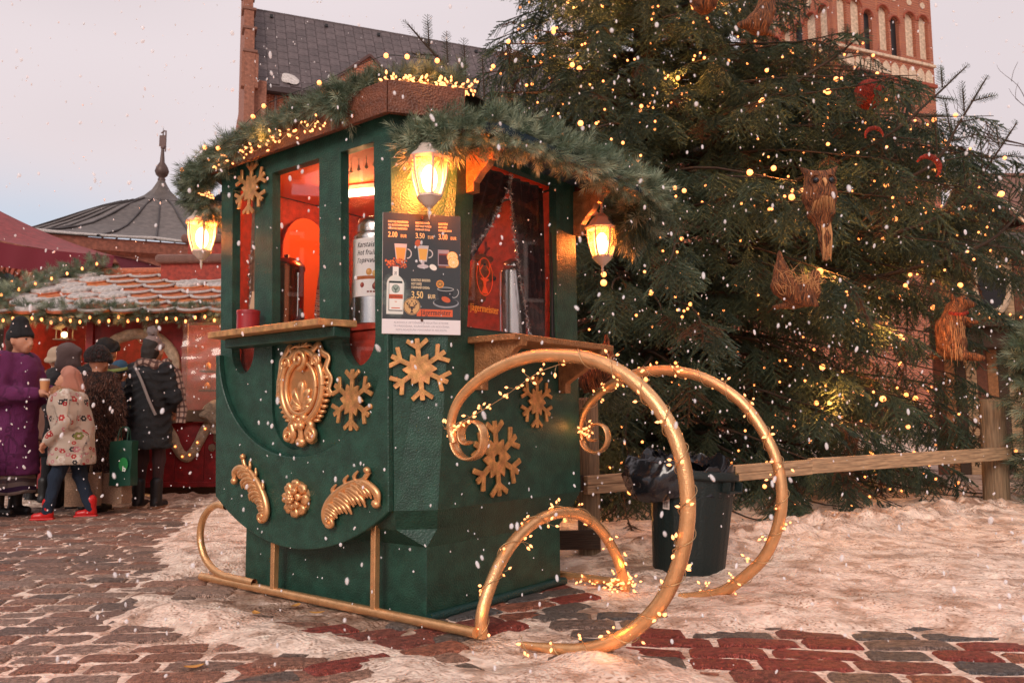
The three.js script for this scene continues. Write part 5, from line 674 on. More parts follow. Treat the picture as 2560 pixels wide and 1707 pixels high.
  for (const q of [0, 1]) for (let i = 0; i < 60; i++) put(v(rr(-0.5, 0.2) - 2.0, 3.55 + rr(-0.35, 0.2), 3.05 + rr(-0.2, 0.2)), v(rr(-0.8, -0.2), rr(-0.8, 0.3), rr(-0.3, 0.5)).normalize(), v(0, 1, 0), rr(0.7, 1.1), i % 3, 1);
  kind(obj('branches', limbs, M.bark, tree), 'stuff');
  const col3 = new THREE.Color(), X = v(0, 0, 0), Zv = v(0, 0, 0);
  inst.forEach((l, k) => { const im = new THREE.InstancedMesh(sprays[k], spruceM, l.length); l.forEach(([p, d, up, s, br], i) => { Zv.copy(up).addScaledVector(d, -up.dot(d)); if (Zv.lengthSq() < 1e-3) Zv.set(d.z, 0.1, -d.x); Zv.normalize(); X.crossVectors(d, Zv); B.makeBasis(X, d, Zv).scale(v(s, s, s)).setPosition(p); im.setMatrixAt(i, B); const u = rnd(); col3.setRGB(lerp(0.028, 0.085, u), lerp(0.05, 0.122, u), lerp(0.032, 0.07, u)); if (rnd() < 0.05) col3.setRGB(0.11, 0.05, 0.024); im.setColorAt(i, col3); }); im.name = 'foliage'; im.castShadow = im.receiveShadow = true; tree.add(kind(im, 'stuff')); });
  // warm bulbs along the outer branches
  const strand = thing('light_chain', 'long chain of warm white bulbs draped over the branches of the big spruce', 'light chain'); strand.position.copy(tree.position);
  const g = new THREE.SphereGeometry(0.019, 10, 8), g2 = new THREE.SphereGeometry(0.0125, 8, 6), tips = treeTips.filter((q) => q.h < 6.6 && q.h > 0.35 && (q.dz > -0.05)); let prev = null, nl = 0; const cab = [], small = [];
  for (let i = 0; i < 282; i++) {
    const q = tips[Math.floor((i + rnd()) / 282 * tips.length)], t = rr(0.72, 1.02), p = q.P(t); p.y += rr(-0.08, 0.1); p.x += rr(-0.1, 0.1); p.addScaledVector(v(cos(q.a), 0, sin(q.a)), rr(0.0, 0.1));
    const m = obj('light_bulb', g, M.bulb, strand); m.position.copy(p); m.scale.setScalar(rnd() < 0.4 ? rr(1.2, 1.6) : rr(0.75, 1.1));
    if (i % 8 === 4 && nl < 36) { nl++; fairyLight(strand, p, 1.5); }
    const steps = [q.P(Math.max(0.2, t - 0.25)), q.P(t - 0.1), p].map((w, k) => w.clone().add(v(0, k < 2 ? 0.03 : 0, 0))); cab.push(tube(steps, 0.0028, { seg: 6, rs: 4, cap: false })); prev = p;
  }
  for (let i = 0; i < 900; i++) { const q = tips[Math.floor(rnd() * tips.length)], p = q.P(rr(0.45, 1)); small.push(g2.clone().translate(p.x + rr(-0.2, 0.2), p.y + rr(-0.25, 0.1), p.z + rr(-0.2, 0.2))); }
  kind(obj('small_bulbs', small, M.bulb, strand), 'stuff'); kind(obj('cable', cab, M.cable, strand), 'stuff');
}
// ---------- straw figures on the tree ----------
{
  const strands = (n, f) => { const g = []; for (let i = 0; i < n; i++) { const [a, b, c] = f(i); g.push(tube([a, b, c], [0.0022, 0.0026, 0.0008], { seg: 4, rs: 3, cap: false })); } return g; };
  const strawL = mat([0.62, 0.30, 0.12], { roughness: 0.7 });
  const owl = thing('straw_owl', 'straw owl with pointed ear tufts and black eyes hanging on the spruce', 'straw owl'); owl.position.set(2.44, 2.6, -6.3);
  obj('body', jit(caps([[[0, 0.13, 0], [0, 0.06, 0.01], 0.115, 0.125], [[0, 0.03, 0.01], [0.01, -0.08, 0], 0.125, 0.105], [[0.01, -0.1, 0], [0.01, -0.17, 0], 0.09, 0.05], [[0.015, -0.17, 0.01], [0.025, -0.3, 0.02], 0.055, 0.046], [[0.025, -0.3, 0.02], [0.015, -0.46, 0.03], 0.046, 0.024], [[-0.05, 0.19, 0.02], [-0.145, 0.275, 0.01], 0.055, 0.008], [[0.05, 0.19, 0.02], [0.15, 0.285, 0.01], 0.055, 0.008]], 0.035, 0.012), 0.008, 22), M.straw, owl);
  for (const s of [-1, 1]) { obj('eye', ball(0.024, s * 0.058, 0.145, 0.102), mat([0.01, 0.012, 0.016], { roughness: 0.08 }), owl); obj('eye_ring', tube(Array.from({ length: 17 }, (_, i) => [s * 0.058 + 0.043 * cos(i / 16 * 6.283), 0.145 + 0.045 * sin(i / 16 * 6.283), 0.1 - 0.006]), 0.0085, { seg: 32, rs: 6 }), M.straw, owl); }
  obj('beak', tube([[0, 0.15, 0.115], [0, 0.12, 0.142], [0, 0.09, 0.13]], [0.016, 0.014, 0.003], { rs: 8 }), strawL, owl);
  kind(obj('straw_strands', [...strands(90, () => { const u = rr(-1, 1), e = rr(0.5, 1); return [v(u * 0.03, 0.09, 0.128), v(u * 0.07, 0.09 - 0.09 * e, 0.14 - 0.03 * u * u), v(u * 0.1, 0.08 - 0.2 * e, 0.118 - 0.06 * u * u)]; }), ...strands(40, () => { const u = rr(-1, 1); return [v(0.015 + u * 0.04, -0.15, 0.055), v(0.025 + u * 0.04, -0.27, 0.066), v(0.018 + u * 0.035, -0.44 - rr(0, 0.05), 0.05)]; })], strawL, owl), 'stuff');
  const sq = (label, x, y, z, turn, s, m) => { const o = thing('straw_squirrel', label, 'straw squirrel'); o.position.set(x, y, z); o.rotation.y = turn; o.scale.setScalar(s);
    obj('body', jit(caps([[[0.1, 0.02, 0], [0.02, 0.0, 0], 0.075, 0.095], [[-0.03, 0.0, 0], [-0.13, 0.06, 0], 0.1, 0.09], [[-0.14, 0.08, 0], [-0.15, 0.2, 0], 0.085, 0.055], [[-0.15, 0.2, 0], [-0.16, 0.34, 0], 0.04, 0.012], [[0.12, 0.05, 0], [0.14, 0.16, 0.01], 0.045, 0.04], [[0.0, -0.06, 0.05], [0.1, -0.08, 0.06], 0.035, 0.025], [[-0.05, -0.08, -0.04], [-0.22, -0.1, -0.02], 0.03, 0.015]], 0.04, 0.014), 0.009, 20), m, o);
    kind(obj('straw_strands', strands(90, () => { const a = rr(0, 1), b = rr(-1, 1); const p = v(lerp(-0.18, 0.14, a), 0.07 + rr(-0.1, 0.05), 0.085 - 0.05 * b * b); return [p, p.clone().add(v(rr(-0.06, 0.06), rr(0, 0.07), 0.014)), p.clone().add(v(rr(-0.11, 0.11), rr(0, 0.13), -0.006))]; }), strawL, o), 'stuff'); return o; };
  sq('brown straw squirrel with raised tail sitting below the straw owl', 2.27, 1.87, -6.35, 0.2, 1.0, M.straw);
  sq('small brown straw squirrel sitting on top of the left fence post', 0.53, 1.17, -5.47, 2.4, 0.85, M.straw);
  const ot = thing('straw_otter', 'upright straw otter with stretched paws standing among the lower right branches', 'straw animal'); ot.position.set(4.22, 1.6, -7.78); ot.rotation.y = -0.3;
  obj('body', jit(caps([[[0, 0, 0], [-0.01, 0.14, 0], 0.135, 0.125], [[0, 0.16, 0], [0.04, 0.3, 0], 0.115, 0.085], [[0.05, 0.33, 0], [0.11, 0.385, 0.02], 0.08, 0.068], [[0.12, 0.39, 0.02], [0.19, 0.37, 0.03], 0.05, 0.03], [[0.05, 0.25, 0.06], [0.21, 0.19, 0.09], 0.035, 0.022], [[0.04, 0.24, -0.05], [0.18, 0.17, -0.04], 0.035, 0.022], [[0.0, -0.1, 0.06], [0.24, -0.15, 0.08], 0.06, 0.03], [[-0.05, -0.08, -0.02], [-0.2, -0.12, -0.05], 0.06, 0.02], [[0.03, 0.43, 0.05], [0.02, 0.47, 0.06], 0.022, 0.016]], 0.04, 0.014), 0.01, 20), M.straw, ot);
  obj('eye', [ball(0.014, 0.13, 0.42, 0.078)], mat([0.01, 0.01, 0.012], { roughness: 0.1 }), ot); obj('scarf', tube([[-0.02, 0.29, 0.07], [0.08, 0.27, 0.09], [0.14, 0.29, 0.05]], 0.02, { rs: 8 }), M.strawRed, ot);
  kind(obj('straw_strands', strands(120, () => { const a = rr(-0.9, 2.2), y = rr(-0.1, 0.22), r = 0.128; const p = v(r * sin(a) * 0.9, y, r * cos(a)); return [p, p.clone().multiplyScalar(1.08).setY(y - 0.05), p.clone().multiplyScalar(1.02).setY(y - rr(0.08, 0.14))]; }), strawL, ot), 'stuff');
  const ballThing = (label, x, y, z, r) => { const o = thing('straw_ball', label, 'straw ornament'); o.position.set(x, y, z); obj('ball', jit(new THREE.IcosahedronGeometry(r, 5), 0.01, 20), M.strawRed, o); const s = []; for (let i = 0; i < 46; i++) { const n1 = v(rr(-1, 1), rr(-1, 1), rr(-1, 1)).normalize(), n2 = v(rr(-1, 1), rr(-1, 1), rr(-1, 1)).cross(n1).normalize(), a0 = rnd() * 6; s.push(tube(Array.from({ length: 8 }, (_, k) => n1.clone().multiplyScalar(cos(a0 + k * 0.35)).addScaledVector(n2, sin(a0 + k * 0.35)).multiplyScalar(r * 1.015)), 0.004, { seg: 14, rs: 3, cap: false })); } kind(obj('straw_strands', s, M.strawRed, o), 'stuff'); return o; };
  ballThing('big red straw ball resting on a high branch in front of the brick tower', 3.38, 3.93, -7.4, 0.135);
  const ap = thing('straw_ring', 'red straw loop caught in the branches below the red ball', 'straw ornament'); ap.position.set(3.2, 3.36, -6.95); ap.scale.setScalar(0.6); obj('ring', jit(tube(Array.from({ length: 12 }, (_, i) => [0.13 * cos(i * 0.3), 0.13 * sin(i * 0.3) , 0]), [0.01, 0.03, 0.034, 0.012], { seg: 30, rs: 8 }), 0.006, 25), M.strawRed, ap);
  const ap2 = ap.clone(); ap2.name = numbered('straw_ring'); ap2.userData.label = 'larger red straw loop caught in the branches right of the straw owl'; ap2.position.set(3.6, 3.04, -6.85); ap2.scale.setScalar(0.8); ap2.rotation.z = -0.8; scene.add(ap2);
  const bird = thing('straw_bird', 'brown straw bird seen from below on a high branch left of the tower', 'straw bird'); bird.position.set(2.3, 4.52, -7.2); bird.rotation.y = 0.3;
  obj('body', jit(caps([[[0, 0.02, 0], [0.05, 0.1, 0], 0.11, 0.095], [[0.08, 0.14, 0], [0.1, 0.27, 0], 0.085, 0.075], [[-0.04, 0, 0], [-0.2, -0.03, 0], 0.08, 0.03], [[0.0, -0.08, 0.02], [0.14, -0.09, 0.02], 0.025, 0.02]], 0.04, 0.016), 0.01, 20), M.straw, bird);
  const bird2 = thing('straw_bird', 'round brown straw bird half cut by the top edge of the picture', 'straw bird'); bird2.position.set(1.78, 4.68, -7.1); obj('body', jit(caps([[[0, 0.02, 0], [0.06, 0.12, 0], 0.12, 0.1], [[-0.04, 0.05, 0], [-0.2, 0.1, 0], 0.07, 0.03], [[0.06, 0.16, 0], [0.1, 0.24, 0.02], 0.07, 0.06]], 0.04, 0.016), 0.01, 20), M.straw, bird2);
}
// pine clad stand at the right edge
{
  const s = thing('pine_bundle', 'tall bundle of pale green pine branches at the right edge behind the fence post', 'pine branches'); s.position.set(5.12, 0, -7.75);
  obj('pole', cyl(0.05, 0.06, 1.7, 0, 0.85, 0, 10), M.bark, s); const d = (r, tg) => r.clone().multiplyScalar(0.9).add(v(-0.2, rr(-0.6, 0.5), 0.4));
  pineMass(s, [[0, 0.1, 0], [0.02, 0.8, 0.02], [-0.04, 1.35, 0.02], [0, 1.6, 0]], 620, 0.3, d, 1.0, 1.5); pineMass(s, [[-0.2, 1.3, 0.1], [0.0, 1.62, 0.05], [0.25, 1.55, 0]], 140, 0.16, d, 1.15, 1.5);
}

// ---------- market stall on the left ----------
{
  const S = thing('market_stall', 'red market stall with scalloped tile roof and arched serving window behind the people', 'market stall'); S.position.set(-4.55, 0, -9.78);
  const redP = mat([0.30, 0.012, 0.016], { roughness: 0.55, map: rep(T.patch, 1), bumpMap: rep(T.grain, 1, 3), bumpScale: 0.002 }), wallP = mat([0.22, 0.012, 0.014], { roughness: 0.7, map: rep(T.patch, 1) });
  obj('plinth', box(3.0, 0.16, 1.2, 0, 0.08, -0.72, 0), M.plankDark, S);
  for (let i = 0; i < 9; i++) obj('front_board', box(0.346, 0.74, 0.03, -1.4 + i * 0.35, 0.53, 0, 0.004), redP, S);
  obj('skirting', box(3.15, 0.06, 0.05, 0, 0.17, 0.012, 0.004), redP, S);
  { const g = box(3.2, 0.15, 0.36, 0, 0.97, -0.1, 0.03); obj('ledge', jit(new THREE.BoxGeometry(3.2, 0.16, 0.36, 60, 4, 8).translate(0, 0.975, -0.08), 0.05, 4), mat([0.27, 0.17, 0.11], { roughness: 0.95, bumpMap: rep(T.rough, 3), bumpScale: 0.03 }), S); }
  obj('snow_lump', [jit(new THREE.SphereGeometry(0.16, 20, 14).scale(1.1, 0.9, 0.6).translate(1.02, 1.02, 0.07), 0.07, 7), jit(new THREE.SphereGeometry(0.12, 20, 14).scale(0.8, 1.5, 0.6).translate(1.08, 0.82, 0.06), 0.07, 8)], M.cream, S);
  // wavy plaster band with lamps, knob
  const wv = []; for (let i = 0; i <= 36; i++) { const x = -1.5 + i * 0.084; wv.push([x, 0.69 + 0.2 * Math.cos((x - 0.98) * 2 * PI / 0.62), 0.035]); }
  obj('wavy_band', jit(tube(wv, 0.062, { seg: 220, rs: 10, fl: [1, 0.5] }), 0.012, 9), M.cream, S); for (let k = 0; k < 5; k++) obj('round_knob', ball(0.045, 0.97 - k * 0.62, 0.6, 0.03, 1, 1, 0.5, 14, 10), M.cream, S);
  const wb = []; for (let i = 0; i < 34; i++) { const x = -1.45 + i * 0.087; wb.push(ball(0.0125, x, 0.69 + 0.2 * Math.cos((x - 0.98) * 2 * PI / 0.62), 0.075, 1, 1, 1, 8, 6)); } kind(obj('band_lights', wb, M.bulb, S), 'stuff');
  // inside
  obj('back_wall', box(3.1, 2.2, 0.04, 0, 1.2, -1.3, 0), wallP, S); for (const x of [-1.56, 1.56]) obj('side_wall', box(0.04, 2.1, 1.3, x, 1.15, -0.66, 0), wallP, S); obj('ceiling', box(3.1, 0.03, 1.3, 0, 2.24, -0.66, 0), M.plankDark, S);
  for (const x of [-1.54, -0.55, 1.54]) obj('post', box(0.09, 1.25, 0.09, x, 1.66, -0.02, 0.006), redP, S);
  { const A = new THREE.Shape(); A.moveTo(-0.5, 1.04); A.lineTo(1.5, 1.04); A.lineTo(1.5, 2.26); A.lineTo(-0.5, 2.26); A.closePath(); const h = new THREE.Path(); h.moveTo(-0.4, 1.04); h.lineTo(0.46, 1.04); h.lineTo(0.46, 1.56); h.absellipse(0.03, 1.56, 0.43, 0.38, 0, PI, false); h.closePath(); const h2 = new THREE.Path(); h2.moveTo(0.62, 1.06); h2.lineTo(1.42, 1.06); h2.lineTo(1.42, 2.1); h2.lineTo(0.62, 2.1); h2.closePath(); obj('front_wall', poly(A, 0.04, 0, [h, h2]), wallP, S).position.z = -0.05;
    const ap = []; for (let i = 0; i <= 22; i++) { const a = -0.35 + i / 22 * (PI + 0.7); ap.push([0.03 + 0.46 * cos(a), 1.56 + 0.41 * sin(a), 0.01]); } obj('arch_surround', jit(tube(ap, 0.068, { seg: 80, rs: 10, fl: [1, 0.7] }), 0.012, 9), M.cream, S); }
  { const g = new THREE.PlaneGeometry(0.86, 1.1, 40, 30), p = g.attributes.position; for (let i = 0; i < p.count; i++) p.setZ(i, 0.03 * NO.noise(p.getX(i) * 3, p.getY(i) * 7, 2) + 0.012 * NO.noise(p.getX(i) * 8, p.getY(i) * 22, 5)); g.computeVertexNormals(); const m = obj('plastic_sheet', g, mat([0.9, 0.72, 0.6], { transmission: 0.86, roughness: 0.12, thickness: 0 }), S); m.position.set(1.02, 1.6, 0.06); }
  obj('shelf_goods', Array.from({ length: 26 }, (_, i) => ball(rr(0.03, 0.06), 0.62 + (i % 9) * 0.1, [1.1, 1.36, 1.62][Math.floor(i / 9)], -0.8 + rr(-0.1, 0.1), 1, rr(0.8, 1.6), 1)), mat([0.5, 0.22, 0.06], { roughness: 0.4 }), S); obj('shelf', [box(1.0, 0.02, 0.25, 1.02, 1.31, -0.8), box(1.0, 0.02, 0.25, 1.02, 1.56, -0.8)], M.plankDark, S);
  obj('hanging_bag', jit(new THREE.SphereGeometry(0.09, 16, 12).scale(1, 1.2, 0.6).translate(0.12, 1.62, -0.1), 0.03, 9), mat([0.09, 0.03, 0.02]), S); obj('wire_hook', tube([[-0.08, 1.9, -0.06], [-0.06, 1.98, -0.06], [0.05, 1.86, -0.06], [0.16, 1.98, -0.06], [0.2, 1.9, -0.06]], 0.006, { rs: 5 }), M.wire, S);
  for (const [x, y, z, k] of [[-1.0, 2.0, -0.25, 1.3], [1.0, 2.05, -0.6, 2.6], [0.05, 1.9, -0.7, 1.0]]) { obj('lamp_bulb', ball(0.03, x, y, z), glow([1, 0.7, 0.3], 24), S); const l = new THREE.PointLight(new THREE.Color(1, 0.55, 0.22), k); l.position.set(x, y, z); l.castShadow = true; l.name = 'stall_lamp_light'; S.add(l); }
  { const h = [box(0.2, 0.012, 0.16, 0, -0.08, 0), ...[-0.07, 0.07].flatMap((x) => [-0.055, 0.055].map((z) => box(0.012, 0.13, 0.012, x, -0.015, z))), box(0.13, 0.012, 0.17, -0.05, 0.085, 0, 0.003, 0, 0.6), box(0.13, 0.012, 0.17, 0.05, 0.085, 0, 0.003, 0, -0.6), box(0.03, 0.06, 0.03, 0.05, 0.12, 0)]; const m = obj('house_lantern', h, M.cream, S); m.position.set(-0.83, 1.98, 0.06); const b = obj('lantern_light', ball(0.035, -0.83, 1.96, 0.06), glow([1, 0.7, 0.3], 9), S); }
  // roof tiles: scalloped plates, one by one, snow lying on the left ones
  const tileM = [0, 1, 2].map((k) => mat([0.64 + 0.05 * k, 0.17 + 0.03 * k, 0.07], { roughness: 0.55, map: rep(T.patch, 2), bumpMap: rep(T.rough, 3), bumpScale: 0.006 }));
  const tg = (() => { const s = new THREE.Shape(); s.moveTo(-0.19, 0.2); s.lineTo(-0.19, -0.05); s.absellipse(0, -0.05, 0.19, 0.16, PI, 2 * PI, false); s.lineTo(0.19, 0.2); s.closePath(); return poly(s, 0.022, 0.006, [], 7); })(), snowG = (() => { const s = new THREE.Shape(); s.moveTo(-0.18, 0.12); s.lineTo(-0.18, -0.05); s.absellipse(0, -0.05, 0.18, 0.145, PI, 2 * PI, false); s.lineTo(0.18, 0.12); s.closePath(); return jit(poly(s, 0.02, 0.012, [], 7), 0.02, 9); })(), rimG = tube(Array.from({ length: 11 }, (_, i) => [0.185 * cos(PI + i / 10 * PI), -0.05 + 0.158 * sin(PI + i / 10 * PI), 0.03]), 0.019, { seg: 20, rs: 5 });
  const slope = Math.atan2(0.68, 1.35);
  obj('roof_deck', box(3.3, 0.03, 1.56, 0, 2.53, -0.5, 0, 0, 0, slope), M.plankDark, S); obj('back_roof', box(3.3, 0.03, 1.0, 0, 2.62, -1.55, 0, 0, 0, -0.6), M.plankDark, S);
  for (let r = 0; r < 7; r++) for (let c = 0; c < 9; c++) {
    const x = -1.52 + c * 0.385 + (r % 2) * 0.19, t = r / 6.4, m = obj('roof_tile', tg, tileM[(r * 5 + c * 3) % 3], S); if (x > 1.7) { S.remove(m); continue; }
    m.position.set(x, 2.245 + t * 0.66, 0.2 - t * 1.32); m.rotation.set(slope - PI / 2 - 0.1 + 0.02 * sin(r * c), 0, rr(-0.03, 0.03));
    const w = c < 2 ? 0.95 : c < 4 ? 0.35 : 0.05; if (rnd() < w) { const s = obj('snow_cover', snowG, M.snowCap, m); s.position.z = 0.022; s.scale.set(1, 0.98, rr(0.7, 1.5)); } else obj('snow_rim', rimG, M.snowCap, m); }
  obj('ridge_beam', tube([[-1.1, 2.93, -1.12], [0, 2.94, -1.12], [1.6, 2.93, -1.12]], 0.06, { seg: 8, rs: 10 }), tileM[0], S); 
  obj('chimney', [box(1.35, 0.3, 0.5, 0.62, 2.86, -1.0, 0.01), box(0.9, 0.2, 0.4, 0.72, 3.18, -1.0, 0.01)], mat([0.42, 0.05, 0.028], { roughness: 0.7, map: rep(T.patch, 2) }), S); obj('chimney_cap', [jit(new RoundedBoxGeometry(1.5, 0.12, 0.64, 4, 0.055).translate(0.62, 3.04, -1.0), 0.016, 5), jit(new RoundedBoxGeometry(1.06, 0.11, 0.52, 4, 0.05).translate(0.72, 3.32, -1.0), 0.016, 5)], mat([0.60, 0.33, 0.27], { roughness: 0.9, map: rep(T.patch, 3), bumpMap: rep(T.rough, 5), bumpScale: 0.02 }), S);
  // garland and its bulbs
  const G = thing('eave_garland', 'pine garland along the eave and left edge of the red market stall roof', 'garland'); G.position.copy(S.position); const gd = (r, tg) => r.clone().multiplyScalar(0.9).addScaledVector(tg, rr(-0.6, 0.8)).add(v(0, 0.05, 0.35));
  const e1 = [[-1.75, 2.2, 0.25], [-0.8, 2.2, 0.29], [0.3, 2.19, 0.29], [1.7, 2.23, 0.29]], e2 = [[-1.72, 2.24, 0.24], [-1.5, 2.6, -0.4], [-1.32, 2.86, -0.9], [-0.95, 3.0, -1.1]];
  obj('stem', [tube(e1, 0.012, { rs: 5 }), tube(e2, 0.012, { rs: 5 })], twigM, G); pineMass(G, e1, 560, 0.085, gd, 1.0, 0.95); pineMass(G, e2, 420, 0.14, gd, 1.3, 1.1);
  const LS = thing('eave_lights', 'string of small pointed warm bulbs hanging under the stall eave garland', 'fairy lights'); LS.position.copy(S.position); const w = []; const bg = ball(0.015, 0, 0, 0, 1, 1.5, 1, 8, 6); for (let i = 0; i <= 30; i++) { const x = -1.72 + i * 0.112, y = 2.1 + 0.02 * sin(i * 2.2); w.push([x, y + 0.03, 0.36]); const b = obj('light_bulb', bg, M.bulb, LS); b.position.set(x, y + rr(-0.015, 0.015), 0.365); if (i % 10 === 5) fairyLight(LS, b.position, 0.1); } obj('wire', tube(w, 0.004, { rs: 4, cap: false }), M.cable, LS); for (let i = 0; i < 7; i++) { const t = i / 6; obj('light_bulb', bg, M.bulb, LS).position.set(lerp(-1.62, -1.0, t), lerp(2.45, 3.02, t), lerp(0.05, -0.95, t)); }
}
// ---------- red awning stall further left ----------
{
  const A = thing('awning_stall', 'dark wooden stall under a big red cloth awning at the far left', 'market stall');
  const cloth = mat([0.34, 0.05, 0.05], { roughness: 0.7, side: THREE.DoubleSide, map: rep(T.patch, 1) }), dark = mat([0.15, 0.008, 0.02], { roughness: 0.8, side: THREE.DoubleSide });
  const sheet = (P, nu, nv, f) => { const pos = [], uv = [], idx = []; for (let j = 0; j <= nv; j++) for (let i = 0; i <= nu; i++) { const a = i / nu, b = j / nv, p = v(...P[0]).lerp(v(...P[1]), a).lerp(v(...P[3]).lerp(v(...P[2]), a), b); p.add(f(a, b)); pos.push(p.x, p.y, p.z); uv.push(a * 3, b * 2); if (i && j) { const k = j * (nu + 1) + i; idx.push(k, k - nu - 1, k - nu - 2, k, k - nu - 2, k - 1); } } const g = new THREE.BufferGeometry(); g.setAttribute('position', new THREE.Float32BufferAttribute(pos, 3)); g.setAttribute('uv', new THREE.Float32BufferAttribute(uv, 2)); g.setIndex(idx); g.computeVertexNormals(); return g; };
  obj('awning_top', sheet([[-9.2, 4.1, -11.6], [-5.7, 3.3, -11.5], [-5.5, 3.42, -13.6], [-9.2, 4.75, -13.6]], 30, 12, (a, b) => v(0, -0.16 * sin(a * PI) + 0.02 * sin(b * 9 + a * 5), 0)), cloth, A);
  obj('valance', sheet([[-9.2, 3.7, -11.62], [-5.75, 2.98, -11.52], [-5.7, 3.29, -11.5], [-9.2, 4.08, -11.6]], 60, 3, (a, b) => v(0, -0.16 * sin(a * PI), 0.03 * sin(a * 46) * (1 - b))), dark, A);
  obj('side_flap', sheet([[-5.72, 3.3, -11.5], [-5.52, 3.42, -13.6], [-5.2, 2.6, -13.4], [-5.3, 2.62, -11.6]], 14, 8, (a, b) => v(0.05 * sin(a * 12) * b, 0, 0)), dark, A);
  for (let i = 0; i < 12; i++) obj('wall_board', box(0.19, 3.0, 0.04, -8.75 + i * 0.2, 1.5, -12.9, 0.004), M.plankDark, A); obj('counter', [box(2.6, 0.9, 0.6, -7.6, 0.5, -12.4), box(2.7, 0.05, 0.75, -7.6, 0.98, -12.4), box(2.6, 0.1, 0.3, -7.6, 1.95, -12.5)], M.plankDark, A); obj('post', [box(0.08, 3.2, 0.08, -5.8, 1.6, -11.7), box(0.08, 3.1, 0.08, -6.9, 1.55, -11.9)], M.plankDark, A);
  const g = thing('hanging_garland', 'dark pine garland with small lights hanging under the red awning', 'garland'); const gp = [[-8.8, 3.1, -11.9], [-7.6, 2.85, -11.9], [-6.6, 2.75, -11.9], [-5.9, 2.9, -11.9]]; pineMass(g, gp, 420, 0.2, (r) => r.clone().add(v(0, -0.3, 0.2)), 0.6, 1.5); const lb = []; for (let i = 0; i < 40; i++) lb.push(ball(0.014, rr(-8.6, -5.8), rr(2.4, 3.0), -11.68 - rr(0, 0.1), 1, 1, 1, 7, 5)); for (let i = 0; i < 26; i++) lb.push(ball(0.013, rr(-8.6, -6.1), rr(1.7, 2.2), -12.1, 1, 1, 1, 7, 5)); kind(obj('light_bulbs', lb, M.bulb, g), 'stuff'); obj('stem', tube(gp, 0.02, { rs: 5 }), twigM, g);
}
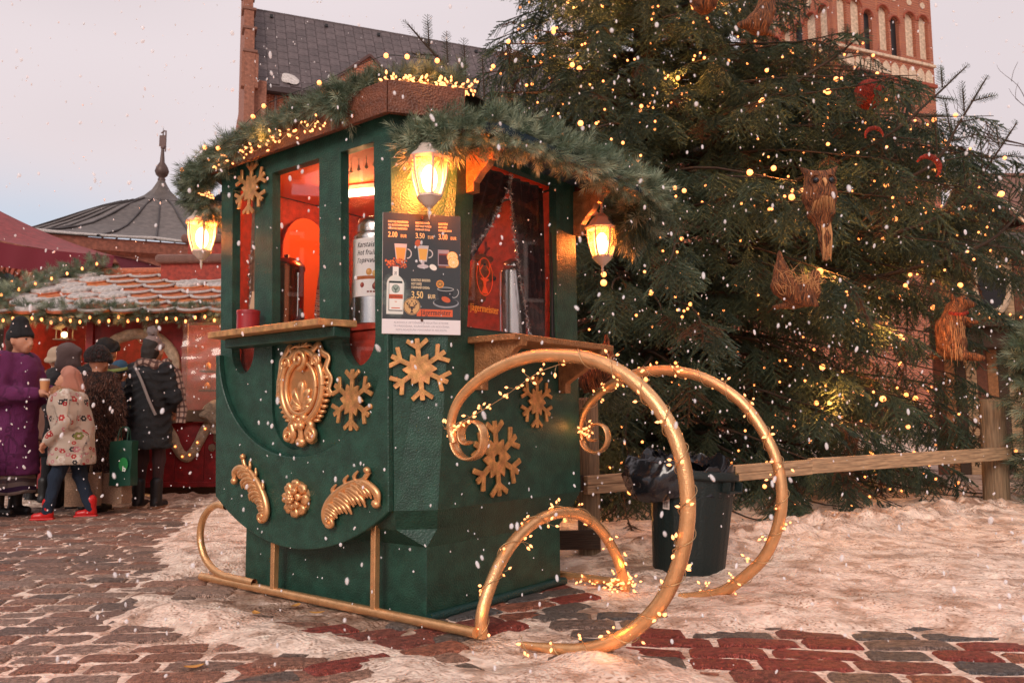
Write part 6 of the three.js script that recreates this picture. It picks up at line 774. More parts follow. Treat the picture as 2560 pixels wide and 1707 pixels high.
// ---------- octagonal brick hall with a bell roof ----------
{
  const D = thing('brick_rotunda', 'round brick hall with a grey bell shaped metal roof and spire on the left', 'building'); D.position.set(-12.85, 0, -29.2); D.rotation.y = 0.007;
  const metal = [0, 1, 2].map((k) => mat([0.155 + 0.02 * k, 0.125 + 0.016 * k, 0.11 + 0.014 * k], { roughness: 0.55, metalness: 0.15, map: rep(T.patch, 0.5) })), seamM = mat([0.05, 0.04, 0.038], { roughness: 0.6 });
  const RP = [[7.9, 6.0], [7.7, 6.06], [6.1, 6.5], [4.8, 6.98], [3.5, 7.62], [2.4, 8.25], [1.35, 8.72]], N = 32, at = (t) => { const f = t * (RP.length - 1), i = Math.min(RP.length - 2, Math.floor(f)); return [lerp(RP[i][0], RP[i + 1][0], f - i), lerp(RP[i][1], RP[i + 1][1], f - i)]; }, og = (a) => Math.cos(PI / 8) / Math.cos((((a % (PI / 4)) + PI / 4) % (PI / 4)) - PI / 8);
  obj('wall', boxuv(new THREE.CylinderGeometry(7.4, 7.4, 5.7, 8, 1, true).toNonIndexed().translate(0, 2.85, 0)), M.brick, D); obj('cornice', [toCreasedNormals(lathe([[7.42, 5.3], [7.55, 5.35], [7.55, 5.55], [7.75, 5.65], [7.8, 5.98], [7.3, 6.0]], 8), 0.4)].map((g) => boxuv(g)), mat([0.33, 0.11, 0.07], { map: rep(T.patch, 1) }), D);
  for (let s = 0; s < N; s++) for (let r = 0; r < 6; r++) { const mid = (s + 0.5) / N * 2 * PI; if (cos(mid) < -0.2) continue; const pos = [], q = (t, k) => { const [R, y] = at(t), a = (s + k) / N * 2 * PI; return [R * og(a) * sin(a), y, R * og(a) * cos(a)]; }; const t0 = r / 6, t1 = (r + 1) / 6, A = q(t0, 0), B = q(t0, 1), C = q(t1, 1), E = q(t1, 0); pos.push(...A, ...B, ...C, ...A, ...C, ...E); const g = new THREE.BufferGeometry(); g.setAttribute('position', new THREE.Float32BufferAttribute(pos, 3)); g.computeVertexNormals(); obj('roof_sheet', boxuv(g), metal[(s * 7 + r * 3) % 3], D); }
  for (let s = 0; s < N; s++) obj('roof_seam', tube(Array.from({ length: 9 }, (_, i) => { const [R, y] = at(i / 8), a = s / N * 2 * PI; return [R * og(a) * sin(a), y + 0.02, R * og(a) * cos(a)]; }), 0.035, { seg: 10, rs: 4, cap: false }), seamM, D);
  obj('snow_edge', jit(tube(Array.from({ length: 65 }, (_, i) => { const a = i / 64 * 2 * PI; return [7.72 * og(a) * sin(a), 6.07, 7.72 * og(a) * cos(a)]; }), 0.05, { raw: true, rs: 6 }), 0.05, 3), M.snowCap, D);
  obj('upper_roof', toCreasedNormals(lathe([[1.1, 8.66], [1.3, 8.7], [1.32, 8.75], [0.98, 8.86], [0.6, 9.1], [0.34, 9.36], [0.2, 9.6], [0.13, 9.74]], 8), 0.5), metal[1], D); obj('spire', lathe([[0.12, 9.7], [0.14, 9.8], [0.1, 9.86], [0.2, 9.96], [0.25, 10.1], [0.2, 10.26], [0.09, 10.44], [0.06, 10.8], [0.035, 11.2], [0.02, 11.6], [0.001, 11.8]], 14), mat([0.1, 0.06, 0.05], { roughness: 0.5, metalness: 0.3 }), D);
  obj('weather_vane', [box(0.24, 0.42, 0.02, 0, 11.25, 0.03, 0), ball(0.08, 0, 11.0, 0), box(0.05, 0.8, 0.02, 0.1, 11.25, 0, 0), box(0.17, 0.05, 0.02, 0, 11.6, 0, 0, 0, 0.6)], mat([0.16, 0.1, 0.09]), D);
  for (let k = -2; k <= 2; k++) for (const ox of [-1.5, 1.5]) { const a = k * PI / 4 + PI / 8, w = new THREE.Group(); w.name = 'arched_window'; D.add(w); w.rotation.y = a; w.position.set(6.84 * sin(a) + ox * cos(a), -1.85, 6.84 * cos(a) - ox * sin(a)); for (let j = 0; j < 15; j++) { const t = j / 14 * PI; const b = obj('brick', box(0.12, 0.3, 0.16, 0, 0, 0, 0), M.voussoir, w); b.position.set(1.02 * cos(t), 6.05 + 1.02 * sin(t), 0.06); b.rotation.z = t - PI / 2; } obj('glass', poly((() => { const s = new THREE.Shape(); s.moveTo(-0.85, 4.4); s.lineTo(0.85, 4.4); s.lineTo(0.85, 6.05); s.absarc(0, 6.05, 0.85, 0, PI, false); s.closePath(); return s; })(), 0.03), mat([0.03, 0.028, 0.03], { roughness: 0.15 }), w); obj('glazing_bar', [box(0.05, 2.4, 0.05, 0, 5.6, 0.05, 0), box(1.6, 0.05, 0.05, 0, 5.9, 0.05, 0)], M.plankDark, w); }
}
// ---------- brick cathedral: nave with its metal roof, and the tower ----------
{
  const C = thing('cathedral_nave', 'long brick church nave with a grey sheet metal roof behind the kiosk', 'church'); C.position.set(-14.7, 0, -45); C.rotation.y = rad(22);
  const sheetM = [0, 1, 2, 3].map((k) => mat([0.135 + 0.012 * k, 0.10 + 0.009 * k, 0.10 + 0.009 * k], { roughness: 0.5, metalness: 0.1, map: rep(T.patch, 0.4) })), stoneR = mat([0.40, 0.16, 0.1], { map: rep(T.patch, 0.6) });
  obj('wall', box(44, 19.8, 6, 22, 9.9, -3.0, 0), M.brickFar, C); obj('eave', box(44.4, 0.3, 0.7, 22, 19.85, 0.2, 0.02), mat([0.06, 0.04, 0.04]), C);
  const h = 6.6, run = 4.5, L = Math.hypot(h, run), sl = Math.atan2(h, run); obj('roof_base', [box(44.2, 0.1, L, 22.1, 19.95 + h / 2, 0.45 - run / 2, 0, 0, 0, sl), box(44.2, 0.1, L, 22.1, 19.95 + h / 2, 0.45 - run * 1.5, 0, 0, 0, -sl)], sheetM[0], C);
  const W = 0.62, R = 11; let k = 0; const extra = [];
  for (let c = 0; c < 34; c++) for (let r = 0; r < R; r++) { const l = L / R, t = (r + 0.5 + (c % 2 ? 0.25 : 0)) / R; if (t > 1) continue; const g = box(W - 0.025, 0.04, l - 0.03, 0, 0, 0, 0); const x = 0.45 + c * W, y = 19.95 + h * t + 0.07, z = 0.45 - run * t + 0.05; if (k++ < 300) { const m = obj('roof_sheet', g, sheetM[(c * 5 + r * 7) % 4], C); m.position.set(x, y, z); m.rotation.x = sl + rr(-0.004, 0.004); } else extra.push(g.rotateX(sl).translate(x, y, z)); }
  if (extra.length) kind(obj('roof_sheets', extra, sheetM[1], C), 'stuff');
  obj('ridge', box(44, 0.14, 0.2, 22, 19.95 + h + 0.08, 0.45 - run, 0), sheetM[0], C); for (let i = 0; i < 7; i++) obj('roof_vent', box(0.18, 0.2, 0.2, 1.2 + i * 3.4, 19.95 + h * 0.93 + 0.12, 0.45 - run * 0.93 + 0.1, 0.01), M.black, C);
  obj('snow_patch', jit(new THREE.SphereGeometry(0.6, 20, 12).scale(0.9, 0.75, 0.12).rotateX(sl - PI / 2).translate(2.0, 20.7, 0.15), 0.14, 2.4), M.snowCap, C);
  // stepped gable end on the left
  for (const [z, y, w] of [[0.5, 21.6, 1.0], [-0.4, 23.4, 0.9], [-1.3, 25.0, 0.9], [-2.2, 26.4, 0.9], [-3.1, 27.6, 0.9], [-4.0, 28.8, 1.0]]) { obj('gable_step', box(0.55, y - 17, w, -0.3, (y + 17) / 2, z, 0.02), stoneR, C); obj('gable_cap', box(0.8, 0.16, w + 0.12, -0.3, y + 0.08, z, 0.02), mat([0.22, 0.1, 0.07]), C); } obj('gable_wall', box(0.5, 20, 9, -0.32, 10, -4, 0), M.brickFar, C); obj('corner_pier', [box(1.1, 20.2, 0.8, 0.1, 10.1, 0.2, 0), box(0.9, 2.0, 0.5, -0.3, 20.6, 0.72, 0)], stoneR, C);
  // cross gable with its roundel
  { const s = [[-3.6, 19.0], [3.6, 19.0], [3.6, 19.5], [0, 22.6], [-3.6, 19.5]]; obj('cross_gable', boxuv(poly(s, 0.4)).translate(6.5, 0, 0.35), M.brickFar, C); for (const q of [-1, 1]) obj('gable_coping', box(4.9, 0.16, 0.6, 6.5 + q * 1.85, 21.05, 0.6, 0.02, 0, -q * 0.71), mat([0.10, 0.05, 0.045]), C); const rd = obj('roundel', [new THREE.TorusGeometry(0.42, 0.06, 8, 28), cyl(0.4, 0.4, 0.05, 0, 0, 0, 28).rotateX(PI / 2)], M.plaster, C); rd.position.set(6.5, 20.9, 0.8); const cr = obj('cross', [box(0.12, 0.5, 0.05, 0, 0, 0, 0), box(0.5, 0.12, 0.054, 0, 0.02, 0, 0)], M.black, C); cr.position.set(6.5, 20.9, 0.86); obj('cross_roof', [box(4.6, 0.1, 3.0, 6.5 - 1.72, 20.9, -0.8, 0, 0, 0.71), box(4.6, 0.1, 3.0, 6.5 + 1.72, 20.9, -0.8, 0, 0, -0.71)], sheetM[2], C); }
  const nich = new THREE.Shape(); nich.moveTo(-0.36, 0); nich.lineTo(0.36, 0); nich.lineTo(0.36, 0.8); nich.quadraticCurveTo(0.3, 1.2, 0, 1.5); nich.quadraticCurveTo(-0.3, 1.2, -0.36, 0.8); nich.closePath(); const ng = poly(nich, 0.06, 0, [], 5); for (let i = 0; i < 14; i++) { const m = obj('blind_niche', ng, M.plaster, C); m.position.set(1.95 + i * 0.92, 17.3, 0.01); } obj('drainpipe', tube([[1.2, 19.6, 0.15], [1.2, 10, 0.15], [1.2, 0, 0.15]], 0.07, { rs: 8, seg: 2 }), mat([0.12, 0.07, 0.06]), C);

  const Tw = thing('cathedral_tower', 'tall red brick church tower with pale blind arches and dark belfry windows', 'church tower'); Tw.position.set(24.84, 0, -60); Tw.rotation.y = rad(23); const S = 10.75;
  obj('shaft', boxuv(new THREE.BoxGeometry(S - 0.8, 50, S - 0.8).toNonIndexed().translate(S / 2, 25, -S / 2)), M.brickFar, Tw);
  const arch = (a, b, y0, y1) => { const p = new THREE.Path(), r = (b - a) / 2; p.moveTo(a, y0); p.lineTo(b, y0); p.lineTo(b, y1 - r); p.absellipse((a + b) / 2, y1 - r, r, r, 0, PI, false); p.closePath(); return p; };
  const face = (holes, turn) => { const s = new THREE.Shape(); s.moveTo(0, 0); s.lineTo(S, 0); s.lineTo(S, 50); s.lineTo(0, 50); s.closePath(); const g = boxuv(poly(s, 0.4, 0, holes.map((h) => arch(...h)), 9)), m = obj('face_wall', g, M.brickFar, Tw); if (turn) { m.rotation.y = -PI / 2; m.position.set(0, 0, -S); } m.position.z -= turn ? 0 : 0.4; if (turn) m.position.x = 0.4; return m; };
  const pale = [[0.42, 1.49], [1.92, 2.97], [4.88, 5.88], [7.73, 8.83], [9.28, 10.28]], dark = [[3.26, 4.12], [6.1, 7.02]], paleL = [[0.45, 1.46], [1.76, 2.88], [4.6, 5.49], [7.2, 8.15]], darkL = [[3.19, 4.2], [5.8, 6.8], [8.6, 9.6]], flip = (l) => l.map(([a, b]) => [S - b, S - a]);
  face([...pale.map(([a, b]) => [a, b, 29.9, 33.6]), ...dark.map(([a, b]) => [a, b, 29.6, 32.9]), [7.4, 8.3, 25.2, 27.3], [2.4, 3.3, 25.2, 27.3]], false); face([...flip(paleL).map(([a, b]) => [a, b, 30.2, 33.0]), ...flip(darkL).map(([a, b]) => [a, b, 30.2, 32.8])], true);
  const panel = (a, b, y0, y1, m, turn, d) => { const o = obj(m === M.plaster ? 'plaster_panel' : 'belfry_window', box(b - a, y1 - y0, 0.1, 0, 0, 0, 0), m, Tw); turn ? (o.position.set(0.34 + d, (y0 + y1) / 2, -(a + b) / 2), (o.rotation.y = PI / 2)) : o.position.set((a + b) / 2, (y0 + y1) / 2, -0.34 - d); };
  for (const [a, b] of pale) panel(a, b, 29.9, 33.6, M.plaster, false, 0); for (const [a, b] of dark) panel(a, b, 29.6, 32.9, M.black, false, 0.03); for (const [a, b] of paleL) panel(a, b, 30.2, 33, M.plaster, true, 0); for (const [a, b] of darkL) panel(a, b, 30.2, 32.8, M.black, true, 0.03); panel(7.4, 8.3, 25.2, 27.3, M.black, false, 0.03); panel(2.4, 3.3, 25.2, 27.3, M.black, false, 0.03);
  const rim = (a, b, y1, turn) => { const r = (b - a) / 2, pts = Array.from({ length: 11 }, (_, i) => [(r + 0.1) * cos(i / 10 * PI), (r + 0.1) * sin(i / 10 * PI), 0]); const o = obj('arch_rim', tube(pts, 0.09, { seg: 18, rs: 5 }), M.voussoir, Tw); turn ? (o.position.set(-0.03, y1 - r, -(a + b) / 2), (o.rotation.y = PI / 2)) : o.position.set((a + b) / 2, y1 - r, 0.03); };
  for (const [a, b] of dark) rim(a, b, 32.9); for (const [a, b] of pale) rim(a, b, 33.6); for (const [a, b] of darkL) rim(a, b, 32.8, true); for (const [a, b] of paleL) rim(a, b, 33, true);
  const disc = cyl(0.26, 0.26, 0.06, 0, 0, 0, 20).rotateX(PI / 2); for (const w of [0.95, 2.3, 3.7, 5.05, 6.3, 7.65, 9.0]) { const o = obj('round_niche', disc, M.plaster, Tw); o.position.set(-0.01, 33.9, -w); o.rotation.y = PI / 2; } for (const u of [3.7, 5.4, 6.6, 8.3, 9.8]) obj('round_niche', disc, M.plaster, Tw).position.set(u, 34.5, 0.01);
  obj('string_course', [box(S + 0.2, 0.22, 0.2, S / 2, 29.45, 0.06, 0.02), box(0.2, 0.22, S + 0.2, -0.06, 29.45, -S / 2, 0.02)], M.plaster, Tw); obj('cornice', [box(S + 0.24, 0.3, 0.26, S / 2, 27.75, 0.06, 0.02), box(0.26, 0.3, S + 0.24, -0.06, 27.75, -S / 2, 0.02)], M.voussoir, Tw);
  for (let i = 0; i < 11; i++) { const m = obj('frieze_arch', ng, M.plaster, Tw); m.position.set(0.7 + i * 0.94, 27.95, 0.0); m.scale.set(1.15, 0.75, 1); }
  obj('corner_pier', [box(0.5, 22, 0.1, 0.2, 35, 0.03, 0), box(0.1, 22, 0.5, -0.03, 35, -0.2, 0)], M.brick, Tw);
}
// ---------- the houses that close the square on both sides, seen only as reflections in the panes ----------
for (const [x, z, len, h, turn, c, label] of [[17.5, -3, 26, 10, -PI / 2, [0.30, 0.26, 0.24], 'grey plastered town house row outside the frame on the right'], [-18.5, 1, 22, 5.5, PI / 2, [0.22, 0.12, 0.09], 'brown plastered town house row outside the frame on the left']]) {
  const t = thing('town_house', label, 'house'); t.position.set(x, 0, z); t.rotation.y = turn; obj('wall', box(len, h, 6, 0, h / 2, -3, 0), mat(c, { roughness: 0.9, map: rep(T.patch, 0.3) }), t); obj('roof', box(len, 0.2, 5, 0, h + 1.2, -2, 0, 0, 0, 0.5), M.plankDark, t);
  for (let i = 0; i < Math.floor(len / 2.6); i++) for (let j = 0; j < 3; j++) { const w = obj('window', box(1.2, 1.7, 0.1, -len / 2 + 1.5 + i * 2.6, 2 + j * 3, 0.0, 0), M.white, t); obj('pane', box(1.0, 1.5, 0.06, -len / 2 + 1.5 + i * 2.6, 2 + j * 3, 0.06, 0), M.black, w); }
}
// ---------- right edge: wooden hut, brick house, bare trees ----------
{
  const H = thing('wooden_hut', 'brown plank hut with an oval window between the spruce and the right edge', 'hut'); H.position.set(7.5, 0, -12.2);
  for (let i = 0; i < 15; i++) obj('plank', box(0.155, 3.4, 0.04, -1.1 + i * 0.16, 1.75, rr(-0.006, 0.006), 0.005), [M.brown, M.plank, M.plankDark, M.bronze][(i * 7) % 4], H);
  obj('oval_frame', jit(new THREE.TorusGeometry(0.3, 0.045, 10, 44).scale(0.85, 1.3, 1).translate(-0.25, 2.85, 0.05), 0.01, 8), M.plaster, H); obj('oval_glass', cyl(0.3, 0.3, 0.02, 0, 0, 0, 36).rotateX(PI / 2).scale(0.85, 1.3, 1).translate(-0.25, 2.85, 0.035), mat([0.03, 0.03, 0.035], { roughness: 0.1 }), H);
  obj('ledge', [box(2.4, 0.3, 0.5, 0, 2.05, 0.22, 0.01), box(2.5, 0.06, 0.7, 0, 2.22, 0.28, 0.01)], M.plankDark, H); obj('bracket', [box(0.2, 0.5, 0.16, 0.42, 2.2, 0.65, 0.02), box(0.28, 0.12, 0.2, 0.42, 2.5, 0.65, 0.02)], M.plaster, H); obj('roof', box(3.2, 0.12, 2, 0, 3.7, -0.6, 0.02, 0, 0, 0.3), M.plankDark, H); obj('gable_slats', [0, 1, 2, 3].map((i) => box(0.2, 0.7, 0.05, -1.2 + i * 0.32, 3.4, 0.1, 0.01, 0, -0.35)), M.plaster, H);
  const g = thing('ledge_garland', 'thin pine garland with lights on the ledge of the wooden hut', 'garland'); g.position.copy(H.position); const gp = [[-1.2, 2.3, 0.5], [0, 2.28, 0.52], [1.2, 2.3, 0.5]]; pineMass(g, gp, 200, 0.07, (r) => r.clone().add(v(0, 0.2, 0.3)), 0.9, 1); const lb = []; for (let i = 0; i < 16; i++) lb.push(ball(0.016, -1.1 + i * 0.15, 2.32 + rr(-0.05, 0.05), 0.62, 1, 1, 1, 8, 6)); kind(obj('light_bulbs', lb, M.bulb, g), 'stuff'); obj('stem', tube(gp, 0.012, { rs: 5 }), twigM, g);
  one('stay_rope', tube([[6.2, 3.6, -10], [6.9, 2.75, -10], [7.8, 1.7, -10.2]], 0.014, { rs: 6, seg: 12 }), M.white, 'white twisted rope slanting down at the right edge in front of the hut', 'rope');
  const B = thing('brick_house', 'orange brick house behind bare branches at the right edge', 'house'); B.position.set(20.6, -3.6, -28); obj('wall', box(9, 10.5, 6, 0, 5.25, 0, 0), M.brickFar, B); obj('roof', [box(9.4, 0.2, 4.6, 0, 11.7, 1.6, 0.02, 0, 0, 0.6), box(9.4, 0.2, 4.6, 0, 11.7, -1.9, 0.02, 0, 0, -0.6)], mat([0.2, 0.09, 0.06]), B); for (let i = 0; i < 3; i++) for (let j = 0; j < 3; j++) { const w = obj('window', box(1.05, 1.6, 0.1, -3 + i * 3, 2.6 + j * 3, 3.0, 0.01), M.plaster, B); obj('pane', box(0.85, 1.4, 0.06, -3 + i * 3, 2.6 + j * 3, 3.06, 0), mat([0.05, 0.05, 0.055], { roughness: 0.1 }), w); }
  const tree = (x, z, h, sd, label) => { seed = sd; const t = thing('bare_tree', label, 'tree', 'bare trees at the right edge'), gs = [], tw = []; t.position.set(x, 0, z); const grow = (p, d, l, r, n) => { const q = p.clone().addScaledVector(d, l), mid = p.clone().lerp(q, 0.5).add(v(rr(-1, 1), rr(-0.3, 0.6), rr(-1, 1)).multiplyScalar(l * 0.08)); (n > 3 ? gs : tw).push(tube([p, mid, q], [r, r * 0.66], { seg: 4, rs: n > 3 ? 7 : 4, cap: false })); if (n) for (let i = 0; i < (n > 4 ? 3 : 2 + (rnd() < 0.5)); i++) grow(q.clone().lerp(p, i * 0.22), d.clone().add(v(rr(-0.8, 0.8), rr(-0.15, 0.5), rr(-0.8, 0.8))).normalize(), l * rr(0.62, 0.8), r * 0.62, n - 1); }; grow(v(0, 0, 0), v(0.05, 1, 0), h * 0.3, 0.13, 6); const bm = mat([0.07, 0.032, 0.022], { roughness: 0.9 }); obj('trunk', gs, bm, t); kind(obj('twigs', tw, bm, t), 'stuff'); };
  tree(15.6, -22, 13, 77, 'bare brown tree rising behind the spruce beside the brick tower'); tree(12.6, -18, 8.5, 99, 'bare dark tree in front of the orange brick house');
}

// ---------- people at the stall ----------
const skinM = mat([0.50, 0.24, 0.15], { roughness: 0.6 });
const cloth = (c, o = {}) => mat(c, { roughness: 0.9, bumpMap: rep(T.rough, 5), bumpScale: 0.012, ...o });
function hand(p, dir, s = 1, curl = 0.6) { // palm, four bent fingers and a thumb; p is the wrist, dir the way the hand points
  const d = v(...dir).normalize(), u = Math.abs(d.y) > 0.9 ? v(1, 0, 0) : v(0, 1, 0), w = u.clone().cross(d).normalize(), n = d.clone().cross(w), P = (a, b, c) => v(...p).addScaledVector(d, a * s).addScaledVector(w, b * s).addScaledVector(n, c * s).toArray(), L = [[P(0, 0, 0), P(0.075, 0, 0), 0.028 * s, 0.036 * s]];
  for (let i = 0; i < 4; i++) { const b = (i - 1.5) * 0.021, l = [0.07, 0.08, 0.075, 0.058][i]; L.push([P(0.08, b, 0), P(0.08 + l * 0.55, b * 1.05, -0.02 * curl), 0.0105 * s, 0.0095 * s], [P(0.08 + l * 0.55, b * 1.05, -0.02 * curl), P(0.08 + l * (1 - 0.35 * curl), b, -0.06 * curl), 0.0095 * s, 0.008 * s]); }
  L.push([P(0.02, 0.03, 0), P(0.065, 0.062, -0.015), 0.014 * s, 0.011 * s], [P(0.065, 0.062, -0.015), P(0.095, 0.06, -0.035), 0.011 * s, 0.009 * s]); return caps(L, 0.008, 0.0075);
}
function person(label, o) {
  const g = thing('person', label, 'person'), k = o.h / 1.7, q = (a) => a.map((x) => x * k), st = o.stride ?? 0, lean = o.lean ?? 0, arms = o.arms ?? [[[0.2, 1.12, -0.02], [0.21, 0.86, 0.05]], [[-0.2, 1.12, -0.02], [-0.21, 0.86, 0.05]]];
  g.position.set(o.x, 0, o.z); g.rotation.y = o.face; const hx = lean * 0.55, hd = o.head ?? [0, 0];
  const sh = (s) => [s * 0.17, 1.4, hx * 0.85], hip = (s) => [s * 0.09, 0.9, 0], knee = (s) => [s * 0.095, 0.49, s * st * 0.5 + 0.03], ank = (s) => [s * 0.1, 0.09, s * st], C = (a, b, ra, rb) => [q(a), q(b), ra * k, rb * k], hc = [hd[0], 1.585, hx + 0.015 + hd[1]];
  const legs = [1, -1].flatMap((s) => [C(hip(s), knee(s), 0.088, 0.06), C(knee(s), ank(s), 0.06, 0.042)]), torso = [C([0, 0.92, 0], [0, 1.16, hx * 0.4], 0.135, 0.125), C([0, 1.16, hx * 0.4], [0, 1.36, hx * 0.85], 0.14, 0.135), C(sh(1), sh(-1), 0.072, 0.072)], arm = arms.flatMap(([e, w], i) => [C(sh(i ? -1 : 1), e, 0.058, 0.046), C(e, w, 0.046, 0.032)]);
  const headL = [C([0, 1.42, hx * 0.95], [hc[0] * 0.5, 1.5, hx + 0.005], 0.055, 0.055), C([hc[0], 1.61, hc[2] - 0.01], [hc[0], 1.585, hc[2] + 0.012], 0.092, 0.088), C([hc[0], 1.55, hc[2] + 0.03], [hc[0], 1.512, hc[2] + 0.055], 0.062, 0.04), C([hc[0], 1.588, hc[2] + 0.092], [hc[0], 1.56, hc[2] + 0.115], 0.012, 0.017), C([hc[0] - 0.022, 1.53, hc[2] + 0.088], [hc[0] + 0.022, 1.53, hc[2] + 0.088], 0.011, 0.011), ...[1, -1].map((s) => C([hc[0] + s * 0.092, 1.6, hc[2]], [hc[0] + s * 0.096, 1.565, hc[2]], 0.02, 0.014))];
  const bodyG = [caps([...legs, ...torso, ...arm, ...(o.legM ? [] : headL)], 0.035 * k, 0.021)], hands = []; arms.forEach(([e, w], i) => { if (o.hands?.[i] !== false) hands.push(hand(q(w), v(...w).sub(v(...e)).toArray(), k * 1.05, 0.8)); });
  obj('body', o.legM ? bodyG : [...bodyG, ...hands], o.legM ?? skinM, g); if (o.legM) { obj('head', caps(headL, 0.03 * k, 0.013), skinM, g); if (hands.length) obj('hands', hands, skinM, g); }
  for (const s of [1, -1]) obj('eye', ball(0.011 * k, (hc[0] + s * 0.034) * k, 1.602 * k, (hc[2] + 0.085) * k), M.black, g);
  if (o.trousers) obj('trousers', jit(caps([...legs.map(([a, b, ra, rb]) => [a, b, ra + 0.014 * k, rb + 0.016 * k]), C([0, 0.86, 0], [0, 0.98, 0], 0.13, 0.13)], 0.03 * k, 0.02), 0.014, 12), o.trousers, g);
  if (o.skirt) obj('skirt', jit(caps([C([0, 0.9, 0], [0, o.skirtTo, 0], 0.16, 0.235)], 0.02, 0.024, (d, x, y) => Math.max(d, o.skirtTo * k - y)), 0.02, 7), o.skirt, g);
  const hem = o.hem ?? 0.62, r1 = o.wide ?? 0.2; if (o.coat) {
    const coat = [C([0, hem, 0], [0, 0.96, 0], r1 * (o.flare ?? 1.12), r1 * 0.92), C([0, 0.96, 0], [0, 1.3, hx * 0.8], r1 * 0.9, r1 * 0.86), C([0.135, 1.37, hx * 0.85], [-0.135, 1.37, hx * 0.85], 0.105, 0.105), ...arms.flatMap(([e, w], i) => [C(sh(i ? -1 : 1), e, 0.096, 0.08), C(e, w, 0.08, 0.062)])];
    const cg = caps(coat, 0.045 * k, 0.02, (d, x, y, z) => Math.max(d + (o.quilt ? 0.02 * Math.abs(sin(y / k * 42 + 6 * NO.noise(x * 4, y, z * 4))) : 0) + 0.02 * NO.noise(x * 7, y * 4, z * 7) + 0.012 * NO.noise(x * 14, y * 22, z * 14), (hem + 0.012 * NO.noise(x * 8, 1, z * 8)) * k - y + (Math.hypot(x, z) > 0.34 * k ? -9 : 0)));
    obj('coat', o.coatJit ? jit(cg, o.coatJit, 26) : cg, o.coat, g); for (let i = 0; i < (o.fur ? 1 : 0); i++) { const p = cg.attributes.position, n = cg.attributes.normal, f = []; for (let j = 0; j < p.count; j += 1) { const a = v(p.getX(j), p.getY(j), p.getZ(j)), m = v(n.getX(j) + rr(-0.6, 0.6), n.getY(j) - 0.9 + rr(-0.5, 0.5), n.getZ(j) + rr(-0.6, 0.6)).normalize(), e = a.clone().addScaledVector(m, rr(0.03, 0.055)), s = v(rr(-1, 1), rr(-0.2, 0.2), rr(-1, 1)).multiplyScalar(0.005); f.push(a.x - s.x, a.y - s.y, a.z - s.z, a.x + s.x, a.y + s.y, a.z + s.z, e.x, e.y, e.z); } const fg = new THREE.BufferGeometry(); fg.setAttribute('position', new THREE.Float32BufferAttribute(f, 3)); fg.computeVertexNormals(); kind(obj('fur', fg, o.furM ?? o.coat, g), 'stuff'); } }
  if (o.collar) obj('collar', jit(tube(Array.from({ length: 13 }, (_, i) => [0.1 * k * cos(i / 12 * 6.283), (1.425 + 0.014 * sin(i)) * k, hx * k + 0.085 * k * sin(i / 12 * 6.283)]), (o.collarR ?? 0.048) * k, { seg: 40, rs: 10 }), 0.02, 14), o.collar, g);
  if (o.boots) obj('boots', [1, -1].flatMap((s) => [caps([C([ank(s)[0], o.bootTo ?? 0.26, ank(s)[2] - 0.002], ank(s), 0.062, 0.055), C([ank(s)[0], 0.05, ank(s)[2] - 0.02], [ank(s)[0], 0.042, ank(s)[2] + 0.13], 0.048, 0.04)], 0.03 * k, 0.014, (d, x, y) => Math.max(d, -y + 0.012)), box(0.085 * k, 0.022, 0.25 * k, ank(s)[0] * k, 0.012, (ank(s)[2] + 0.05) * k, 0.008)]), o.boots, g);
  if (o.hat) { const H = o.hatR ?? 0.115, top = o.hatTop ?? 1.73; obj('hat', jit(caps([C([hc[0], 1.64, hc[2] - 0.012], [hc[0], top - (o.hatTip ?? 0.092), hc[2] - 0.022], H, o.hatTip ?? 0.092)], 0.02, 0.014, (d, x, y, z) => Math.max(d, (1.6 + (o.hatSlope ?? 0.25) * (z / k - hc[2])) * k - y)), 0.006, 18), o.hat, g); if (o.band) obj('hat_band', tube(Array.from({ length: 25 }, (_, i) => [(hc[0] + (H + 0.004) * cos(i / 24 * 6.283)) * k, (1.645 + (o.hatSlope ?? 0.25) * H * sin(i / 24 * 6.283)) * k, (hc[2] - 0.015 + (H + 0.004) * sin(i / 24 * 6.283)) * k]), 0.022 * k, { seg: 40, rs: 6, fl: [0.4, 1], up: v(0, 1, 0) }), o.band, g); if (o.pom) obj('pompom', jit(new THREE.SphereGeometry(0.055 * k, 16, 12).translate(hc[0] * k, (top + 0.03) * k, (hc[2] - 0.03) * k), 0.03, 30), o.pom, g); }
  if (o.hood) obj('hood', jit(caps([C([hc[0], 1.63, hc[2] - 0.03], [hc[0], 1.5, hc[2] - 0.05], 0.125, 0.12), C([0, 1.44, hx * 0.9], [hc[0], 1.5, hc[2] - 0.05], 0.12, 0.12)], 0.03, 0.018, (d, x, y, z) => Math.max(d, -(Math.hypot(x - hc[0] * k, y - 1.58 * k, z - (hc[2] + 0.14) * k) - 0.1 * k))), 0.03, 7), o.hood, g);
  if (o.hair) obj('hair', jit(caps([C([hc[0], 1.64, hc[2] - 0.05], [hc[0], 1.58, hc[2] - 0.055], 0.088, 0.088), C([hc[0], 1.58, hc[2] - 0.06], [hc[0], o.hairTo ?? 1.48, hc[2] - 0.07], 0.08, 0.06)], 0.02, 0.018), 0.015, 20), o.hair, g);
  return g;
}
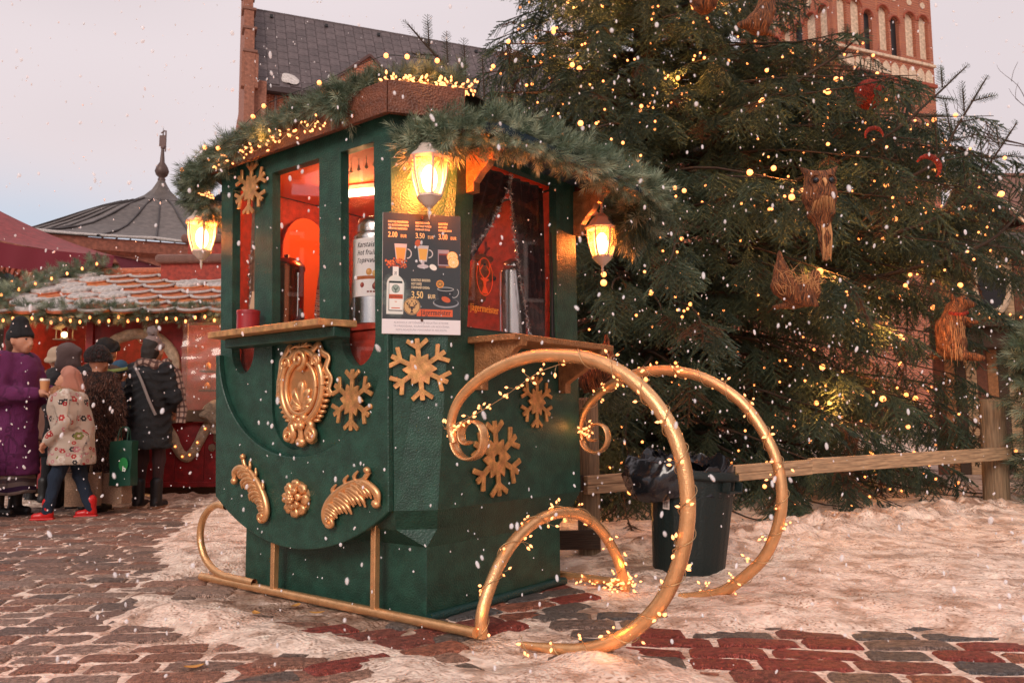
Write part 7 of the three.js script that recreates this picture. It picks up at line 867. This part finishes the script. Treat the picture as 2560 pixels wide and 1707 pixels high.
{
  const floral = col(canvas(512, 512, (c) => { c.fillStyle = '#d9c8b8'; c.fillRect(0, 0, 512, 512); for (let i = 0; i < 70; i++) { const x = rnd() * 512, y = rnd() * 512, r = 10 + rnd() * 26; c.fillStyle = ['#b7242a', '#c43a3a', '#2c2a30', '#d68f97', '#8a8f4e', '#efe6da'][Math.floor(rnd() * 6)]; for (let k = 0; k < 6; k++) { c.beginPath(); c.arc(x + r * 0.6 * cos(k * 1.047), y + r * 0.6 * sin(k * 1.047), r * 0.33, 0, 7); c.fill(); } c.fillStyle = '#e7dccb'; c.beginPath(); c.arc(x, y, r * 0.25, 0, 7); c.fill(); } })); floral.wrapS = floral.wrapT = THREE.RepeatWrapping;
  const stripes = col(canvas(64, 256, (c) => { for (let i = 0; i < 8; i++) { c.fillStyle = ['#9a8a86', '#4a2c56', '#b5a49c', '#6b5a60'][i % 4]; c.fillRect(0, i * 32, 64, 32); } })); stripes.wrapS = stripes.wrapT = THREE.RepeatWrapping;
  const check = col(canvas(128, 128, (c) => { c.fillStyle = '#b89a8c'; c.fillRect(0, 0, 128, 128); c.fillStyle = 'rgba(70,45,42,0.7)'; for (let i = 0; i < 4; i++) { c.fillRect(i * 32, 0, 12, 128); c.fillRect(0, i * 32, 128, 12); } })); check.wrapS = check.wrapT = THREE.RepeatWrapping;
  const dark = cloth([0.014, 0.014, 0.018]), blackBoot = mat([0.012, 0.011, 0.012], { roughness: 0.5 });
  const P1 = person('person in a long purple coat and black knitted hat holding a paper cup', { x: -4.98, z: -8.1, h: 1.84, face: 1.35, legM: cloth([0.05, 0.03, 0.05]), coat: cloth([0.16, 0.022, 0.11]), hem: 0.37, wide: 0.23, flare: 1.1, skirt: cloth([0.8, 0.8, 0.8], { map: rep(stripes, 3) }), skirtTo: 0.2, boots: blackBoot, hood: undefined, collar: cloth([0.05, 0.024, 0.075]), hat: cloth([0.012, 0.012, 0.014], { bumpMap: rep(T.knit, 2) }), hatTop: 1.83, hatTip: 0.07, hair: mat([0.06, 0.025, 0.014]), arms: [[[0.24, 1.1, 0.1], [0.1, 1.12, 0.32]], [[-0.24, 1.08, 0.08], [-0.08, 1.1, 0.3]]], lean: 0.05, head: [0, 0.03] });
  obj('hat_label', box(0.07, 0.02, 0.004, 0, 0, 0, 0), M.white, P1).position.set(-0.06, 1.77, 0.11); obj('cuff', tube([[0.13, 1.215, 0.3], [0.11, 1.212, 0.34]], 0.055, { rs: 10 }), cloth([0.08, 0.015, 0.06]), P1);
  const cup = thing('paper_cup', 'white paper cup with lid held by the person in the purple coat', 'paper cup'); cup.position.set(-4.6, 1.2, -8.0); obj('cup', cyl(0.045, 0.034, 0.12, 0, 0.06, 0, 18), mat([0.6, 0.28, 0.12], { roughness: 0.8 }), cup); obj('lid', cyl(0.042, 0.047, 0.02, 0, 0.128, 0, 18), M.white, cup);
  const P2 = person('person in a flowered white jacket with peach hood and bright red ankle boots', { x: -4.22, z: -7.85, h: 1.4, face: -1.35, stride: 0.2, lean: 0.14, trousers: cloth([0.014, 0.028, 0.055]), coat: cloth([0.85, 0.82, 0.8], { map: rep(floral, 1.6) }), hem: 0.62, wide: 0.25, flare: 1.05, boots: mat([0.55, 0.012, 0.012], { roughness: 0.35 }), bootTo: 0.2, hood: cloth([0.55, 0.24, 0.17], { bumpMap: rep(T.knit, 1.5), bumpScale: 0.02 }), collarR: 0.09, collar: cloth([0.42, 0.19, 0.09], { bumpMap: rep(T.fur, 5), bumpScale: 0.02 }), arms: [[[0.25, 1.1, 0.02], [0.2, 0.9, 0.2]], [[-0.25, 1.1, 0.0], [-0.24, 0.9, 0.16]]] });
  const fur = mat([0.105, 0.05, 0.034], { roughness: 0.75, map: rep(T.fur, 2), bumpMap: rep(T.fur, 3), bumpScale: 0.03 });
  person('person seen from behind in a shaggy dark brown fur coat and fur hat carrying bags', { x: -4.3, z: -8.42, h: 1.62, face: 2.9, legM: cloth([0.01, 0.01, 0.012]), coat: fur, fur: true, furM: mat([0.12, 0.05, 0.03], { roughness: 0.6, side: THREE.DoubleSide }), hem: 0.36, wide: 0.23, flare: 1.05, boots: blackBoot, hat: mat([0.045, 0.012, 0.012], { roughness: 0.8, map: rep(T.fur, 3), bumpMap: rep(T.fur, 3), bumpScale: 0.03 }), hatR: 0.15, hatTip: 0.135, hatTop: 1.8, hatSlope: 0, arms: [[[0.25, 1.1, 0], [0.24, 0.84, 0.05]], [[-0.25, 1.1, 0], [-0.25, 0.84, 0.05]]] });
  const P4 = person('person seen from behind in a black quilted coat with a pompom hat and checked scarf', { x: -3.86, z: -8.7, h: 1.78, face: 2.95, legM: cloth([0.065, 0.028, 0.03]), coat: cloth([0.009, 0.010, 0.013], { roughness: 0.6 }), quilt: true, hem: 0.6, wide: 0.215, flare: 1.08, boots: blackBoot, bootTo: 0.26, hat: cloth([0.24, 0.17, 0.155], { bumpMap: rep(T.knit, 2), bumpScale: 0.01 }), hatTop: 1.76, pom: cloth([0.4, 0.32, 0.31]), collar: cloth([0.009, 0.010, 0.013]), hair: mat([0.02, 0.015, 0.013]), arms: [[[0.25, 1.12, 0.03], [0.16, 1.0, 0.2]], [[-0.25, 1.12, 0.03], [-0.16, 1.0, 0.2]]] });
  const scM = cloth([0.9, 0.85, 0.82], { map: rep(check, 4) }); obj('scarf', [jit(tube(Array.from({ length: 15 }, (_, i) => [0.14 * cos(i / 14 * 6.283), 1.52 + 0.02 * sin(i * 1.3), 0.02 + 0.11 * sin(i / 14 * 6.283)]), 0.055, { seg: 44, rs: 10 }), 0.02, 12), jit(tube([[-0.14, 1.5, 0.0], [-0.25, 1.44, 0.02], [-0.31, 1.25, 0.05], [-0.33, 1.05, 0.06], [-0.32, 0.9, 0.06]], 0.06, { seg: 24, rs: 8, fl: [1, 0.35], up: v(0, 0, 1) }), 0.015, 12)], scM, P4); obj('bag_strap', tube([[0.1, 1.5, -0.16], [-0.02, 1.36, -0.215], [-0.14, 1.12, -0.225], [-0.2, 0.98, -0.2]], 0.018, { seg: 16, rs: 6, fl: [1, 0.3], up: v(0, 0, 1) }), cloth([0.3, 0.24, 0.22]), P4);
  obj('boot_sole', [1, -1].map((s) => box(0.1, 0.03, 0.275, s * 0.104, 0.016, 0.055, 0.01)), mat([0.22, 0.11, 0.06]), P4);
  person('short person in a blue striped knitted hat and dark jacket at the stall counter', { x: -4.44, z: -9.2, h: 1.56, face: 2.6, legM: dark, coat: cloth([0.014, 0.017, 0.026]), hem: 0.75, boots: blackBoot, hat: cloth([0.03, 0.085, 0.15], { bumpMap: rep(T.knit, 2) }), band: cloth([0.28, 0.33, 0.1]), hatTop: 1.76, hatR: 0.13, hatTip: 0.1, hair: mat([0.06, 0.03, 0.02]) });
  person('person in a brown jacket and cream hat facing the stall window', { x: -5.13, z: -9.15, h: 1.7, face: 2.9, legM: dark, coat: cloth([0.24, 0.115, 0.085]), hem: 0.72, wide: 0.235, boots: blackBoot, hat: cloth([0.5, 0.36, 0.26], { bumpMap: rep(T.knit, 2) }), hatR: 0.135, hatTip: 0.1, hatTop: 1.77, collar: cloth([0.15, 0.075, 0.06]) });
  person('person in a grey hooded coat standing left of the fur coat', { x: -4.78, z: -8.78, h: 1.72, face: 3.0, legM: dark, coat: cloth([0.03, 0.028, 0.03]), hem: 0.55, wide: 0.225, boots: blackBoot, hood: cloth([0.13, 0.085, 0.08]) });
  person('person in a black hat half hidden behind the grey hood', { x: -4.72, z: -9.42, h: 1.83, face: 2.9, legM: dark, coat: dark, hem: 0.7, boots: blackBoot, hat: cloth([0.012, 0.012, 0.014]), hatR: 0.135, hatTip: 0.11, hatTop: 1.76 });
  person('person with dark hair half hidden between the purple coat and the brown jacket', { x: -5.46, z: -9.3, h: 1.5, face: 2.2, legM: dark, coat: dark, hem: 0.7, boots: blackBoot, hair: M.black, hat: M.black });
  { // child crouching at the left edge
    const g = thing('person', 'child in dark clothes with a lime green stripe bending at the left picture edge', 'person'); g.position.set(-4.98, 0, -7.62); g.rotation.y = -0.6;
    const L = [[[-0.02, 0.42, 0], [-0.05, 0.68, 0.12], 0.15, 0.14], [[-0.05, 0.68, 0.12], [-0.05, 0.78, 0.2], 0.1, 0.06], [[-0.05, 0.86, 0.25], [-0.05, 0.84, 0.28], 0.1, 0.09], ...[1, -1].flatMap((s) => [[[s * 0.08, 0.42, 0], [s * 0.13, 0.32, 0.2], 0.1, 0.075], [[s * 0.13, 0.32, 0.2], [s * 0.12, 0.07, 0.06], 0.075, 0.055], [[s * 0.12, 0.05, 0.05], [s * 0.12, 0.045, 0.17], 0.055, 0.045], [[s * 0.16 - 0.05, 0.66, 0.12], [s * 0.2, 0.48, 0.2], 0.07, 0.055], [[s * 0.2, 0.48, 0.2], [s * 0.12, 0.38, 0.33], 0.055, 0.035]])];
    obj('body', jit(caps(L, 0.04, 0.02, (d, x, y) => Math.max(d, -y)), 0.012, 11), cloth([0.014, 0.02, 0.026]), g); obj('face', caps([[[-0.05, 0.86, 0.29], [-0.05, 0.83, 0.31], 0.085, 0.07], [[-0.05, 0.84, 0.38], [-0.05, 0.83, 0.39], 0.014, 0.012]], 0.02, 0.012), skinM, g); obj('hat', jit(caps([[[-0.05, 0.9, 0.24], [-0.05, 0.95, 0.21], 0.11, 0.08]], 0.02, 0.014), 0.006, 16), cloth([0.02, 0.09, 0.1]), g);
    obj('hand', [hand([0.12, 0.38, 0.33], [-0.3, -0.2, 1], 0.75), hand([-0.12, 0.38, 0.33], [0.3, -0.2, 1], 0.75)], skinM, g); obj('stripe', [tube([[0.12, 0.66, 0.17], [0.2, 0.52, 0.235], [0.16, 0.42, 0.3]], 0.03, { rs: 8, fl: [1, 0.5] }), tube([[0.2, 0.38, 0.16], [0.205, 0.28, 0.16], [0.185, 0.12, 0.1]], 0.03, { rs: 8, fl: [1, 0.5] })], cloth([0.12, 0.3, 0.06]), g); obj('shoe_sole', [1, -1].map((s) => box(0.1, 0.03, 0.24, s * 0.12, 0.015, 0.1, 0.01)), M.white, g);
  }
  // shopping bags
  const paper = mat([0.36, 0.22, 0.14], { roughness: 0.85, map: rep(T.patch, 2) }), bag = (label, x, z, y, w, h, d, turn, m, n) => { const b = thing('shopping_bag', label, 'shopping bag'); b.position.set(x, y, z); b.rotation.y = turn; const g = new THREE.BoxGeometry(w, h, d, 8, 8, 3).translate(0, h / 2, 0); jit(g, 0.014, 7, x); obj('bag', g, m, b); obj('handle', [1, -1].map((s) => tube([[-w * 0.22, h, s * d * 0.3], [-w * 0.15, h + 0.13, s * d * 0.1], [w * 0.15, h + 0.13, s * d * 0.1], [w * 0.22, h, s * d * 0.3]], 0.006, { rs: 5 })), m, b); return b; };
  bag('brown paper carrier bag hanging low behind the legs in jeans', -4.24, -8.12, 0.09, 0.3, 0.32, 0.12, 0.2, paper); bag('second brown paper bag held right behind the first one', -4.0, -8.3, 0.1, 0.26, 0.3, 0.12, -0.3, paper);
  const gb = bag('dark green plastic carrier bag with a lighter round logo beside the fur coat', -3.9, -8.22, 0.28, 0.24, 0.44, 0.1, -0.15, mat([0.006, 0.05, 0.03], { roughness: 0.35 })); const lg = canvas(256, 256, (c) => { c.clearRect(0, 0, 256, 256); c.fillStyle = '#1c7a3c'; c.beginPath(); c.ellipse(150, 110, 80, 110, 0, 0, 7); c.fill(); c.fillStyle = '#e6e6e0'; c.font = 'bold 110px sans-serif'; c.fillText('b', 130, 220); }); const lgm = obj('logo', new THREE.PlaneGeometry(0.16, 0.16), mat([1, 1, 1], { map: lg, alphaTest: 0.5, roughness: 0.4 }), gb); lgm.position.set(0.03, 0.2, 0.066);
}
// overhead wires
one('overhead_wire', tube([[-16, 27.5, -46], [-12, 25.2, -44], [-10.5, 24.4, -43.5]], 0.03, { rs: 4, seg: 8 }), M.black, 'thin dark wire running down from the church gable', 'wire');
// ---------- falling snow ----------
{
  seed = 4242; const N = 3000, g = new THREE.SphereGeometry(1, 7, 5), im = new THREE.InstancedMesh(g, mat([0.95, 0.93, 0.95], { roughness: 0.8, transparent: true, opacity: 0.55 }), N);
  for (let i = 0; i < N; i++) { const z = -(1.3 + 7.5 * rnd() ** 1.2), w = -z; dummy.position.set(rr(-0.72, 0.72) * w, 0.9 + rr(-0.3, 0.62) * w, z); if (dummy.position.y < 0.05) dummy.position.y += 1.5; dummy.rotation.set(rr(-0.4, 0.4), rr(0, 6), rr(-0.7, 0.1)); const s = (0.0014 + 0.0034 * rnd() ** 2) * (0.62 + 0.15 * w); dummy.scale.set(s, s * rr(1.1, 2.3), s); dummy.updateMatrix(); im.setMatrixAt(i, dummy.matrix); }
  im.name = 'falling_snow'; im.castShadow = true; tag(im, 'snowflakes falling through the air all over the scene', 'falling snow'); kind(im, 'stuff'); scene.add(im);
}

renderer.setSize(1024, 682);
renderer.render(scene, camera);
